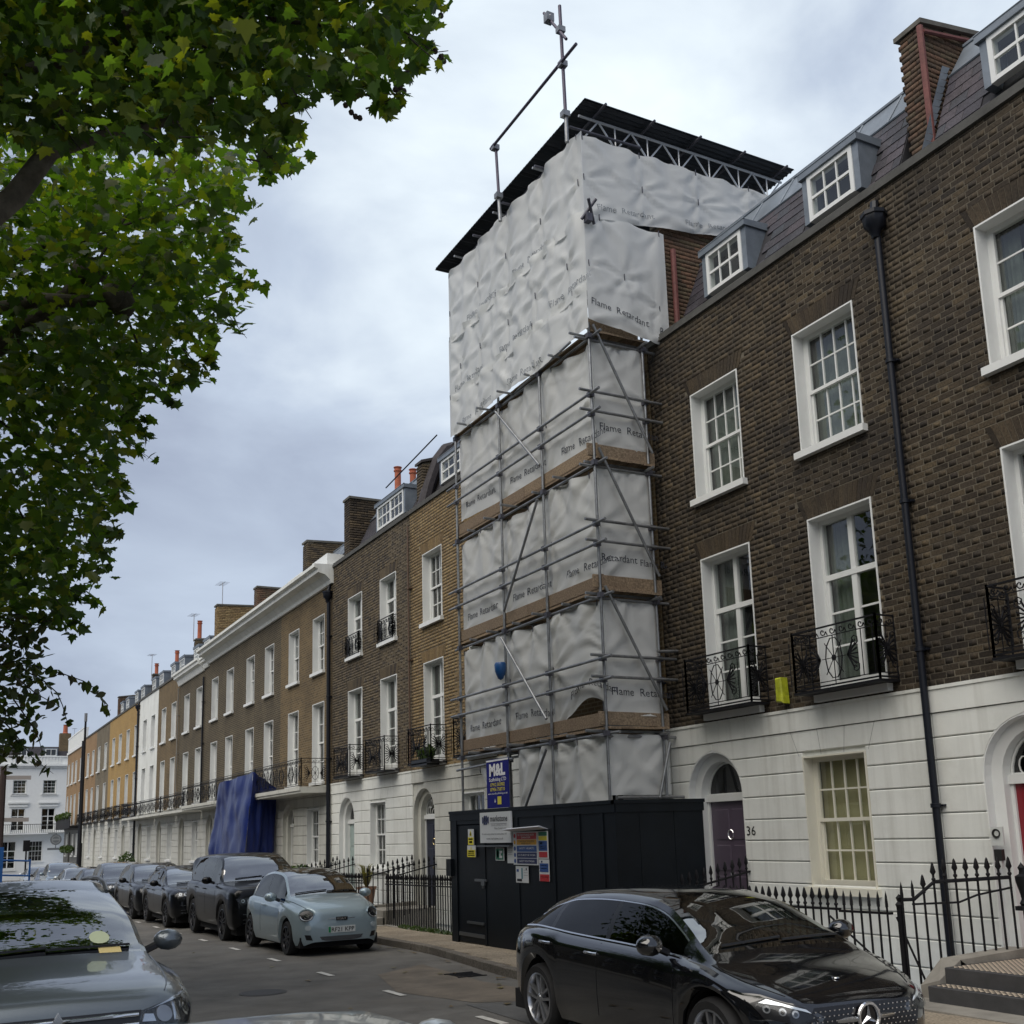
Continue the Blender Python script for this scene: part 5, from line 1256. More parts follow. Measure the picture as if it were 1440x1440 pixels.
sign('blue and red fire action notice at the foot of the label column', 15.0, 14.69, 1.14, 1.47, WB, [('r', .02, .06, .29, .19, BLU), ('r', .07, .02, .11, .05, NVY), ('r', .02, .225, .31, .33, RED_), ('r', .05, .09, .26, .1, WB), ('r', .05, .13, .26, .14, WB), ('r', .05, .26, .27, .27, WB)], th=.008)
sign('pair of white paper notices below the safety board', 15.78, 15.36, 1.1, 1.36, WB, [('r', .19, .03, .23, .2, mat('print_teal', (.05, .2, .25), .5)), ('r', .04, .2, .2, .24, BLK), ('r', .03, .05, .1, .09, BLU), ('r', .27, .06, .39, .065, GRY), ('r', .27, .1, .39, .105, GRY), ('r', .34, .03, .37, .06, BLK), ('r', .27, .14, .39, .145, GRY)], th=.004)
b = MB(); b.hexa([(HX-.02, 14.7, 1.93), (HX, 14.7, 1.93), (HX, 15.88, 1.90), (HX-.02, 15.88, 1.90), (HX-.2, 14.7, 1.97), (HX-.16, 14.7, 1.985), (HX-.16, 15.88, 1.955), (HX-.2, 15.88, 1.94)])
b.build('canopy', mat('canopy_white', (.55, .57, .62), .5), ho)
b = MB(); b.box(HX-.1, HX, 15.84, 17.05, 1.665, 1.69); b.build('shelf', MATS['steel_dull'], ho)
# blue tarpaulin over the balcony further on
TARP = sheet_mat('tarpaulin', (.010, .022, .125), .03, .34)
tp = tag(bpy.data.objects.new('tarpaulin', None), 'blue tarpaulin draped over a balcony down to the ground floor', 'tarpaulin'); COL.objects.link(tp); tp.location = (9.4, 38.7, 2.5)
def tarp(name, p00, p10, p11, p01, nu, nv, nrm, seed):
    V = []
    for j in range(nv+1):
        for i in range(nu+1):
            s, t = i/nu, j/nv
            p = (Vector(p00)*(1-s)+Vector(p10)*s)*(1-t)+(Vector(p01)*(1-s)+Vector(p11)*s)*t
            d = .16*mnoise.noise(Vector((s*6, t*2+s*3, seed)))+.09*abs(mnoise.noise(Vector((s*11+t*2, t*4, seed+3))))
            V.append(tuple(p+Vector(nrm)*d))
    F = [(j*(nu+1)+i, j*(nu+1)+i+1, (j+1)*(nu+1)+i+1, (j+1)*(nu+1)+i) for j in range(nv) for i in range(nu)]
    quads(name, np.array(V), F, TARP, tp, smooth=True)
tarp('front_fold', (9.28, 41.4, 1.2), (9.15, 35.9, 1.0), (9.35, 35.7, 4.1), (9.35, 40.5, 3.95), 40, 24, (-1, 0, 0), 3)
tarp('side_fold', (9.15, 35.9, 1.0), (10.25, 36.3, 1.5), (10.3, 36.3, 3.6), (9.35, 35.7, 4.1), 16, 24, (0, -1, 0), 5)
# ------------------------------------------------------------------ railings, steps, street furniture
def bar_mesh(h, kind='arrow'):
    key = ('bar', round(h, 2), kind)
    if key not in _unit:
        b = MB(); r = .0125
        if kind == 'arrow':
            b.tube([(0, 0, 0), (0, 0, h-.13)], r, 6)
            b.lathe([(r, h-.2), (.022, h-.19), (.022, h-.175), (.013, h-.165), (.013, h-.135), (.031, h-.105), (.012, h-.02), (0, h)], (0, 0, 0), 6)
        else:
            b.tube([(0, 0, 0), (0, 0, h-.16)], r, 6); b.lathe([(.0175, h-.17), (.0175, h-.13), (.013, h-.06), (0, h)], (0, 0, 0), 6)
        me = bpy.data.meshes.new('bar'); me.from_pydata(b.v, [], b.f); fin(me, IRON, smooth=40); _unit[key] = me
    return _unit[key]
def rail_run(root, p, q, h, sp=.118, kind='arrow', railz=None, rise=0, base=None, stuff=False):
    """bars from p to q (x,y,zbase), joined by a flat rail"""
    p, q = Vector(p), Vector(q); n = max(1, int((q-p).length/sp)); railz = h-.235 if railz is None else railz
    big = MB() if stuff else None
    for i in range(n+1):
        c = p.lerp(q, i/n)
        if stuff:
            big.tube([c, c+Vector((0, 0, h-.1))], .014, 4); big.lathe([(.014, h-.14), (.032, h-.1), (0, h)], c, 5)
        else:
            o = link('bar', bar_mesh(h, kind), root, c-wloc(root)); o.rotation_euler = (random.uniform(-.006, .006), random.uniform(-.006, .006), random.uniform(0, 1))
    if stuff: big.build('bar', IRON, root)['kind'] = 'stuff'
    b = MB(); d = (q-p).normalized(); s = d.cross(Vector((0, 0, 1))).normalized()*.022
    z = Vector((0, 0, railz)); u = Vector((0, 0, .012)); a, c = p-d*.06+z, q+d*.06+z
    b.hexa([a-s-u, c-s-u, c+s-u, a+s-u, a-s+u, c-s+u, c+s+u, a+s+u]); b.build('rail', IRON, root)
STONE = mat('step_stone', (.25, .235, .205), .85, var=.2, vs=3, bump=.4, bs=40, dirt=((.12, .11, .095), .5, 2))
DKST = mat('step_riser', (.05, .05, .052), .7, var=.2, vs=6)
def steps(label, y0, y1, wy=None, tiles=False):
    z = zg((y0+y1)/2)+.12
    o = thing('front_steps', label, 'steps', (9.5, (y0+y1)/2, z), 'stone steps to the front doors')
    for i, (xa, zb) in enumerate(((8.80, .165), (9.06, .32))):
        b = MB(); b.cprism([(xa, y0), (10.5 if i else 9.10, y0), (10.5 if i else 9.10, y1), (xa, y1)], lambda u, v, w: (u, v, z-w), -zb, .3, .008)
        b.build('step', DKST if tiles else STONE, o)
    b = MB(); b.box(8.42, 9.0, y0-.3, y1+.2, z-.1, z+.016); b.build('base_slab', STONE, o)
    b = MB()
    for yy in (y1+.002,):
        b.hexa([(8.97, yy, z-.3), (10.35, yy, z-.3), (10.35, yy+.24, z-.3), (8.97, yy+.24, z-.3), (8.97, yy, z+.2), (9.3, yy, z+.37), (9.3, yy+.24, z+.37), (8.97, yy+.24, z+.13)])
        b.hexa([(9.3, yy, z-.3), (10.35, yy, z-.3), (10.35, yy+.24, z-.3), (9.3, yy+.24, z-.3), (9.3, yy, z+.37), (10.35, yy, z+.41), (10.35, yy+.24, z+.41), (9.3, yy+.24, z+.37)])
    b.build('plinth', STONE, o)
    if tiles:
        pal = MB(); drk = MB()
        for (xa, xb, zz) in ((8.83, 9.05, z+.167), (9.09, 10.34, z+.322)):
            s = .062; nx = int((xb-xa)/s); ny = int((y1-y0-.04)/s)
            for i in range(nx):
                for j in range(ny):
                    x, y = xa+s*i, y0+.02+s*j
                    t = pal if True else drk
                    # two-tone triangles laid as a zigzag
                    pal.add([(x+.002, y+.002, zz), (x+s-.002, y+.002, zz), (x+s-.002, y+s-.002, zz)], [(0, 1, 2)]); drk.add([(x+.002, y+.004, zz), (x+s-.004, y+s-.002, zz), (x+.002, y+s-.002, zz)], [(0, 1, 2)])
        pal.build('tile', mat('tile_pale', (.62, .52, .40), .5, var=.1, vs=20), o)['kind'] = 'stuff'
        drk.build('tile', mat('tile_dark', (.04, .035, .035), .5), o)['kind'] = 'stuff'
    return o
st = steps('tiled front steps with pale zigzag tiles at the red door', 6.75, 7.92, tiles=True)
ra = thing('iron_railing', 'black arrowhead railings in front of house 36, with a lock box', 'railing', (RX, 10.4, zg(10.4)+.12), 'black railings along the terrace')
z9 = lambda y: zg(y)+.125
rail_run(ra, (RX, 8.62, z9(8.6)), (RX, 9.25, z9(9.2)), 1.05, kind='spear'); rail_run(ra, (RX, 9.37, z9(9.4)), (RX, 12.3, z9(12.3)), 1.07)
b = MB(); b.box(RX-.05, RX+.05, 9.34, 9.52, .52, .72); b.box(RX-.03, RX+.03, 9.3, 9.56, .7, .73); b.box(RX-.03, RX+.03, 9.3, 9.56, .5, .52); b.build('lock_box', IRON, ra)
b = MB(); b.tube([(RX+.02, 9.5, .86), (RX+.25, 8.75, .2)], .012, 5); b.tube([(RX, 8.5, .9), (RX+.1, 8.22, .14)], .012, 5); b.build('stay', IRON, ra)
rail_run(ra, (RX+.06, 12.3, z9(12.3)+.1), (10.28, 12.3, z9(12.3)+.3), 1.1)
rb = thing('iron_railing', 'black railings climbing beside the tiled steps to the pipe, with curved handrail', 'railing', (9.7, 8.2, zg(8.2)+.12), 'black railings along the terrace')
prof = lambda t: (9.1+1.16*t, 8.42-.44*t)
for i in range(11):
    t = i/10; x, y = prof(t); zb = .13 if t < .08 else .17+.24*min(1, t*2.2) if t < .45 else .41
    tp_ = 1.27 if i == 0 else 1.28 if i == 1 else 1.34 if i == 2 else 1.46 if i == 3 else 1.49
    link('bar', bar_mesh(round(tp_-zb, 2), 'spear' if i < 2 else 'arrow'), rb, Vector((x, y, zb))-wloc(rb))
b = MB(); b.tube([(9.1, 8.42, 1.08), (9.22, 8.37, 1.08), (9.45, 8.29, 1.25), (10.26, 7.98, 1.27)], .02, 6); b.tube([(9.2, 8.38, 1.03), (9.7, 8.2, 1.03), (9.9, 8.12, 1.1), (10.3, 8.0, 1.16)], .012, 5); b.build('handrail', IRON, rb)
b = MB(); b.box(9.075, 9.125, 8.435, 8.485, .1, 1.0); b.lathe([(.035, 0), (.045, .03), (.022, .06), (.035, .1), (0, .14)], (9.1, 8.46, 1.0), 8); b.build('post', IRON, rb)
nw = thing('newel_post', 'black post with an urn finial by the red door', 'post', (9.15, 6.98, zg(7)+.3), None)
b = MB(); b.tube([(9.15, 6.98, .2), (9.15, 6.98, 1.1)], .03, 8); b.lathe([(.04, 1.08), (.05, 1.1), (.03, 1.14), (.035, 1.18), (.065, 1.3), (.068, 1.35), (.03, 1.37), (.025, 1.4), (.035, 1.43), (0, 1.48)], (9.15, 6.98, 0), 12); b.box(9.05, 9.25, 6.94, 7.02, 1.04, 1.08); b.build('post', IRON, nw, smooth=50)
# entry panel and number on the front walls
b = MB(); b.box(FX-.035, FX-.013, 8.05, 8.2, 1.6, 1.8); o = b.build('entry_panel', mat('panel_white', (.6, .62, .6), .4), A)
b = MB(); b.lathe([(.05, -.05), (.05, -.036), (.03, -.036)], (FX, 8.13, 1.73), 14, 'x'); b.box(FX-.06, FX-.013, 8.07, 8.17, 1.44, 1.56); b.build('bell', mat('bell_dark', (.03, .03, .03), .3), A)
b = MB(); b.box(FX-.055, FX-.013, 8.09, 8.15, 1.36, 1.45); b.build('bell_button', MATS['panel_white'], A)
b = MB(); add_text(b, '36', lambda u, v: (FX-.0165, 12.30-u, 1.755+v), 0, 0, .13, .19, .004); b.build('house_number', mat('number_black', (.015, .015, .015), .4), B)
b = MB(); b.cprism([(11.2, 3.52), (11.34, 3.55), (11.335, 3.88), (11.215, 3.88)], lambda u, v, w: (w, u, v), FX-.16, FX-.03, .02)
b = b.build('packet', mat('packet_yellow', (.42, .46, .03), .35, var=.4, vs=9, bump=.5, bs=14), None, off=(FX-.1, 11.27, 3.5)); tag(b, 'bright yellow packet on the ledge between the balconies of house 36', 'packet')
for lab, y0, y1, yr in (('black railings in front of the narrow ochre house beside the hoarding', 19.0, 23.1, 23.2), ('black railings in front of the brown house with the shrub', 24.7, 28.5, 28.65)):
    r_ = thing('iron_railing', lab, 'railing', (RX, (y0+y1)/2, zg(y0)+.12), 'black railings along the terrace')
    rail_run(r_, (RX, y0, z9(y0)), (RX, y1, z9(y1)), 1.12); rail_run(r_, (RX+.08, yr, z9(yr)+.1), (10.28, yr, z9(yr)+.34), 1.15); rail_run(r_, (RX+.08, yr+1.3, z9(yr)+.1), (10.28, yr+1.3, z9(yr)+.34), 1.15)
    b = MB(); b.box(RX-.09, RX+.09, y0, y1, z9(y0)-.15, z9((y0+y1)/2)-.01); b.build('plinth', STONE, r_)
steps('pale stone steps to the navy door', 23.3, 24.4); steps('pale stone steps to the sage green door', 28.8, 29.9); steps('stone steps to the purple door of house 36', 12.4, 13.5)
for nm, y0, y1 in (('first', 30.8, 34.3), ('second', 36.2, 40), ('third', 41.8, 45.8), ('fourth', 48, 51.4), ('fifth', 53.6, 57), ('sixth', 59.2, 62.8), ('seventh', 65.2, 75), ('eighth', 77, 89)):
    r_ = thing('iron_railing', 'black railings behind the parked cars, %s run past the black drainpipe' % nm, 'railing', (RX, (y0+y1)/2, zg(y0)+.12), 'black railings along the terrace')
    rail_run(r_, (RX, y0, z9(y0)), (RX, y1, z9(y1)), 1.15, sp=.14, stuff=True)
# potted shrub by the sage door, topiary further on
pt_ = thing('potted_shrub', 'spiky grass plant in a terracotta pot behind the railings', 'plant', (9.8, 26.3, zg(26)+.12))
b = MB(); b.lathe([(0, 0), (.16, 0), (.22, .4), (.25, .4), (.25, .46), (.2, .46), (.2, .42), (0, .42)], (9.8, 26.3, zg(26)+.4), 14); b.build('pot', mat('pot_clay', (.2, .11, .07), .8), pt_)
b = MB()
for i in range(90):
    a = random.uniform(0, 2*pi); l = random.uniform(.4, .75); s = random.uniform(.15, .5); p0 = Vector((9.8, 26.3, zg(26)+.82)); p1 = p0+Vector((cos(a)*s*.5, sin(a)*s*.5, l*.75)); p2 = p0+Vector((cos(a)*s, sin(a)*s, l*.85)); w = Vector((-sin(a), cos(a), 0))*.012
    b.add([p0-w, p0+w, p1+w, p1-w, p2], [(0, 1, 2, 3), (3, 2, 4)])
b.build('foliage', leaf_mat('grass_leaf', [(.12, .11, .05), (.16, .15, .07), (.08, .09, .04)], .3), pt_)['kind'] = 'stuff'
b = MB(); b.box(9.5, 10.1, 26, 26.6, -1, zg(26)+.4); b.build('stand', STONE, pt_)
for lab, y, h in (('dark rounded bush behind the railings by the far drainpipe', 63.5, 1.9), ('low planter shrub by the black drainpipe', 31.6, 1.25)):
    t = thing('potted_shrub', lab, 'plant', (9.7, y, zg(y)+.12)); b = MB(); b.lathe([(0, 0), (.25, 0), (.3, .5), (0, .5)], (9.7, y, zg(y)+.12), 10); b.build('pot', DKST, t)
    o = bush('foliage', t, (9.7, y, zg(y)+.12+h*.62), (.5, .6, h*.42), 900, LV, .07); o['kind'] = 'stuff'
# weeds along the railing foot
o = bush('weeds', None, (RX-.1, 20.5, zg(20.5)+.14), (.06, 1.8, .07), 500, LV, .035); tag(o, 'green weeds growing at the foot of the railings', 'weeds', kind='stuff')
lp = thing('lamp_post', 'tall slim black lamp post far down the right pavement', 'lamp post', (7.95, 66, zg(66)+.1))
k_ = atX(121, 1003, 7.95)
b = MB(); b.tube([(7.95, k_.y, zg(66)+.1), (7.95, k_.y, 2.0)], .13, 10); b.tube([(7.95, k_.y, 2.0), (7.95, k_.y, k_.z)], .085, 10, r2=.06); b.build('column', IRON, lp)
b = MB(); b.tube([(7.95, k_.y, k_.z-.5), (7.95, k_.y, k_.z)], .09, 8); b.build('cap', GALV, lp)
# things at the left edge, far off
BLH = mat('barrier_blue', (.02, .13, .42), .5)
hb = thing('site_barrier', 'bright blue site barrier at the left edge', 'barrier', (1.0, 33, zg(33)))
b = MB(); b.box(1.1, 1.85, 33, 33.05, zg(33), 1.9); b.build('panel', BLH, hb); b = MB()
for z in (1.15, 1.55): b.tube([(1.85, 33, z), (2.55, 33.4, z-.05)], .025, 5)
b.tube([(2.55, 33.4, zg(33)), (2.55, 33.4, 1.55)], .025, 5); b.build('rail', BLH, hb)
pl = thing('brown_pole', 'brown pole with pale brackets at the far left edge', 'pole', (2.6, 46, zg(46)))
k1 = atX(7, 1078, 2.6); b = MB(); b.tube([(2.6, k1.y, zg(46)), (2.55, k1.y, k1.z)], .13, 8); b.build('column', mat('pole_brown', (.05, .03, .025), .6), pl)
b = MB()
for z in (2.9, 4.6): b.box(2.0, 3.6, k1.y-.05, k1.y+.05, z, z+.16)
b.build('bracket', mat('bracket_pale', (.4, .36, .33), .6), pl)
sg = thing('signal_post', 'short dark signal post in front of the white house', 'post', (7.3, 100, zg(100))); b = MB(); b.tube([(7.3, 100, zg(100)), (7.3, 100, 2.0)], .07, 6); b.box(7.05, 7.55, 99.9, 100.2, 1.5, 2.4); b.build('post', IRON, sg)
# unseen terrace across the street, added so cars and windows reflect something dark
op = thing('terraced_house', 'unseen brown brick terrace across the street, added for the reflections in the black car', 'house', (-13, 12, .2))
b = MB(); ops = [(y-.6, y+.6, za, zb) for y in [-22+2.65*i for i in range(32)] for za, zb in (H1, H2, (.9, 2.7))]
for (a, c, za, zb) in cells(-24, 64, 3.4, 10.2, ops): b.box(-13.3, -13, a, c, za, zb)
b.build('wall', TEX['dark'], op); b = MB()
for (a, c, za, zb) in cells(-24, 64, -.5, 3.4, ops): b.box(-13.3, -13, a, c, za, zb)
b.box(-13.3, -12.95, -24, 64, 10.2, 10.35); b.build('ground_floor', TEX['dark'], op)
b = MB(); b.box(-15, -13.5, -24, 64, -1, 12.4); b.build('house_body', DARK, op)
b = MB()
for a, c, za, zb in ops: b.box(-13.2, -13.12, a, a+.08, za, zb); b.box(-13.2, -13.12, c-.08, c, za, zb); b.box(-13.2, -13.12, a+.08, c-.08, zb-.08, zb); b.box(-13.2, -13.12, a+.08, c-.08, (za+zb)/2, (za+zb)/2+.06)
b.build('window_frame', WHITE, op)['kind'] = 'stuff'

# drain cover, manhole, fallen leaves
b = MB()
for i in range(8): b.box(6.66+.05*i, 6.68+.05*i, 14.2, 14.62, zg(14.4)+.002, zg(14.4)+.012)
b.box(6.62, 7.06, 14.16, 14.2, zg(14.4), zg(14.4)+.014); b.box(6.62, 7.06, 14.62, 14.66, zg(14.4), zg(14.4)+.014); b.build('drain_grate', IRON, road)
b = MB(); b.lathe([(0, .008), (.26, .008), (.27, .004), (.31, .004), (.31, 0)], (4.0, 14.6, zg(14.6)+.004), 20); b.build('manhole_cover', mat('manhole_iron', (.05, .047, .044), .6, metal=.4, bump=.8, bs=60), road)
n = 130; P_ = np.array([(kx(y_)-abs(random.gauss(0, .35))-.05 if random.random() < .6 else random.uniform(1.9, 6.8), y_, 0) for y_ in [random.uniform(6, 30) for _ in range(n)]]); P_[:, 2] = [zg(y_)+.014 for y_ in P_[:, 1]]
V = []
for p in P_:
    a = random.uniform(0, 6.28); s_ = random.uniform(.03, .075)
    for k in range(6): V.append((p[0]+s_*cos(a+k*1.047)*(1 if k % 2 else .6), p[1]+s_*sin(a+k*1.047)*(1 if k % 2 else .6), p[2]+random.uniform(0, .012)))
o = quads('fallen_leaves', np.array(V), np.arange(6*n).reshape(-1, 6), leaf_mat('fallen_leaf', [(.14, .09, .03), (.09, .06, .025), (.16, .13, .04), (.07, .06, .03)], .1))
tag(o, 'brown fallen leaves scattered along the kerb and road', 'leaves', kind='stuff')
# ------------------------------------------------------------------ cars (local: front at -y, x across, z up; origin on the ground under the middle)
TYRE = mat('tyre', (.012, .012, .013), .8, var=.2, vs=20)
ALLOY = mat('alloy', (.42, .43, .45), .28, metal=.9); ALLOYD = mat('alloy_dark', (.03, .03, .034), .35, metal=.7)
BLACKP = mat('black_trim', (.008, .008, .01), .3); CHR = mat('chrome_trim', (.75, .76, .78), .22, metal=1)
CABIN = mat('cabin', (.012, .012, .013), .9); UNDER = mat('underbody', (.006, .006, .007), .95)
CARG = glass_mat('car_glass', (.34, .40, .38), base=.34, gain=1.2)
CARGD = glass_mat('car_glass_dark', (.10, .11, .11), base=.02, gain=.8)
LAMPG = glass_mat('lamp_glass', (.92, .94, .95), base=.0, gain=.6); LAMPR = mat('lamp_reflector', (.55, .57, .6), .15, metal=1); REDL = mat('lamp_red', (.3, .01, .015), .2, coat=.5); ORANGE = mat('lamp_amber', (.5, .2, .02), .3)
PLATE = mat('plate_white', (.68, .7, .68), .4); PLY = mat('plate_yellow', (.7, .55, .05), .4)
def paint(name, col, metal=.3, rough=.22): return mat(name, col, rough, metal=metal, coat=.8, var=.03, vs=2, spec=.2)
def cr_tab(tab, x):
    """smooth curve through a table (monotone cubic)"""
    n = len(tab)
    if x <= tab[0][0]: return tab[0][1]
    if x >= tab[-1][0]: return tab[-1][1]
    for i in range(n-1):
        if x <= tab[i+1][0]: break
    def sl(k):
        if k <= 0 or k >= n-1: 
            j = 0 if k <= 0 else n-2
            return (tab[j+1][1]-tab[j][1])/(tab[j+1][0]-tab[j][0])
        a = (tab[k][1]-tab[k-1][1])/(tab[k][0]-tab[k-1][0]); b = (tab[k+1][1]-tab[k][1])/(tab[k+1][0]-tab[k][0])
        if a*b <= 0: return 0
        return 2*a*b/(a+b)
    x0, y0 = tab[i]; x1, y1 = tab[i+1]; h = x1-x0; t = (x-x0)/h
    m0, m1 = sl(i)*h, sl(i+1)*h
    return (2*t**3-3*t*t+1)*y0+(t**3-2*t*t+t)*m0+(-2*t**3+3*t*t)*y1+(t**3-t*t)*m1
def wheel_meshes(r, w, spokes, dark, rimr):
    key = ('wheel', r, w, spokes, dark, rimr)
    if key in _unit: return _unit[key]
    b = MB(); b.lathe([(rimr, -w/2+.01), (r-.03, -w/2), (r-.008, -w/2+.03), (r, -w/2+.06), (r, w/2-.06), (r-.008, w/2-.03), (r-.03, w/2), (rimr, w/2-.01)], (0, 0, 0), 28, 'x')
    ty = bpy.data.meshes.new('tyre'); ty.from_pydata(b.v, [], b.f); fin(ty, TYRE, smooth=40)
    b = MB(); q = rimr
    b.lathe([(q+.004, w/2-.01), (q-.012, w/2-.006), (q-.03, w/2-.05), (q-.03, -w/2+.02)], (0, 0, 0), 28, 'x', 0)
    b.lathe([(0, w/2-.015), (.03, w/2-.013), (.05, w/2-.03), (.055, w/2-.07), (0, w/2-.07)], (0, 0, 0), 14, 'x', 0)
    b.lathe([(q-.028, w/2-.12), (0, w/2-.12)], (0, 0, 0), 20, 'x', 1)
    b.lathe([(.15, w/2-.1), (.15, w/2-.115)], (0, 0, 0), 18, 'x', 1)
    n, kind = spokes
    for i in range(n):
        a = 2*pi*i/n+.3
        def S(off0, off1, wd0, wd1):
            ca, sa = cos(a), sin(a)
            def pt(rr, o, x): return (x, rr*ca-o*sa, rr*sa+o*ca)
            b.hexa([pt(.035, off0-wd0, w/2-.06), pt(q-.015, off1-wd1, w/2-.05), pt(q-.015, off1+wd1, w/2-.05), pt(.035, off0+wd0, w/2-.06), pt(.035, off0-wd0*.7, w/2-.02), pt(q-.015, off1-wd1*.7, w/2-.015), pt(q-.015, off1+wd1*.7, w/2-.015), pt(.035, off0+wd0*.7, w/2-.02)], 0)
        if kind == 'twin': S(.02, .05, .016, .019); S(-.02, -.05, .016, .019)
        elif kind == 'single': S(0, 0, .03, .024)
        else: S(0, .05, .012, .01); S(0, -.05, .012, .01)
    ri = bpy.data.meshes.new('rim'); ri.from_pydata(b.v, [], b.f)
    fin(ri, [ALLOYD if dark else ALLOY, BLACKP], b.m, smooth=35)
    _unit[key] = (ty, ri); return _unit[key]
def patch(bvh, poly, yaw, off, name, m, parent, origin=(0, 0), rings=3, thick=.0, y0=-4, sides=True):
    """a panel that follows the body: polygon (u,z) thrown along the heading yaw (0 = straight back from the front) on to the skin"""
    d = Vector((sin(yaw), cos(yaw), 0)); ux = Vector((cos(yaw), -sin(yaw), 0))
    # subdivide outline
    P_ = []
    n = len(poly)
    for i in range(n):
        a, c = Vector(poly[i]), Vector(poly[(i+1) % n])
        k = max(1, int((c-a).length/.05))
        for j in range(k): P_.append(a.lerp(c, j/k))
    ce = sum(P_, Vector((0, 0)))/len(P_); n = len(P_)
    h0 = bvh.ray_cast(Vector((ce.x, -6, ce.y)), Vector((0, 1, 0)))[0]
    piv = Vector((ce.x, h0.y if h0 is not None else -2, 0))
    hc = bvh.ray_cast(piv+Vector((0, 0, ce.y))-d*4, d)[0]
    if hc is None: return None
    def hit(p):
        o = piv+ux*(p.x-ce.x)+Vector((0, 0, p.y))-d*4
        for k in range(12):
            q_ = ce+(p-ce)*(1-.07*k)
            h = bvh.ray_cast(piv+ux*(q_.x-ce.x)+Vector((0, 0, q_.y))-d*4, d)[0]
            if h is not None and (h-hc).dot(d) < .30: return h
        return None
    V = []; ok = True
    for r in range(rings):
        t = 1-r/rings
        for p in P_:
            h = hit(ce+(p-ce)*t)
            if h is None: ok = False; h = Vector((0, 0, 0))
            V.append(h-d*off)
    h = hit(ce); V.append((h if h is not None else Vector((0, 0, 0)))-d*off)
    F = []
    for r in range(rings-1):
        for i in range(n): F.append((r*n+i, r*n+(i+1) % n, (r+1)*n+(i+1) % n, (r+1)*n+i))
    F += [((rings-1)*n+i, (rings-1)*n+(i+1) % n, rings*n) for i in range(n)]
    if sides:
        base = len(V); V += [V[i]+d*(off+.02) for i in range(n)]
        F += [(i, base+i, base+(i+1) % n, (i+1) % n) for i in range(n)]
    if not ok: return None
    b = MB(); b.add(V, F); return b.build(name, m, parent, smooth=35, local=True)
def car(label, loc, yaw, spec, pm, detail=1, group='cars parked along the right-hand kerb', name='parked_car'):
    S = spec; Ln, Wd = S['L'], S['W']; hw = Wd/2
    root = thing(name, label, 'car', loc, group); root.rotation_euler = (0, 0, yaw)
    top, belt, wt, rt = S['top'], S['belt'], S['hw'], S['rw']; zl0 = S.get('sill', .2); r = S['r']; wf, wr_ = S['wf'], S['wr']
    st = .055 if detail else .11
    ts = set(round(i*st, 3) for i in range(int(Ln/st)+1)) | {Ln}
    for k in ('ws', 'rg', 'sg'): ts |= set(S[k])
    for k in S.get('pill', ()): ts |= {k-.035, k+.035}
    for t in (.02, .05, .09, Ln-.02, Ln-.05, Ln-.09): ts.add(t)
    ts = sorted(ts); ts = [t for i, t in enumerate(ts) if i == 0 or t-ts[i-1] > .012]
    ra_ = r+.055
    rings = []
    for t in ts:
        W_ = cr_tab(wt, t); zb = cr_tab(belt, t); zt = max(cr_tab(top, t), zb+.012); rw = cr_tab(rt, t)
        zl = cr_tab(S['bot'], t) if 'bot' in S else zl0
        arch = 0
        for c in (wf, wr_):
            if abs(t-c) < ra_: zl = max(zl, r+math.sqrt(ra_*ra_-(t-c)**2)); 
            if abs(t-c) < ra_+.12: arch = max(arch, 1-max(0, abs(t-c)-ra_*.8)/(.12+ra_*.2))
        zl = min(zl, zb-.08); H_ = zb-zl; fl = .014*arch
        g = zt-zb; k = smoothstep(.08, .22, g)
        wg = W_*.893-.010-.02*k
        z6 = zt-.085*k-.02*(1-k)*min(1, g/.05); z6 = max(z6, zb+.006)
        fx_ = S.get('crease', .012)
        pts = [(W_*.93+fl, zl), (W_*.985+fl*1.2, zl+H_*.16), (W_*1.0+fl*.6, zl+H_*.45), (W_*.999, max(zl+H_*.6, zb-.26)), (W_*.992, max(zl+H_*.78, zb-.11)), (W_*.960, max(zl+H_*.92, zb-.05)), (W_*.893, zb),
               (wg, zb+.006+.006*k), (wg+(rw-wg)*.5+.02*k, zb+.006+(z6-zb)*.53), (rw+.012*k, z6), (rw*.955, zt-.045*k-.012*(1-k)), (rw*.8, zt-.016*k-.006*(1-k)), (rw*.42, zt-.001), (0, zt+.004)]
        rings.append([(x, t-Ln/2, z) for x, z in pts])
    n = len(rings[0]); V = []; F = {'body': [], 'windscreen': [], 'rear_window': [], 'roof': []}
    for s in (1, -1):
        for g in rings: V += [(x*s, y, z) for x, y, z in g]
    nr = len(rings)
    ws0, ws1 = S['ws']; rg0, rg1 = S['rg']; sg0, sg1 = S['sg']; pil = S.get('pill', ())
    for s in range(2):
        o = s*nr*n
        for i in range(nr-1):
            tm = (ts[i]+ts[i+1])/2
            for j in range(n-1):
                q = (o+i*n+j, o+i*n+j+1, o+(i+1)*n+j+1, o+(i+1)*n+j)
                if s: q = q[::-1]
                zb = cr_tab(belt, tm); g = cr_tab(top, tm)-zb
                key = 'body'
                if j in (7, 8) and sg0 < tm < sg1 and g > .10: key = ('pillar' if any(abs(tm-p) < .036 for p in pil) else 'side_window')+'|%d%d' % (s, sum(tm > p for p in pil) if not any(abs(tm-p) < .036 for p in pil) else [k for k, p in enumerate(pil) if abs(tm-p) < .036][0])
                elif j >= 10 and ws0 < tm < ws1: key = 'windscreen'
                elif j >= 10 and rg0 < tm < rg1: key = 'rear_window'
                elif j >= 10 and ws1 <= tm <= rg0 and S.get('roof'): key = 'roof'
                F.setdefault(key, []).append(q)
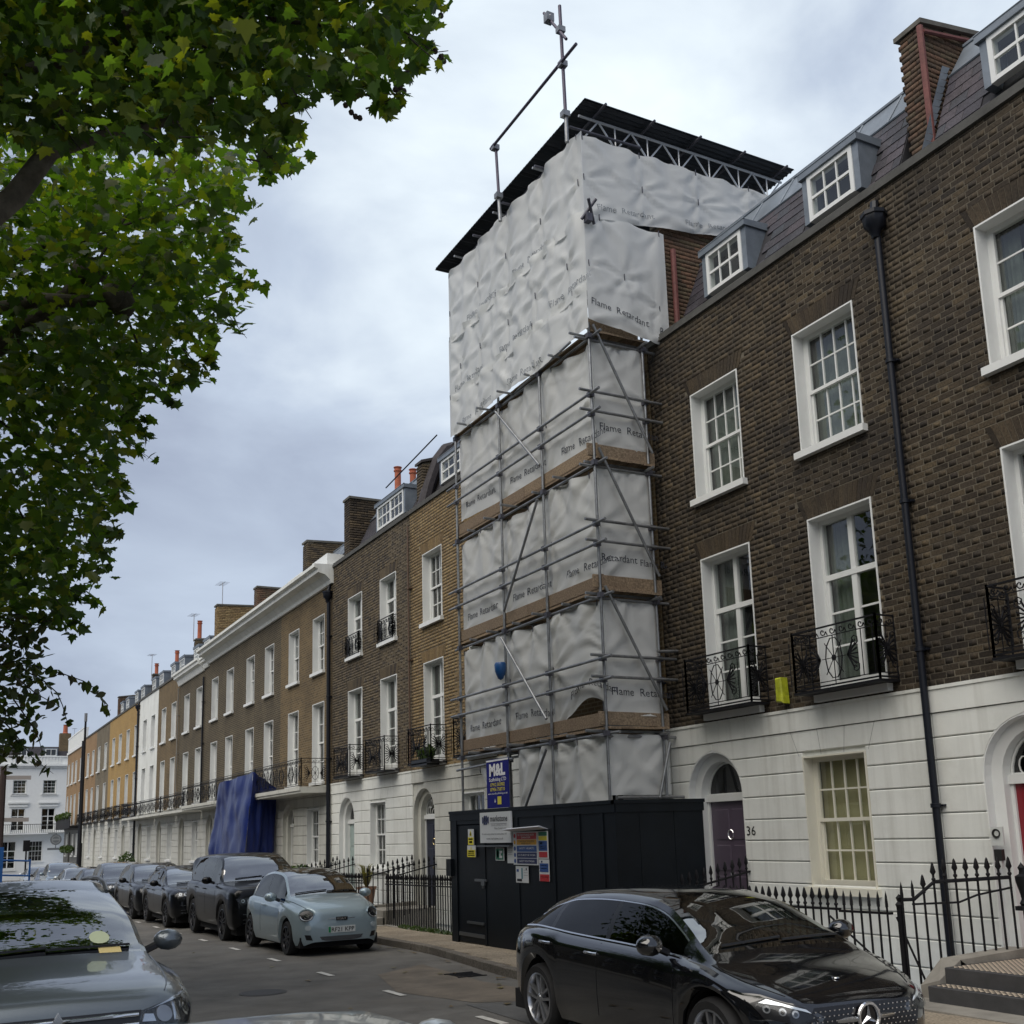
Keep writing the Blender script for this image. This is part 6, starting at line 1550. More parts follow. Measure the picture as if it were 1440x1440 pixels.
        # close the nose and tail
    for i, tag_ in ((0, 0), (nr-1, 1)):
        a = [i*n+j for j in range(n)]; c = [nr*n+i*n+j for j in range(n-1)][::-1]
        F['body'].append(tuple(a+c) if tag_ else tuple((a+c)[::-1]))
    bvh = BVHTree.FromPolygons([Vector(v) for v in V], [f for k in F for f in F[k]])
    def sub(key, m, name=None, parent=None, sm=38):
        fs = F[key]
        if not fs: return None
        used = sorted({v for f in fs for v in f}); mp_ = {v: i for i, v in enumerate(used)}
        b = MB(); b.add([V[v] for v in used], [tuple(mp_[v] for v in f) for f in fs])
        # weld the centre line
        me = bpy.data.meshes.new(name or key); me.from_pydata(b.v, [], b.f)
        import bmesh
        bm = bmesh.new(); bm.from_mesh(me); bmesh.ops.remove_doubles(bm, verts=bm.verts, dist=.0004); bmesh.ops.recalc_face_normals(bm, faces=bm.faces); bm.to_mesh(me); bm.free()
        me.materials.append(m); me.polygons.foreach_set('use_smooth', [True]*len(me.polygons)); me.set_sharp_from_angle(angle=R(sm)); me.update()
        return link(name or key, me, parent or root)
    body = sub('body', pm)
    sub('windscreen', CARG); sub('rear_window', CARGD)
    for k in [k for k in F if '|' in k]: sub(k, BLACKP if k[0] == 'p' else CARGD, k.split('|')[0])
    if S.get('roof'): sub('roof', S['roof'])
    # underside, wheel housings, cabin
    b = MB(); b.box(-hw*.86, hw*.86, -Ln/2+.12, Ln/2-.12, .16, .34); 
    for c in (wf, wr_):
        for s in (-1, 1):
            ar = [(c-Ln/2+ra_*cos(a), r+ra_*sin(a)) for a in [pi*i/12 for i in range(13)]]
            xo, xi = s*(cr_tab(wt, c)*.93), s*hw*.45
            b.add([(xo, y, z) for y, z in ar]+[(xi, y, z) for y, z in ar], [(i, i+1, 14+i, 13+i) for i in range(12)]+[tuple(range(13, 26))])
    b.build('underbody', UNDER, root, local=True)
    b = MB(); ca, cb = sg0-.1, min(sg1+.2, rg1-.1); zc = min(cr_tab(belt, ca), cr_tab(belt, cb))-.06
    b.box(-hw*.8, hw*.8, ca-Ln/2, cb-Ln/2, .35, zc-.12)
    for t in (ca+.75, ca+1.65):
        if t < cb-.2:
            for x in ((-.38, .38)):
                b.hexa([(x-.24, t-Ln/2, zc-.3), (x+.24, t-Ln/2, zc-.3), (x+.24, t-Ln/2+.14, zc-.3), (x-.24, t-Ln/2+.14, zc-.3), (x-.2, t-Ln/2+.16, zc+.18), (x+.2, t-Ln/2+.16, zc+.18), (x+.2, t-Ln/2+.26, zc+.18), (x-.2, t-Ln/2+.26, zc+.18)])
                b.box(x-.11, x+.11, t-Ln/2+.2, t-Ln/2+.28, zc+.2, zc+.36)
    b.box(-hw*.8, hw*.8, ws0-Ln/2+.2, ws0-Ln/2+.75, zc-.15, zc+.03)
    b.tube([(.37*(-1)+.17*cos(a), ws0-Ln/2+.82, zc+.02+.17*sin(a)) for a in [2*pi*i/12 for i in range(13)]], .015, 5)
    b.build('cabin', CABIN, root, local=True)
    # wheels
    ty, ri = wheel_meshes(r, S.get('tw', .22), S.get('spk', (5, 'twin')), S.get('drim', 0), S.get('rim', r*.70))
    for c in (wf, wr_):
        for s in (1, -1):
            w_ = link('wheel', ty, root, (s*(cr_tab(wt, c)*.985-S.get('tw', .22)/2), c-Ln/2, r))
            if s < 0: w_.rotation_euler = (0, 0, pi)
            link('rim', ri, w_)
    # side mirrors
    ym = S['mir']; zb = cr_tab(belt, ym); wm = cr_tab(wt, ym)
    for s in (1, -1):
        b = MB(); c = Vector((s*(wm+.10), ym-Ln/2, zb+.09))
        b.tube([(s*(wm-.07), ym-Ln/2, zb+.02), (s*(wm+.02), ym-Ln/2, zb+.06)], .03, 6, mi=1)
        rr = [(0, -.085), (.055, -.075), (.085, -.03), (.088, .03), (.075, .06)]
        vs = []; k = 12
        for rad, hh in rr:
            for j in range(k): a = 2*pi*j/k; vs.append(c+Vector((rad*1.28*cos(a), hh, rad*.95*sin(a))))
        b.add(vs, [(i*k+j, i*k+(j+1) % k, (i+1)*k+(j+1) % k, (i+1)*k+j) for i in range(len(rr)-1) for j in range(k)]+[tuple((len(rr)-1)*k+j for j in range(k))])
        b.build('mirror', [S.get('mirm', pm), BLACKP], root, smooth=50, local=True)
    if detail:
        for s in (1, -1):      # handles, belt trim, door gaps
            for t in S['hnd']:
                zz = cr_tab(belt, t)-.11; h = bvh.ray_cast(Vector((s*2, t-Ln/2, zz)), Vector((-s, 0, 0)))[0]
                if h is None: continue
                b = MB(); x = h.x; b.tube([(x+s*.004, t-Ln/2-.09, zz), (x+s*.03, t-Ln/2-.07, zz+.003), (x+s*.03, t-Ln/2+.07, zz+.006), (x+s*.004, t-Ln/2+.09, zz+.004)], .013, 6); b.build('door_handle', S.get('hndm', pm), root, local=True, smooth=50)
            b = MB(); pts = []
            for i in range(24):
                t = sg0+(sg1-sg0)*i/23; pts.append((s*(cr_tab(wt, t)*.893-.005), t-Ln/2, cr_tab(belt, t)+.008))
            b.tube(pts, .011, 5); 
            if S.get('arc'):
                pts = []
                for i in range(30):
                    t = sg0+(sg1-sg0)*i/29; g = cr_tab(top, t)-cr_tab(belt, t)
                    k2 = smoothstep(.08, .22, g); pts.append((s*(cr_tab(rt, t)+.016), t-Ln/2, cr_tab(top, t)-.085*k2-.012))
                b.tube(pts, .010, 5)
            b.build('window_trim', S.get('trim', BLACKP), root, local=True, smooth=60)
            for t in S.get('gap', ()):
                b = MB(); pts = []
                for i in range(9):
                    zz = zl0+.12+(cr_tab(belt, t)-.02-zl0-.12)*i/8; h = bvh.ray_cast(Vector((s*2, t-Ln/2, zz)), Vector((-s, 0, 0)))[0]
                    if h is not None: pts.append((h.x-s*.001, h.y, h.z))
                if len(pts) > 2: b.tube(pts, .0045, 4); b.build('door_gap', BLACKP, root, local=True)
            if S.get('rails'):
                b = MB(); pts = []
                for i in range(14):
                    t = ws1+.05+(rg0-ws1-.1)*i/13; e = 0 if i in (0, 13) else .045; pts.append((s*cr_tab(rt, t)*.94, t-Ln/2, cr_tab(top, t)-.04+e))
                b.tube(pts, .018, 6); b.build('roof_rail', S['rails'], root, local=True, smooth=60)
        # wipers
        b = MB()
        for x in (-.55, .05):
            t0 = ws0+.03; pts = []
            for i in range(6):
                xx = x+.6*i/5; hh = bvh.ray_cast(Vector((xx, t0-Ln/2+.02+.03*i/5, 3)), Vector((0, 0, -1)))[0]
                if hh is not None: pts.append(hh+Vector((0, 0, .018)))
            if len(pts) > 2: b.tube(pts, .011, 4)
        if b.v: b.build('wiper', BLACKP, root, local=True)
        for s in (1, -1):      # bonnet shut lines
            pts = []
            for i in range(14):
                t = .16+(ws0-.10-.16)*i/13; x = s*cr_tab(wt, t)*(.80+.06*i/13); h = bvh.ray_cast(Vector((x, t-Ln/2, 3)), Vector((0, 0, -1)))[0]
                if h is not None: pts.append(h+Vector((0, 0, -.001)))
            if len(pts) > 3: b = MB(); b.tube(pts, .0055, 4); b.build('bonnet_gap', BLACKP, root, local=True)
        S['front'](root, bvh, Ln, Wd, pm)
    else:
        S['front'](root, bvh, Ln, Wd, pm)
    return root
def plate(root, s, y, z, bvh, m=PLATE, green=False, w=.52, tilt=0):
    h = bvh.ray_cast(Vector((0, -4, z)), Vector((0, 1, 0)))[0]; yy = h.y-.012
    b = MB(); b.box(-w/2, w/2, yy, yy+.03, z-.055, z+.055); o = b.build('number_plate', m, root, local=True)
    if s:
        b = MB(); add_text(b, s, lambda u, v: (u, yy-.003, z-.036+v), -.19 if green else -.23, 0, .07, .42 if green else .46, .012); b.build('lettering', mat('plate_black', (.01, .01, .01), .6), o, local=True)
        if green: b = MB(); b.box(-w/2+.004, -w/2+.046, yy-.002, yy, z-.05, z+.05); b.build('green_band', mat('plate_green', (.01, .25, .09), .5), o, local=True)
    return o
def grille_bars(root, bvh, poly, n, m, back=BLACKP, off=.01):
    patch(bvh, poly, 0, .008, 'grille', back, root)
def lamp(root, bvh, poly, yaw, rnd=None, glass=True, drl=None):
    o = patch(bvh, poly, yaw, .006, 'headlight', BLACKP, root)
    if o is None: return
    ce = (sum(p[0] for p in poly)/len(poly), sum(p[1] for p in poly)/len(poly))
    q = [(ce[0]+(p[0]-ce[0])*.9, ce[1]+(p[1]-ce[1])*.86) for p in poly]
    for (u, z, rr) in (rnd or ()):
        c = [(u+rr*cos(a), z+rr*sin(a)) for a in [2*pi*i/14 for i in range(14)]]
        patch(bvh, c, yaw, .011, 'reflector', mat('lamp_reflector_soft', (.3, .31, .33), .3, metal=.9), o, rings=2); patch(bvh, [(u+(p[0]-u)*.55, z+(p[1]-z)*.55) for p in c], yaw, .015, 'projector', mat('lens_dark', (.02, .022, .025), .05, coat=1), o, rings=2)
    if drl: patch(bvh, drl, yaw, .013, 'light_strip', mat('light_strip', (.8, .83, .85), .15, metal=.6), o, rings=2)
    patch(bvh, q, yaw, .019, 'lens', LAMPG, o)
def mirrorx(poly): return [(-u, z) for u, z in poly][::-1]
# --- specs
def front_hatch(root, bvh, Ln, Wd, pm):
    g = [(-.46, .36), (.46, .36), (.54, .54), (.45, .615), (-.45, .615), (-.54, .54)]
    gr = patch(bvh, g, 0, .006, 'grille', BLACKP, root)
    dots = MB()
    for i in range(24):
        for j in range(7):
            u = -.50+.043*i+(.022 if j % 2 else 0); z = .385+.034*j
            if abs(u) > .50: continue
            h = bvh.ray_cast(Vector((u, -4, z)), Vector((0, 1, 0)))[0]
            if h is not None: c = h+Vector((0, -.011, 0)); dots.add([c+Vector((-.009, 0, 0)), c+Vector((0, 0, -.006)), c+Vector((.009, 0, 0)), c+Vector((0, 0, .006))], [(0, 1, 2, 3)])
    dots.build('grille_stud', CHR, gr, local=True)['kind'] = 'stuff'
    yf = bvh.ray_cast(Vector((0, -4, .52)), Vector((0, 1, 0)))[0].y
    b = MB()
    for s in (1, -1): b.tube([(s*.11, yf-.02, .515), (s*.42, yf+.04, .51), (s*.5, yf+.09, .525)], .02, 6)
    b.build('grille_bar', CHR, gr, local=True, smooth=60)
    b = MB(); c = Vector((0, yf-.03, .52)); rr = .095
    b.tube([(rr*cos(a), c.y, c.z+rr*sin(a)) for a in [2*pi*i/24 for i in range(25)]], .014, 6)
    for k in range(3):
        a = pi/2+2*pi*k/3; p = c+Vector((rr*cos(a), 0, rr*sin(a)))
        for s in (1, -1):
            q = Vector((cos(a+s*pi/3)*.022, 0, sin(a+s*pi/3)*.022)); b.add([c+Vector((0, -.02, 0)), c+q, p, ], [(0, 1, 2)])
    b.build('star_emblem', CHR, gr, local=True)
    b = MB(); b.lathe([(0, -.001), (.09, .0)], (0, yf-.022, .52), 20, 'y'); b.build('emblem_disc', mat('emblem_black', (.01, .01, .012), .15), gr, local=True)
    hl = [(.42, .55), (.56, .51), (.80, .555), (.88, .65), (.76, .685), (.52, .625)]
    lamp(root, bvh, hl, -.5, [(.60, .585, .026), (.67, .60, .026), (.74, .615, .026)], drl=[(.46, .585), (.74, .66), (.82, .655), (.76, .68), (.50, .613)])
    lamp(root, bvh, mirrorx(hl), .5, [(-.60, .585, .026), (-.67, .60, .026), (-.74, .615, .026)], drl=mirrorx([(.46, .585), (.74, .66), (.82, .655), (.76, .68), (.50, .613)]))
    low = [(-.75, .22), (.75, .22), (.68, .33), (-.68, .33)]
    patch(bvh, low, 0, .004, 'air_intake', BLACKP, root)
    h = bvh.ray_cast(Vector((0, -Ln/2+.28, 3)), Vector((0, 0, -1)))[0]
    b = MB(); b.lathe([(0, .008), (.028, .006), (.03, .0)], h, 12); b.build('bonnet_badge', CHR, root, local=True)
    for s in (1, -1):
        t = Ln-.22; q = [(s*.50, .83), (s*.78, .86), (s*.86, .95), (s*.62, .96)]
    b = MB()
    for s in (1, -1):
        vs = []
        for (t, z) in ((3.84, .95), (4.08, .93), (4.12, .84), (3.87, .85)):
            hh = bvh.ray_cast(Vector((s*3, t-Ln/2, z)), Vector((-s, 0, 0)))[0]
            if hh is not None: vs.append(hh+Vector((s*.006, .004, 0)))
        if len(vs) == 4: b.add(vs, [(0, 1, 2, 3)])
    if b.v: b.build('tail_light', REDL, root, local=True)
HATCH = dict(L=4.42, W=1.80, r=.325, wf=.88, wr=3.61, rim=.235, tw=.225, sill=.2, spk=(5, 'twin'),
    top=[(0, .56), (.05, .645), (.18, .705), (.5, .79), (.9, .865), (1.22, .93), (1.55, 1.13), (1.95, 1.315), (2.3, 1.38), (2.7, 1.395), (3.2, 1.375), (3.6, 1.31), (3.9, 1.22), (4.12, 1.06), (4.28, .93), (4.38, .84), (4.42, .70)],
    belt=[(0, .50), (.06, .61), (.2, .665), (.6, .755), (1.2, .86), (2.0, .92), (3.0, .955), (3.7, .985), (4.1, .955), (4.3, .86), (4.42, .66)],
    hw=[(0, .50), (.03, .575), (.10, .665), (.25, .765), (.5, .845), (.9, .89), (2, .90), (3.4, .90), (3.9, .875), (4.2, .80), (4.36, .69), (4.42, .58)],
    rw=[(0, .45), (.1, .55), (.6, .66), (1.22, .74), (1.6, .66), (2.1, .585), (2.7, .575), (3.4, .56), (3.9, .555), (4.2, .6), (4.42, .5)],
    bot=[(0, .24), (.15, .17), (.9, .18), (3.6, .2), (4.3, .24), (4.42, .34)],
    ws=(1.24, 2.12), rg=(3.86, 4.22), sg=(1.5, 3.98), pill=(2.55, 3.45), mir=1.72, hnd=(2.62, 3.38), gap=(1.5, 2.56, 3.5), trim=CHR, arc=1, hndm=CHR, front=front_hatch)
def _fm(t):
    for (a, p), (b, q) in zip(_FM, _FM[1:]):
        if t <= b: return round(p+(q-p)*(t-a)/(b-a)-.18, 3)
    return t-.18
_FM = [(0, .18), (.88, .88), (1.22, 1.03), (2.3, 2.12), (2.9, 2.9), (4.42, 4.42)]
HATCH0 = HATCH; HATCH = dict(HATCH0, L=4.24)
for k in ('top', 'belt', 'hw', 'rw', 'bot'): HATCH[k] = [(_fm(t), v) for t, v in HATCH0[k]]
HATCH['top'] = [(t, z-.03*smoothstep(1.2, 1.9, t)) for t, z in HATCH['top']]
for k in ('ws', 'rg', 'sg', 'pill', 'hnd', 'gap'): HATCH[k] = tuple(_fm(t) for t in HATCH0[k])
HATCH.update(wf=_fm(.88), wr=_fm(3.61), mir=_fm(1.62), hnd=(_fm(2.62), _fm(3.38)))
def front_mini(root, bvh, Ln, Wd, pm):
    lamp_ = [(.60+.125*cos(a), .665+.075*sin(a)-.0) for a in [2*pi*i/18 for i in range(18)]]
    for s, y_ in ((1, -.35), (-1, .35)):
        el = [(s*.62+.125*cos(a), .70+.088*sin(a)) for a in [2*pi*i/20 for i in range(20)]]
        o = patch(bvh, el, y_, .008, 'headlight', BLACKP, root)
        if o:
            half = [(s*.62+.115*cos(a), .70+.08*sin(a)) for a in [pi+pi*i/12 for i in range(13)]]+[(s*.62+.09*cos(a), .70+.055*sin(a)) for a in [2*pi-pi*i/12 for i in range(13)]]
            pts = []; pv = Vector((s*.62, bvh.ray_cast(Vector((s*.62, -6, .70)), Vector((0, 1, 0)))[0].y, 0))
            d = Vector((sin(y_), cos(y_), 0)); ux = Vector((cos(y_), -sin(y_), 0))
            b = MB()
            for a in [pi+pi*i/14 for i in range(15)]:
                p = pv+ux*(.108*cos(a))+Vector((0, 0, .70+.074*sin(a))); h = bvh.ray_cast(p-d*4, d)[0]
                if h is not None: pts.append(h-d*.016)
            b.tube(pts, .009, 5); b.build('light_ring', mat('light_strip', (.8, .83, .85), .15, metal=.6), o, local=True)
            patch(bvh, [(s*.62+.05*cos(a), .695+.04*sin(a)) for a in [2*pi*i/12 for i in range(12)]], y_, .013, 'projector', mat('lens_dark', (.02, .022, .025), .05, coat=1), o, rings=2)
            brow = [(s*.62+.14*cos(a), .705+.1*sin(a)) for a in [.15+(pi-.3)*i/12 for i in range(13)]]
            b = MB(); pts = []
            for u, z in brow:
                p = pv+ux*(u-s*.62)+Vector((0, 0, z)); h = bvh.ray_cast(p-d*4, d)[0]
                if h is not None: pts.append(h-d*.012)
            if len(pts) > 3: b.tube(pts, .016, 5); b.build('lamp_brow', pm, o, local=True, smooth=60)
        c2 = [(s*.60+.055*cos(a), .50+.045*sin(a)) for a in [2*pi*i/14 for i in range(14)]]
        patch(bvh, c2, y_*.8, .012, 'fog_lamp', mat('lamp_pale', (.5, .56, .58), .2, coat=.6), root, rings=2)
        iv = [(s*.56, .38), (s*.66, .385), (s*.63, .30), (s*.52, .29)]
        patch(bvh, iv if s > 0 else iv[::-1], y_*.5, .004, 'air_intake', BLACKP, root, rings=2)
    mesh = [(-.40, .345), (.40, .345), (.36, .29), (.22, .255), (-.22, .255), (-.36, .29)]
    g = patch(bvh, mesh, 0, .004, 'grille', mat('grille_grey', (.05, .055, .06), .4), root)
    b = MB()
    for i in range(26):
        for j in range(4):
            u = -.38+.031*i+(.015 if j % 2 else 0); z = .27+.021*j
            if abs(u) > .39-.5*max(0, .3-z): continue
            h = bvh.ray_cast(Vector((u, -4, z)), Vector((0, 1, 0)))[0]
            if h is not None: c = h+Vector((0, -.008, 0)); b.add([c+Vector((-.009, 0, 0)), c+Vector((0, 0, -.006)), c+Vector((.009, 0, 0)), c+Vector((0, 0, .006))], [(0, 1, 2, 3)])
    if g: b.build('grille_stud', ALLOY, g, local=True)['kind'] = 'stuff'
    y = bvh.ray_cast(Vector((0, -4, .64)), Vector((0, 1, 0)))[0].y
    b = MB(); b.box(-.105, .105, y-.02, y+.02, .605, .665); o = b.build('badge', mat('badge_black', (.012, .014, .018), .25), root, local=True)
    b = MB(); add_text(b, 'FIAT', lambda u, v: (u, y-.023, .615+v), 0, 0, .04, .17, .01, center=True); b.build('lettering', CHR, o, local=True)
    b = MB()
    for s in (1, -1): b.tube([(s*.11, y-.006, .637), (s*.34, y+.012, .637)], .006, 4)
    b.build('badge_strip', CHR, root, local=True)
    plate(root, 'RF21 KPP', 0, .455, bvh, green=True, w=.50)
MINI = dict(L=3.63, W=1.66, r=.30, wf=.70, wr=3.02, rim=.205, tw=.2, sill=.18, spk=(8, 'single'), drim=1,
    top=[(0, .62), (.03, .74), (.12, .83), (.35, .93), (.62, .985), (.86, 1.02), (1.15, 1.22), (1.45, 1.385), (1.8, 1.455), (2.2, 1.47), (2.7, 1.43), (3.1, 1.33), (3.38, 1.13), (3.52, .95), (3.6, .8), (3.63, .66)],
    belt=[(0, .56), (.04, .68), (.15, .76), (.4, .83), (.8, .885), (1.4, .915), (2.2, .945), (2.9, .965), (3.3, .92), (3.55, .75), (3.63, .6)],
    hw=[(0, .52), (.03, .60), (.1, .69), (.25, .76), (.5, .80), (.9, .815), (2, .82), (2.9, .825), (3.3, .77), (3.55, .64), (3.63, .54)],
    rw=[(0, .40), (.1, .5), (.4, .6), (.86, .67), (1.2, .615), (1.6, .55), (2.2, .535), (2.9, .53), (3.3, .55), (3.63, .48)],
    bot=[(0, .26), (.12, .2), (.7, .19), (3.0, .2), (3.5, .24), (3.63, .34)],
    ws=(.88, 1.62), rg=(3.0, 3.36), sg=(1.05, 3.02), pill=(2.18,), mir=1.22, hnd=(2.0,), gap=(1.08, 2.22), front=front_mini, roof=mat('roof_black', (.015, .016, .02), .15, coat=1))
def front_suv(root, bvh, Ln, Wd, pm):
    k = Wd/1.98
    g = [(-.42*k, .72), (.42*k, .72), (.42*k, .90), (-.42*k, .90)]
    gr = patch(bvh, g, 0, .008, 'grille', BLACKP, root)
    hl = [(.50*k, .80), (.80*k, .78), (.90*k, .90), (.52*k, .92)]
    lamp(root, bvh, hl, -.3, [(.62*k, .85, .045), (.75*k, .85, .04)]); lamp(root, bvh, mirrorx(hl), .3, [(-.62*k, .85, .045), (-.75*k, .85, .04)])
    low = [(-.6*k, .30), (.6*k, .30), (.55*k, .5), (-.55*k, .5)]; patch(bvh, low, 0, .006, 'air_intake', BLACKP, root)
    b = MB()
    for z in (.40, .47, .58):
        pts = []
        for i in range(11):
            u = (-.75+.15*i)*k; h = bvh.ray_cast(Vector((u, -4, z)), Vector((0, 1, 0)))[0]
            if h is not None: pts.append(h+Vector((0, -.012, 0)))
        b.tube(pts, .009, 4)
    b.build('bumper_strip', mat('strip_grey', (.2, .21, .22), .25, metal=.8), root, local=True)
    for z in (.76, .81, .86):
        pts = []
        b = MB()
        for i in range(9):
            u = (-.38+.095*i)*k; h = bvh.ray_cast(Vector((u, -4, z)), Vector((0, 1, 0)))[0]
            if h is not None: pts.append(h+Vector((0, -.014, 0)))
        b.tube(pts, .008, 4)
        if gr: b.build('grille_bar', mat('strip_grey', (.2, .21, .22), .25, metal=.8), gr, local=True)
    plate(root, '', 0, .55, bvh, m=BLACKP)
def suv(L=4.95, W=1.98, H=1.80, hood=1.06, rake=.85, wf=.93, wb=2.9, r=.38, low=.0, boxy=0):
    ws0 = 1.45; wr = wf+wb; b_ = hood
    return dict(L=L, W=W, r=r, wf=wf, wr=wr, rim=r*.70, tw=.26, sill=.3, spk=(5, 'twin'), drim=1,
        top=[(0, b_-.32), (.04, b_-.16), (.16, b_-.05), (.5, b_+.01), (1.0, b_+.04), (ws0, b_+.08), (ws0+rake*.5, (b_+H)/2+.08), (ws0+rake, H-.07), (ws0+rake+.4, H-.01), (L*.62, H), (L*.84, H-.03), (L-.42, H-.11), (L-.22, b_+.35), (L-.08, b_+.05), (L, b_-.3)],
        belt=[(0, b_-.36), (.05, b_-.2), (.18, b_-.09), (.6, b_-.03), (1.4, b_+.015), (L*.6, b_+.03), (L-.5, b_+.05), (L-.12, b_-.02), (L, b_-.36)],
        hw=[(0, W*.36), (.04, W*.41), (.14, W*.455), (.35, W*.485), (.8, W*.497), (L*.5, W*.5), (L-.5, W*.495), (L-.15, W*.46), (L, W*.4)],
        rw=[(0, W*.3), (.2, W*.38), (ws0, W*.425), (ws0+rake, W*.352), (L*.6, W*.345), (L-.5, W*.34), (L-.1, W*.39), (L, W*.34)],
        bot=[(0, .36), (.15, .27), (.9, .3), (L-.8, .3), (L, .45)],
        ws=(ws0+.02, ws0+rake+.02), rg=(L-.44, L-.14) if not boxy else (L-.26, L-.08), sg=(ws0+.28, L-.5), pill=(ws0+1.02, ws0+2.02), mir=ws0+.42, hnd=(ws0+1.12, ws0+1.95), gap=(ws0+.1, ws0+1.05, ws0+2.05), front=front_suv)
_suv0 = suv
def suv(**k):
    d = _suv0(**k)
    if k.get('boxy'):
        L, H, b_ = d['L'], d['top'][8][1], k['hood']
        d['top'] = [(0, b_-.34), (.02, b_-.14), (.07, b_-.04), (.3, b_), (1.0, b_+.03)]+d['top'][4+1:10]+[(L*.86, H-.02), (L-.28, H-.05), (L-.16, H-.16), (L-.06, b_+.08), (L, b_-.25)]
        d['belt'] = [(0, b_-.38), (.02, b_-.18), (.09, b_-.07), (.4, b_-.02)]+d['belt'][4:]
        d['hw'] = [(0, d['W']*.42), (.03, d['W']*.455), (.12, d['W']*.482), (.4, d['W']*.497)]+d['hw'][5:]
    return d
def front_outl(root, bvh, Ln, Wd, pm):
    hl = [(.46, .79), (.84, .755), (.95, .84), (.97, .945), (.80, .935), (.5, .865)]
    for s in (1, -1):
        pl = hl if s > 0 else mirrorx(hl)
        o = patch(bvh, pl, -s*.42, .006, 'headlight', mat('lamp_housing', (.07, .075, .08), .25, metal=.7, var=.6, vs=22), root)
        if o:
            for (u, z, rr, m_) in ((.80, .86, .062, LAMPR), (.80, .86, .04, mat('lens_dark', (.02, .022, .025), .05, coat=1)), (.64, .835, .05, mat('lamp_reflector_soft', (.3, .31, .33), .3, metal=.9)), (.90, .885, .03, ORANGE)):
                if rr == .03: patch(bvh, [(s*p_, q_) for p_, q_ in ((.50, .86), (.74, .915), (.88, .925), (.86, .935), (.72, .925))][::s], -s*.42, .012, 'light_strip', LAMPR, o, rings=2); patch(bvh, [(s*p_, q_) for p_, q_ in ((.50, .80), (.58, .795), (.57, .84), (.52, .845))][::s], -s*.42, .012, 'light_strip', LAMPR, o, rings=2); patch(bvh, [(s*p_, q_) for p_, q_ in ((.69, .79), (.74, .785), (.725, .90), (.70, .90))][::s], -s*.42, .013, 'light_strip', LAMPR, o, rings=2)
                patch(bvh, [(s*u+rr*cos(a), z+rr*sin(a)) for a in [2*pi*i/16 for i in range(16)]], -s*.42, .012+.004*(rr < .05), 'reflector', m_, o, rings=2)
            patch(bvh, pl, -s*.42, .024, 'lens', LAMPG, o)
    y = bvh.ray_cast(Vector((0, -4, .82)), Vector((0, 1, 0)))[0].y
    g = [(-.46, .70), (.46, .70), (.50, .87), (-.50, .87)]; gr = patch(bvh, g, 0, .006, 'grille', BLACKP, root)
    for z, m_ in ((.735, CHR), (.79, CHR), (.845, CHR)):
        b = MB(); pts = []
        for i in range(13):
            u = -.48+.08*i; h = bvh.ray_cast(Vector((u, -4, z)), Vector((0, 1, 0)))[0]
            if h is not None: pts.append(h+Vector((0, -.014, 0)))
        b.tube(pts, .014, 6); b.build('grille_bar', m_, gr, local=True, smooth=60)
    b = MB(); c = Vector((0, y-.03, .80)); s = .052
    for k in range(3):
        a = pi/2+2*pi*k/3; d = Vector((cos(a), 0, sin(a))); e = Vector((-sin(a), 0, cos(a)))
        q = [c, c+d*s+e*s*.58, c+d*s*2, c+d*s-e*s*.58]
        b.add(q+[v+Vector((0, .02, 0)) for v in q], [(0, 1, 2, 3), (0, 4, 5, 1), (1, 5, 6, 2), (2, 6, 7, 3), (3, 7, 4, 0)])
    b.build('diamond_emblem', CHR, gr, local=True)
    low = [(-.7, .28), (.7, .28), (.6, .5), (-.6, .5)]; patch(bvh, low, 0, .006, 'air_intake', BLACKP, root)
    # stickers low on the inside of the windscreen
    for (x, t, w, m_) in ((.44, .23, .075, mat('sticker_green', (.45, .5, .32), .6)), (.50, .08, .08, mat('sticker_yellow', (.6, .48, .2), .6))):
        hs = [bvh.ray_cast(Vector((x+dx, 1.42+t+dt-Ln/2, 3)), Vector((0, 0, -1)))[0] for dx, dt in ((-w, -.05), (w, -.05), (w, .05), (-w, .05))] if w > .076 else [bvh.ray_cast(Vector((x+w*cos(a), 1.42+t+.06*sin(a)-Ln/2, 3)), Vector((0, 0, -1)))[0] for a in [2*pi*i/14 for i in range(14)]]
        if all(h is not None for h in hs): b = MB(); b.add([h+Vector((0, 0, .004)) for h in hs], [tuple(range(len(hs)))]); b.build('sticker', m_, root, local=True)
OUT = suv(L=4.66, W=1.80, H=1.62, hood=1.03, rake=.95, wf=.93, wb=2.67, r=.345); OUT.update(front=front_outl, spk=(7, 'single'), drim=0, rails=mat('roof_rail_grey', (.06, .065, .07), .3), tint=1, bot=[(0, .34), (.15, .25), (.9, .28), (3.9, .3), (4.66, .42)])
BLKP = mat('paint_black', (.003, .0035, .005), .12, coat=1.0, spec=.3); BLKS = mat('paint_black_suv', (.0025, .003, .004), .3, coat=.35, spec=.15); BLKP2 = mat('paint_black_metallic', (.004, .0045, .006), .3, coat=.45, spec=.15)
PALE = paint('paint_pale_blue', (.36, .45, .49), .35, .28); GREY = paint('paint_silver_grey', (.125, .145, .16), .6, .3); SILV = paint('paint_silver', (.46, .49, .5), .6, .3)
car('glossy black hatchback with star emblem parked nearest on the right', (6.12, 8.17, zg(8.15)), R(-1.5), HATCH, BLKP)
car('pale blue small electric car with black roof facing the camera', (6.5, 20.6, zg(20.5)), R(1), MINI, PALE)
car('big black off-roader parked behind the pale blue car', (6.58, 25.35, zg(25.3)), 0, suv(L=4.95, W=1.98, H=1.80, hood=1.13, rake=.66, r=.39, boxy=1), BLKS)
mac = suv(L=4.7, W=1.92, H=1.50, hood=.98, rake=1.0, r=.37, wb=2.8); mac['rails'] = GALV
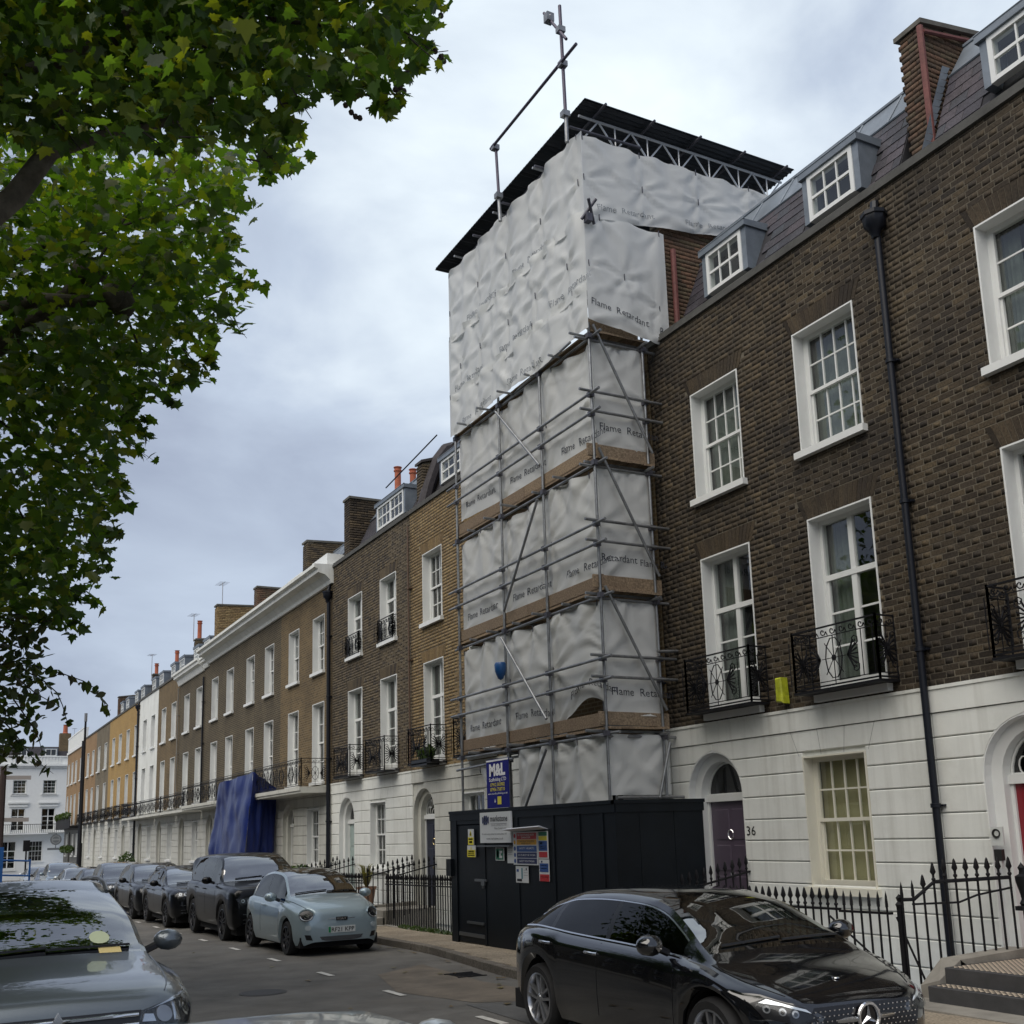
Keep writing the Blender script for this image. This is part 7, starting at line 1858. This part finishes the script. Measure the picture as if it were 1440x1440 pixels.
car('low black sports utility car behind the big off-roader', (6.4, 30.7, zg(30)), 0, mac, BLKP2)
car('dark grey utility car fourth in the right-hand row', (6.35, 35.7, zg(35.7)), 0, suv(L=4.7, W=1.9, H=1.58, hood=1.0, rake=.9, r=.36, wb=2.75), mat('paint_dark_grey', (.008, .009, .011), .3, coat=.45, spec=.15))
SAL = dict(HATCH); SAL.update(front=front_suv)
def front_plain(root, bvh, Ln, Wd, pm):
    g = [(-.4, .48), (.4, .48), (.45, .63), (-.45, .63)]; patch(bvh, g, 0, .008, 'grille', BLACKP, root)
    hl = [(.5, .58), (.8, .56), (.86, .68), (.56, .70)]; lamp(root, bvh, hl, -.3, [(.68, .63, .04)]); lamp(root, bvh, mirrorx(hl), .3, [(-.68, .63, .04)])
    plate(root, '', 0, .4, bvh)
PLAIN = dict(HATCH0); PLAIN.update(front=front_plain, trim=BLACKP)
ys_ = [(41.3, 'dark saloon fifth in the right-hand row', paint('paint_charcoal', (.02, .021, .023), .4)), (47.0, 'sixth car of the right-hand row, dark with a pale windscreen', BLKP2), (53.0, 'seventh car of the right-hand row, silver', SILV), (59.0, 'eighth car of the right-hand row, pale blue-grey', paint('paint_bluegrey', (.2, .25, .29), .5)), (65.0, 'ninth car of the right-hand row, black', BLKP), (71.5, 'tenth car of the right-hand row, silver, farthest seen', SILV)]
for i, (y, lab, pm) in enumerate(ys_): car(lab, (6.2-.05*i, y, zg(y)), 0, PLAIN if i % 3 else suv(L=4.6, W=1.86, H=1.62, hood=1.0, rake=.85, r=.35, wb=2.7), pm, detail=0)
car('silver grey utility car with diamond emblem in the left foreground', (.78, 7.5+4.66/2, zg(9.6)), 0, OUT, GREY, group='cars parked along the left-hand kerb')
car('pale car far behind the silver grey one on the left', (.75, 25.5, zg(25)), 0, PLAIN, paint('paint_cream', (.5, .52, .46), .2), detail=0, group='cars parked along the left-hand kerb')
NEAR = dict(PLAIN); NEAR['top'] = [(t, z*.903) for t, z in HATCH0['top']]
car('silver car close to the camera, only its roof in view at the bottom edge', (.985, 4.0, zg(4)), pi, NEAR, paint('paint_silver_near', (.40, .43, .44), .6, .3), group='cars parked along the left-hand kerb')
# ------------------------------------------------------------------ trees on the left pavement
BARK = mat('plane_bark', (.075, .065, .05), .9, var=.45, vs=7, bump=.8, bs=20, dirt=((.16, .15, .12), .7, 5)); TWIG = mat('twig', (.035, .03, .024), .9)
LEAFA = leaf_mat('plane_leaf', [(.022, .05, .012), (.04, .085, .018), (.06, .11, .022), (.028, .06, .014), (.13, .15, .02), (.045, .09, .018), (.03, .065, .015), (.10, .16, .025)], .5)
LEAFC = leaf_mat('cherry_leaf', [(.025, .045, .018), (.035, .06, .022), (.05, .07, .025), (.045, .035, .025)], .4)
_lobes = [(0, -.02), (.10, .02), (.26, -.06), (.30, .08), (.50, .22), (.33, .30), (.36, .48), (.20, .46), (.12, .62), (0, .86)]
LP = np.array(_lobes+[(-u, v) for u, v in _lobes[1:-1][::-1]])
def leaf_pts(fold=.12): 
    z = -fold*np.abs(LP[:, 0])-.10*(LP[:, 1]-.3)**2
    return np.concatenate([np.column_stack([LP[:, 0], LP[:, 1]-.3, z]), [[0, 0.0, .0]]])
OV = np.array([(0, -.5), (.24, -.25), (.31, .0), (.2, .28), (0, .58), (-.2, .28), (-.31, .0), (-.24, -.25)])
def oval_pts(): return np.concatenate([np.column_stack([OV[:, 0], OV[:, 1], -.2*np.abs(OV[:, 0])]), [[0, .05, 0.02]]])
def rotm(n):
    """random leaf frames: blades mostly facing up and down, drooping"""
    az = rng.random(n)*2*pi; tilt = rng.normal(.55, .5, n); rl = rng.normal(0, .55, n)
    ca, sa, ct, st_, cr_, sr_ = np.cos(az), np.sin(az), np.cos(tilt), np.sin(tilt), np.cos(rl), np.sin(rl)
    Z = np.zeros(n); O = np.ones(n)
    Rz = np.stack([ca, -sa, Z, sa, ca, Z, Z, Z, O], 1).reshape(n, 3, 3); Rx = np.stack([O, Z, Z, Z, ct, st_, Z, -st_, ct], 1).reshape(n, 3, 3); Ry = np.stack([cr_, Z, sr_, Z, O, Z, -sr_, Z, cr_], 1).reshape(n, 3, 3)
    return Rz @ Rx @ Ry
def leaves(name, P_, s, pts, m, parent):
    n = len(P_); k = len(pts); Rm = rotm(n)
    Q = pts[None]*np.stack([.8+.45*rng.random(n), .85+.3*rng.random(n), rng.uniform(-.6, 3.2, n)], 1)[:, None, :]
    V = np.einsum('nij,nkj->nki', Rm, Q)*s[:, None, None]+P_[:, None, :]
    f = np.array([(i, (i+1) % (k-1), k-1) for i in range(k-1)])
    F = (f[None]+(np.arange(n)*k)[:, None, None]).reshape(-1, 3)
    o = quads(name, V.reshape(-1, 3), F, m, parent); o['kind'] = 'stuff'; return o
def inpoly(p, poly):
    x, y = p; r = False; j = len(poly)-1
    for i in range(len(poly)):
        if (poly[i][1] > y) != (poly[j][1] > y) and x < (poly[j][0]-poly[i][0])*(y-poly[i][1])/(poly[j][1]-poly[i][1])+poly[i][0]: r = not r
        j = i
    return r
def crown(poly, n, d0, d1, spread, per, bbox, holes=()):
    """leaf positions: bunches spread through the depth of the crown"""
    res = []
    while len(res) < n:
        x, y = random.uniform(bbox[0], bbox[2]), random.uniform(bbox[1], bbox[3])
        if not inpoly((x, y), poly) or any(math.hypot(x-a, y-c) < r_ for a, c, r_ in holes): continue
        D_ = random.uniform(d0, d1) if not callable(d0) else d0(x, y)
        c = at(x, y, D_)
        for k in range(per):
            p = c+Vector((random.gauss(0, spread), random.gauss(0, spread), random.gauss(0, spread*.75)))
            qx, qy, _ = px(p)
            if inpoly((qx, qy), poly) or (k % 2 and inpoly((qx-random.uniform(4, 22), qy-random.uniform(-6, 14)), poly)): res.append(tuple(p))
    return np.array(res)
def limb(root, pts, r0, r1, name='limb', m=BARK, knob=False, n=9):
    b = MB(); k = len(pts); b.tube([at(*p) for p in pts], r0, n, r2=[r0+(r1-r0)*i/(k-1) for i in range(k)])
    if knob:
        c = at(*pts[-1]); 
        for i in range(7): 
            q = c+Vector((random.uniform(-.1, .1), random.uniform(-.1, .1), random.uniform(-.08, .1))); rr = random.uniform(.1, .17)
            b.lathe([(0, -rr), (rr*.7, -rr*.7), (rr, 0), (rr*.7, rr*.7), (0, rr)], q, 8)
    return b.build(name, m, root, smooth=60)
def tree(label, base, top, r0):
    t = thing('plane_tree', label, 'tree', base, 'plane trees on the left pavement')
    b = MB(); p0, p1 = Vector(base), Vector(top); pts = [p0+(p1-p0)*(i/6)+Vector((.12*sin(i*1.7), .1*cos(i*1.3), 0)) for i in range(7)]
    b.tube(pts, r0*1.25, 14, r2=[r0*1.35, r0*1.05, r0, r0*.97, r0*.93, r0*.9, r0*.8]); b.build('trunk', BARK, t, smooth=60)
    return t
# near tree: the dark bough across the top
t1 = tree('large plane tree overhanging the top left corner', (-1.9, 5.0, zg(5)+.12), (-1.5, 5.6, 6.2), .30)
polyA = [(-520, -260), (640, -260), (640, -20), (622, 0), (612, 28), (590, 60), (604, 90), (585, 96), (560, 112), (536, 146), (505, 122), (478, 130), (462, 108), (432, 120), (415, 148), (400, 178), (396, 212), (372, 228), (352, 205), (300, 190), (250, 196), (200, 205), (120, 195), (60, 215), (0, 190), (-520, 330)]
LA = crown(polyA, 19000, 8.0, 11.2, .28, 14, (-520, -260, 640, 330))
t2 = tree('second plane tree filling the left edge, with pollarded knuckles', (-1.8, 14.0, zg(14)+.12), (-1.5, 13.6, 6.6), .32)
polyB = [(-520, 120), (0, 175), (120, 190), (260, 190), (352, 206), (408, 180), (418, 200), (398, 232), (352, 240), (336, 262), (344, 292), (326, 330), (322, 352), (346, 396), (344, 420), (322, 452), (300, 470), (302, 498), (268, 516), (246, 545), (232, 562), (205, 545), (196, 556), (178, 556), (188, 590), (188, 624), (170, 648), (160, 690), (158, 738), (140, 762), (150, 800), (118, 842), (96, 862), (80, 872), (40, 862), (0, 872), (-520, 900)]
LB = crown(polyB, 23000, 12.0, 17.5, .34, 14, (-520, 120, 430, 900), holes=((112, 460, 11), (62, 388, 9), (195, 205, 8), (155, 535, 5)))
for (tr_, L_, nm) in ((t1, LA, 'a'), (t2, LB, 'b')):
    dist = np.array([px(p)[2] if (0 < px(p)[0] < 1440 and 0 < px(p)[1] < 1440) else 99 for p in L_]); od = np.argsort(dist); pick = od[:300]; rest = od[300:]
    sz = rng.uniform(.10, .185, len(L_)) if nm == 'a' else rng.uniform(.12, .225, len(L_))
    key = 'leafmesh'
    if key not in _unit:
        P_ = leaf_pts(); k = len(P_); me = bpy.data.meshes.new('leaf'); me.from_pydata(P_.tolist(), [], [(i, (i+1) % (k-1), k-1) for i in range(k-1)]); me.materials.append(LEAFA); _unit[key] = me
    Rm = rotm(300)
    for q_ in range(3):
        if (key, q_) not in _unit:
            m3 = _unit[key].copy()
            for v in m3.vertices: v.co.z *= (.3, 1.6, 3.0)[q_]; v.co.x *= (1.1, .95, .8)[q_]
            _unit[(key, q_)] = m3
    for j, i in enumerate(pick):
        o = link('leaf', _unit[(key, j % 3)], tr_, Vector(L_[i])-wloc(tr_)); o.rotation_euler = Matrix(Rm[j].tolist()).to_euler(); o.scale = (sz[i],)*3
    leaves('crown', L_[rest], sz[rest], leaf_pts(), LEAFA, tr_)
limb(t1, [(-260, 420, 8.6), (-60, 345, 8.8), (20, 278, 9), (70, 212, 9.3), (95, 160, 9.6)], .12, .07)
limb(t1, [(60, 220, 9.2), (140, 192, 9.4), (235, 172, 9.6), (300, 140, 9.8)], .06, .025)
limb(t1, [(-200, 260, 8.8), (20, 110, 9), (150, 60, 9.2), (195, 40, 9.3)], .08, .05, knob=True); limb(t1, [(195, 40, 9.3), (330, 20, 9.2), (480, 40, 9.1), (560, 80, 9.0)], .03, .008, m=TWIG); limb(t1, [(195, 40, 9.3), (330, 80, 9.6), (420, 120, 9.6)], .03, .008, m=TWIG)
limb(t2, [(-300, 640, 13.6), (-90, 545, 13.6), (10, 478, 13.5), (75, 430, 13.4)], .17, .10)
limb(t2, [(-160, 440, 13.2), (0, 434, 13.2), (60, 421, 13.1), (115, 424, 13), (168, 420, 13)], .085, .075, knob=True)
limb(t2, [(75, 430, 13.4), (110, 400, 13.4), (128, 382, 13.4)], .09, .09, knob=True)
limb(t2, [(-120, 450, 13.8), (0, 378, 13.8), (60, 345, 13.8), (120, 337, 13.8), (190, 343, 13.9)], .07, .03)
for (a, b_, c) in (((168, 420), (210, 380), (300, 300)), ((168, 420), (240, 440), (330, 400)), ((168, 420), (200, 500), (240, 550)), ((128, 382), (180, 300), (260, 230)), ((120, 337), (220, 300), (330, 260)), ((-40, 560), (60, 640), (150, 680)), ((-40, 600), (40, 740), (120, 800))):
    limb(t2, [(*a, 13.3), (*b_, 13.5), (*c, 13.8)], .02, .006, m=TWIG, n=5)
b = MB()
for (x, y) in ((556, 126), (563, 124), (560, 130), (568, 128), (486, 148), (494, 158), (500, 164), (506, 166), (602, 70), (612, 72), (620, 80), (624, 86), (618, 84), (622, 12), (620, 22), (398, 160), (404, 168)):
    p = at(x, y, 9.0); b.lathe([(0, -.026), (.018, -.018), (.026, 0), (.018, .018), (0, .026)], p, 6)
b.build('seed_ball', mat('seed_ball', (.05, .035, .03), .9), t1)['kind'] = 'stuff'
# leafy sprays standing out from the crown edge
def sprays(root, poly, D0, sz, n):
    L_ = []; k = 0
    while k < n:
        i = random.randrange(len(poly)-1); (x0, y0), (x1, y1) = poly[i], poly[i+1]; t = random.random(); x, y = x0+(x1-x0)*t, y0+(y1-y0)*t
        if x < 20 or y < 5: continue
        k += 1; a = random.uniform(-.5, 1.1); l = random.uniform(14, 34); D_ = D0+random.uniform(-.5, .5)
        pts = [(x-25*cos(a), y-25*sin(a)-4, D_), (x, y, D_), (x+l*cos(a), y+l*sin(a)+random.uniform(0, 8), D_)]
        limb(root, pts, .008, .003, m=TWIG, n=4, name='twig')
        for j in range(random.randint(4, 7)):
            f = random.uniform(-.6, 1.0); L_.append(tuple(at(x+l*f*cos(a)+random.uniform(-5, 5), y+l*f*sin(a)+random.uniform(-2, 9), D_+random.uniform(-.1, .1))))
    leaves('spray', np.array(L_), rng.uniform(*sz, len(L_)), leaf_pts(), LEAFA, root)
sprays(t1, polyA, 8.8, (.12, .19), 26); sprays(t2, polyB, 13.5, (.14, .22), 60)
# cherry: small dark leaves drooping at the left edge
t3 = thing('cherry_tree', 'small dark-leaved cherry tree drooping at the left edge above the far white house', 'tree', (-.9, 17, zg(17)+.12))
b = MB(); b.tube([(-.9, 17, zg(17)), (-.8, 16.6, 1.6), (-.5, 16.2, 3.4)], .11, 10, r2=.07); b.build('trunk', TWIG, t3)
tw = [[(-60, 950), (20, 930), (55, 938), (90, 948), (118, 958), (134, 968), (146, 985), (150, 1003), (156, 998)], [(30, 940), (62, 958), (80, 974), (88, 992), (93, 1010), (96, 1020)], [(20, 950), (50, 975), (68, 985), (84, 994)], [(-60, 900), (10, 880), (40, 893), (66, 900)], [(-30, 860), (40, 878), (70, 880), (96, 884)], [(-20, 990), (20, 1030), (45, 1065), (75, 1088)], [(-30, 960), (10, 1000), (25, 1050), (22, 1080)], [(20, 985), (45, 1020), (55, 1040), (60, 1062)]]
LC = []
for w in tw:
    limb(t3, [(x, y, 14.2) for x, y in w], .014, .003, m=TWIG, n=4, name='twig')
    for (x0, y0), (x1, y1) in zip(w, w[1:]):
        k = max(2, int(math.hypot(x1-x0, y1-y0)/5.5))
        for i in range(k):
            t = i/k; x, y = x0+(x1-x0)*t+random.uniform(-5, 5), y0+(y1-y0)*t+random.uniform(-1, 8)
            LC.append(tuple(at(x, y, 14.2+random.uniform(-.15, .15))))
polyC = [(-300, 830), (0, 858), (50, 868), (58, 905), (50, 930), (62, 952), (48, 985), (56, 1010), (40, 1050), (55, 1075), (20, 1085), (0, 1090), (-300, 1100)]
LC = np.concatenate([np.array(LC), crown(polyC, 2900, 13.2, 15.5, .16, 8, (-300, 830, 60, 1100), holes=((12, 1008, 12), (35, 1020, 7), (22, 1040, 7), (8, 1060, 8), (34, 960, 6)))])
leaves('crown', LC, rng.uniform(.11, .17, len(LC)), oval_pts(), LEAFC, t3)

# two unseen street trees beyond the left edge, added to darken car reflections
for lab, y in (('third plane tree, unseen beyond the left edge, added for the reflections in car windows', 25.0), ('fourth plane tree, unseen farther beyond the left edge, added for reflections', 37.0)):
    t = tree(lab, (-5.2, y, zg(y)+.12), (-5.0, y, 5.6), .28)
    o = bush('crown', t, (-5.6, y, 7.0), (3.4, 5.2, 3.2), 5200, LEAFA, .26); o['kind'] = 'stuff'
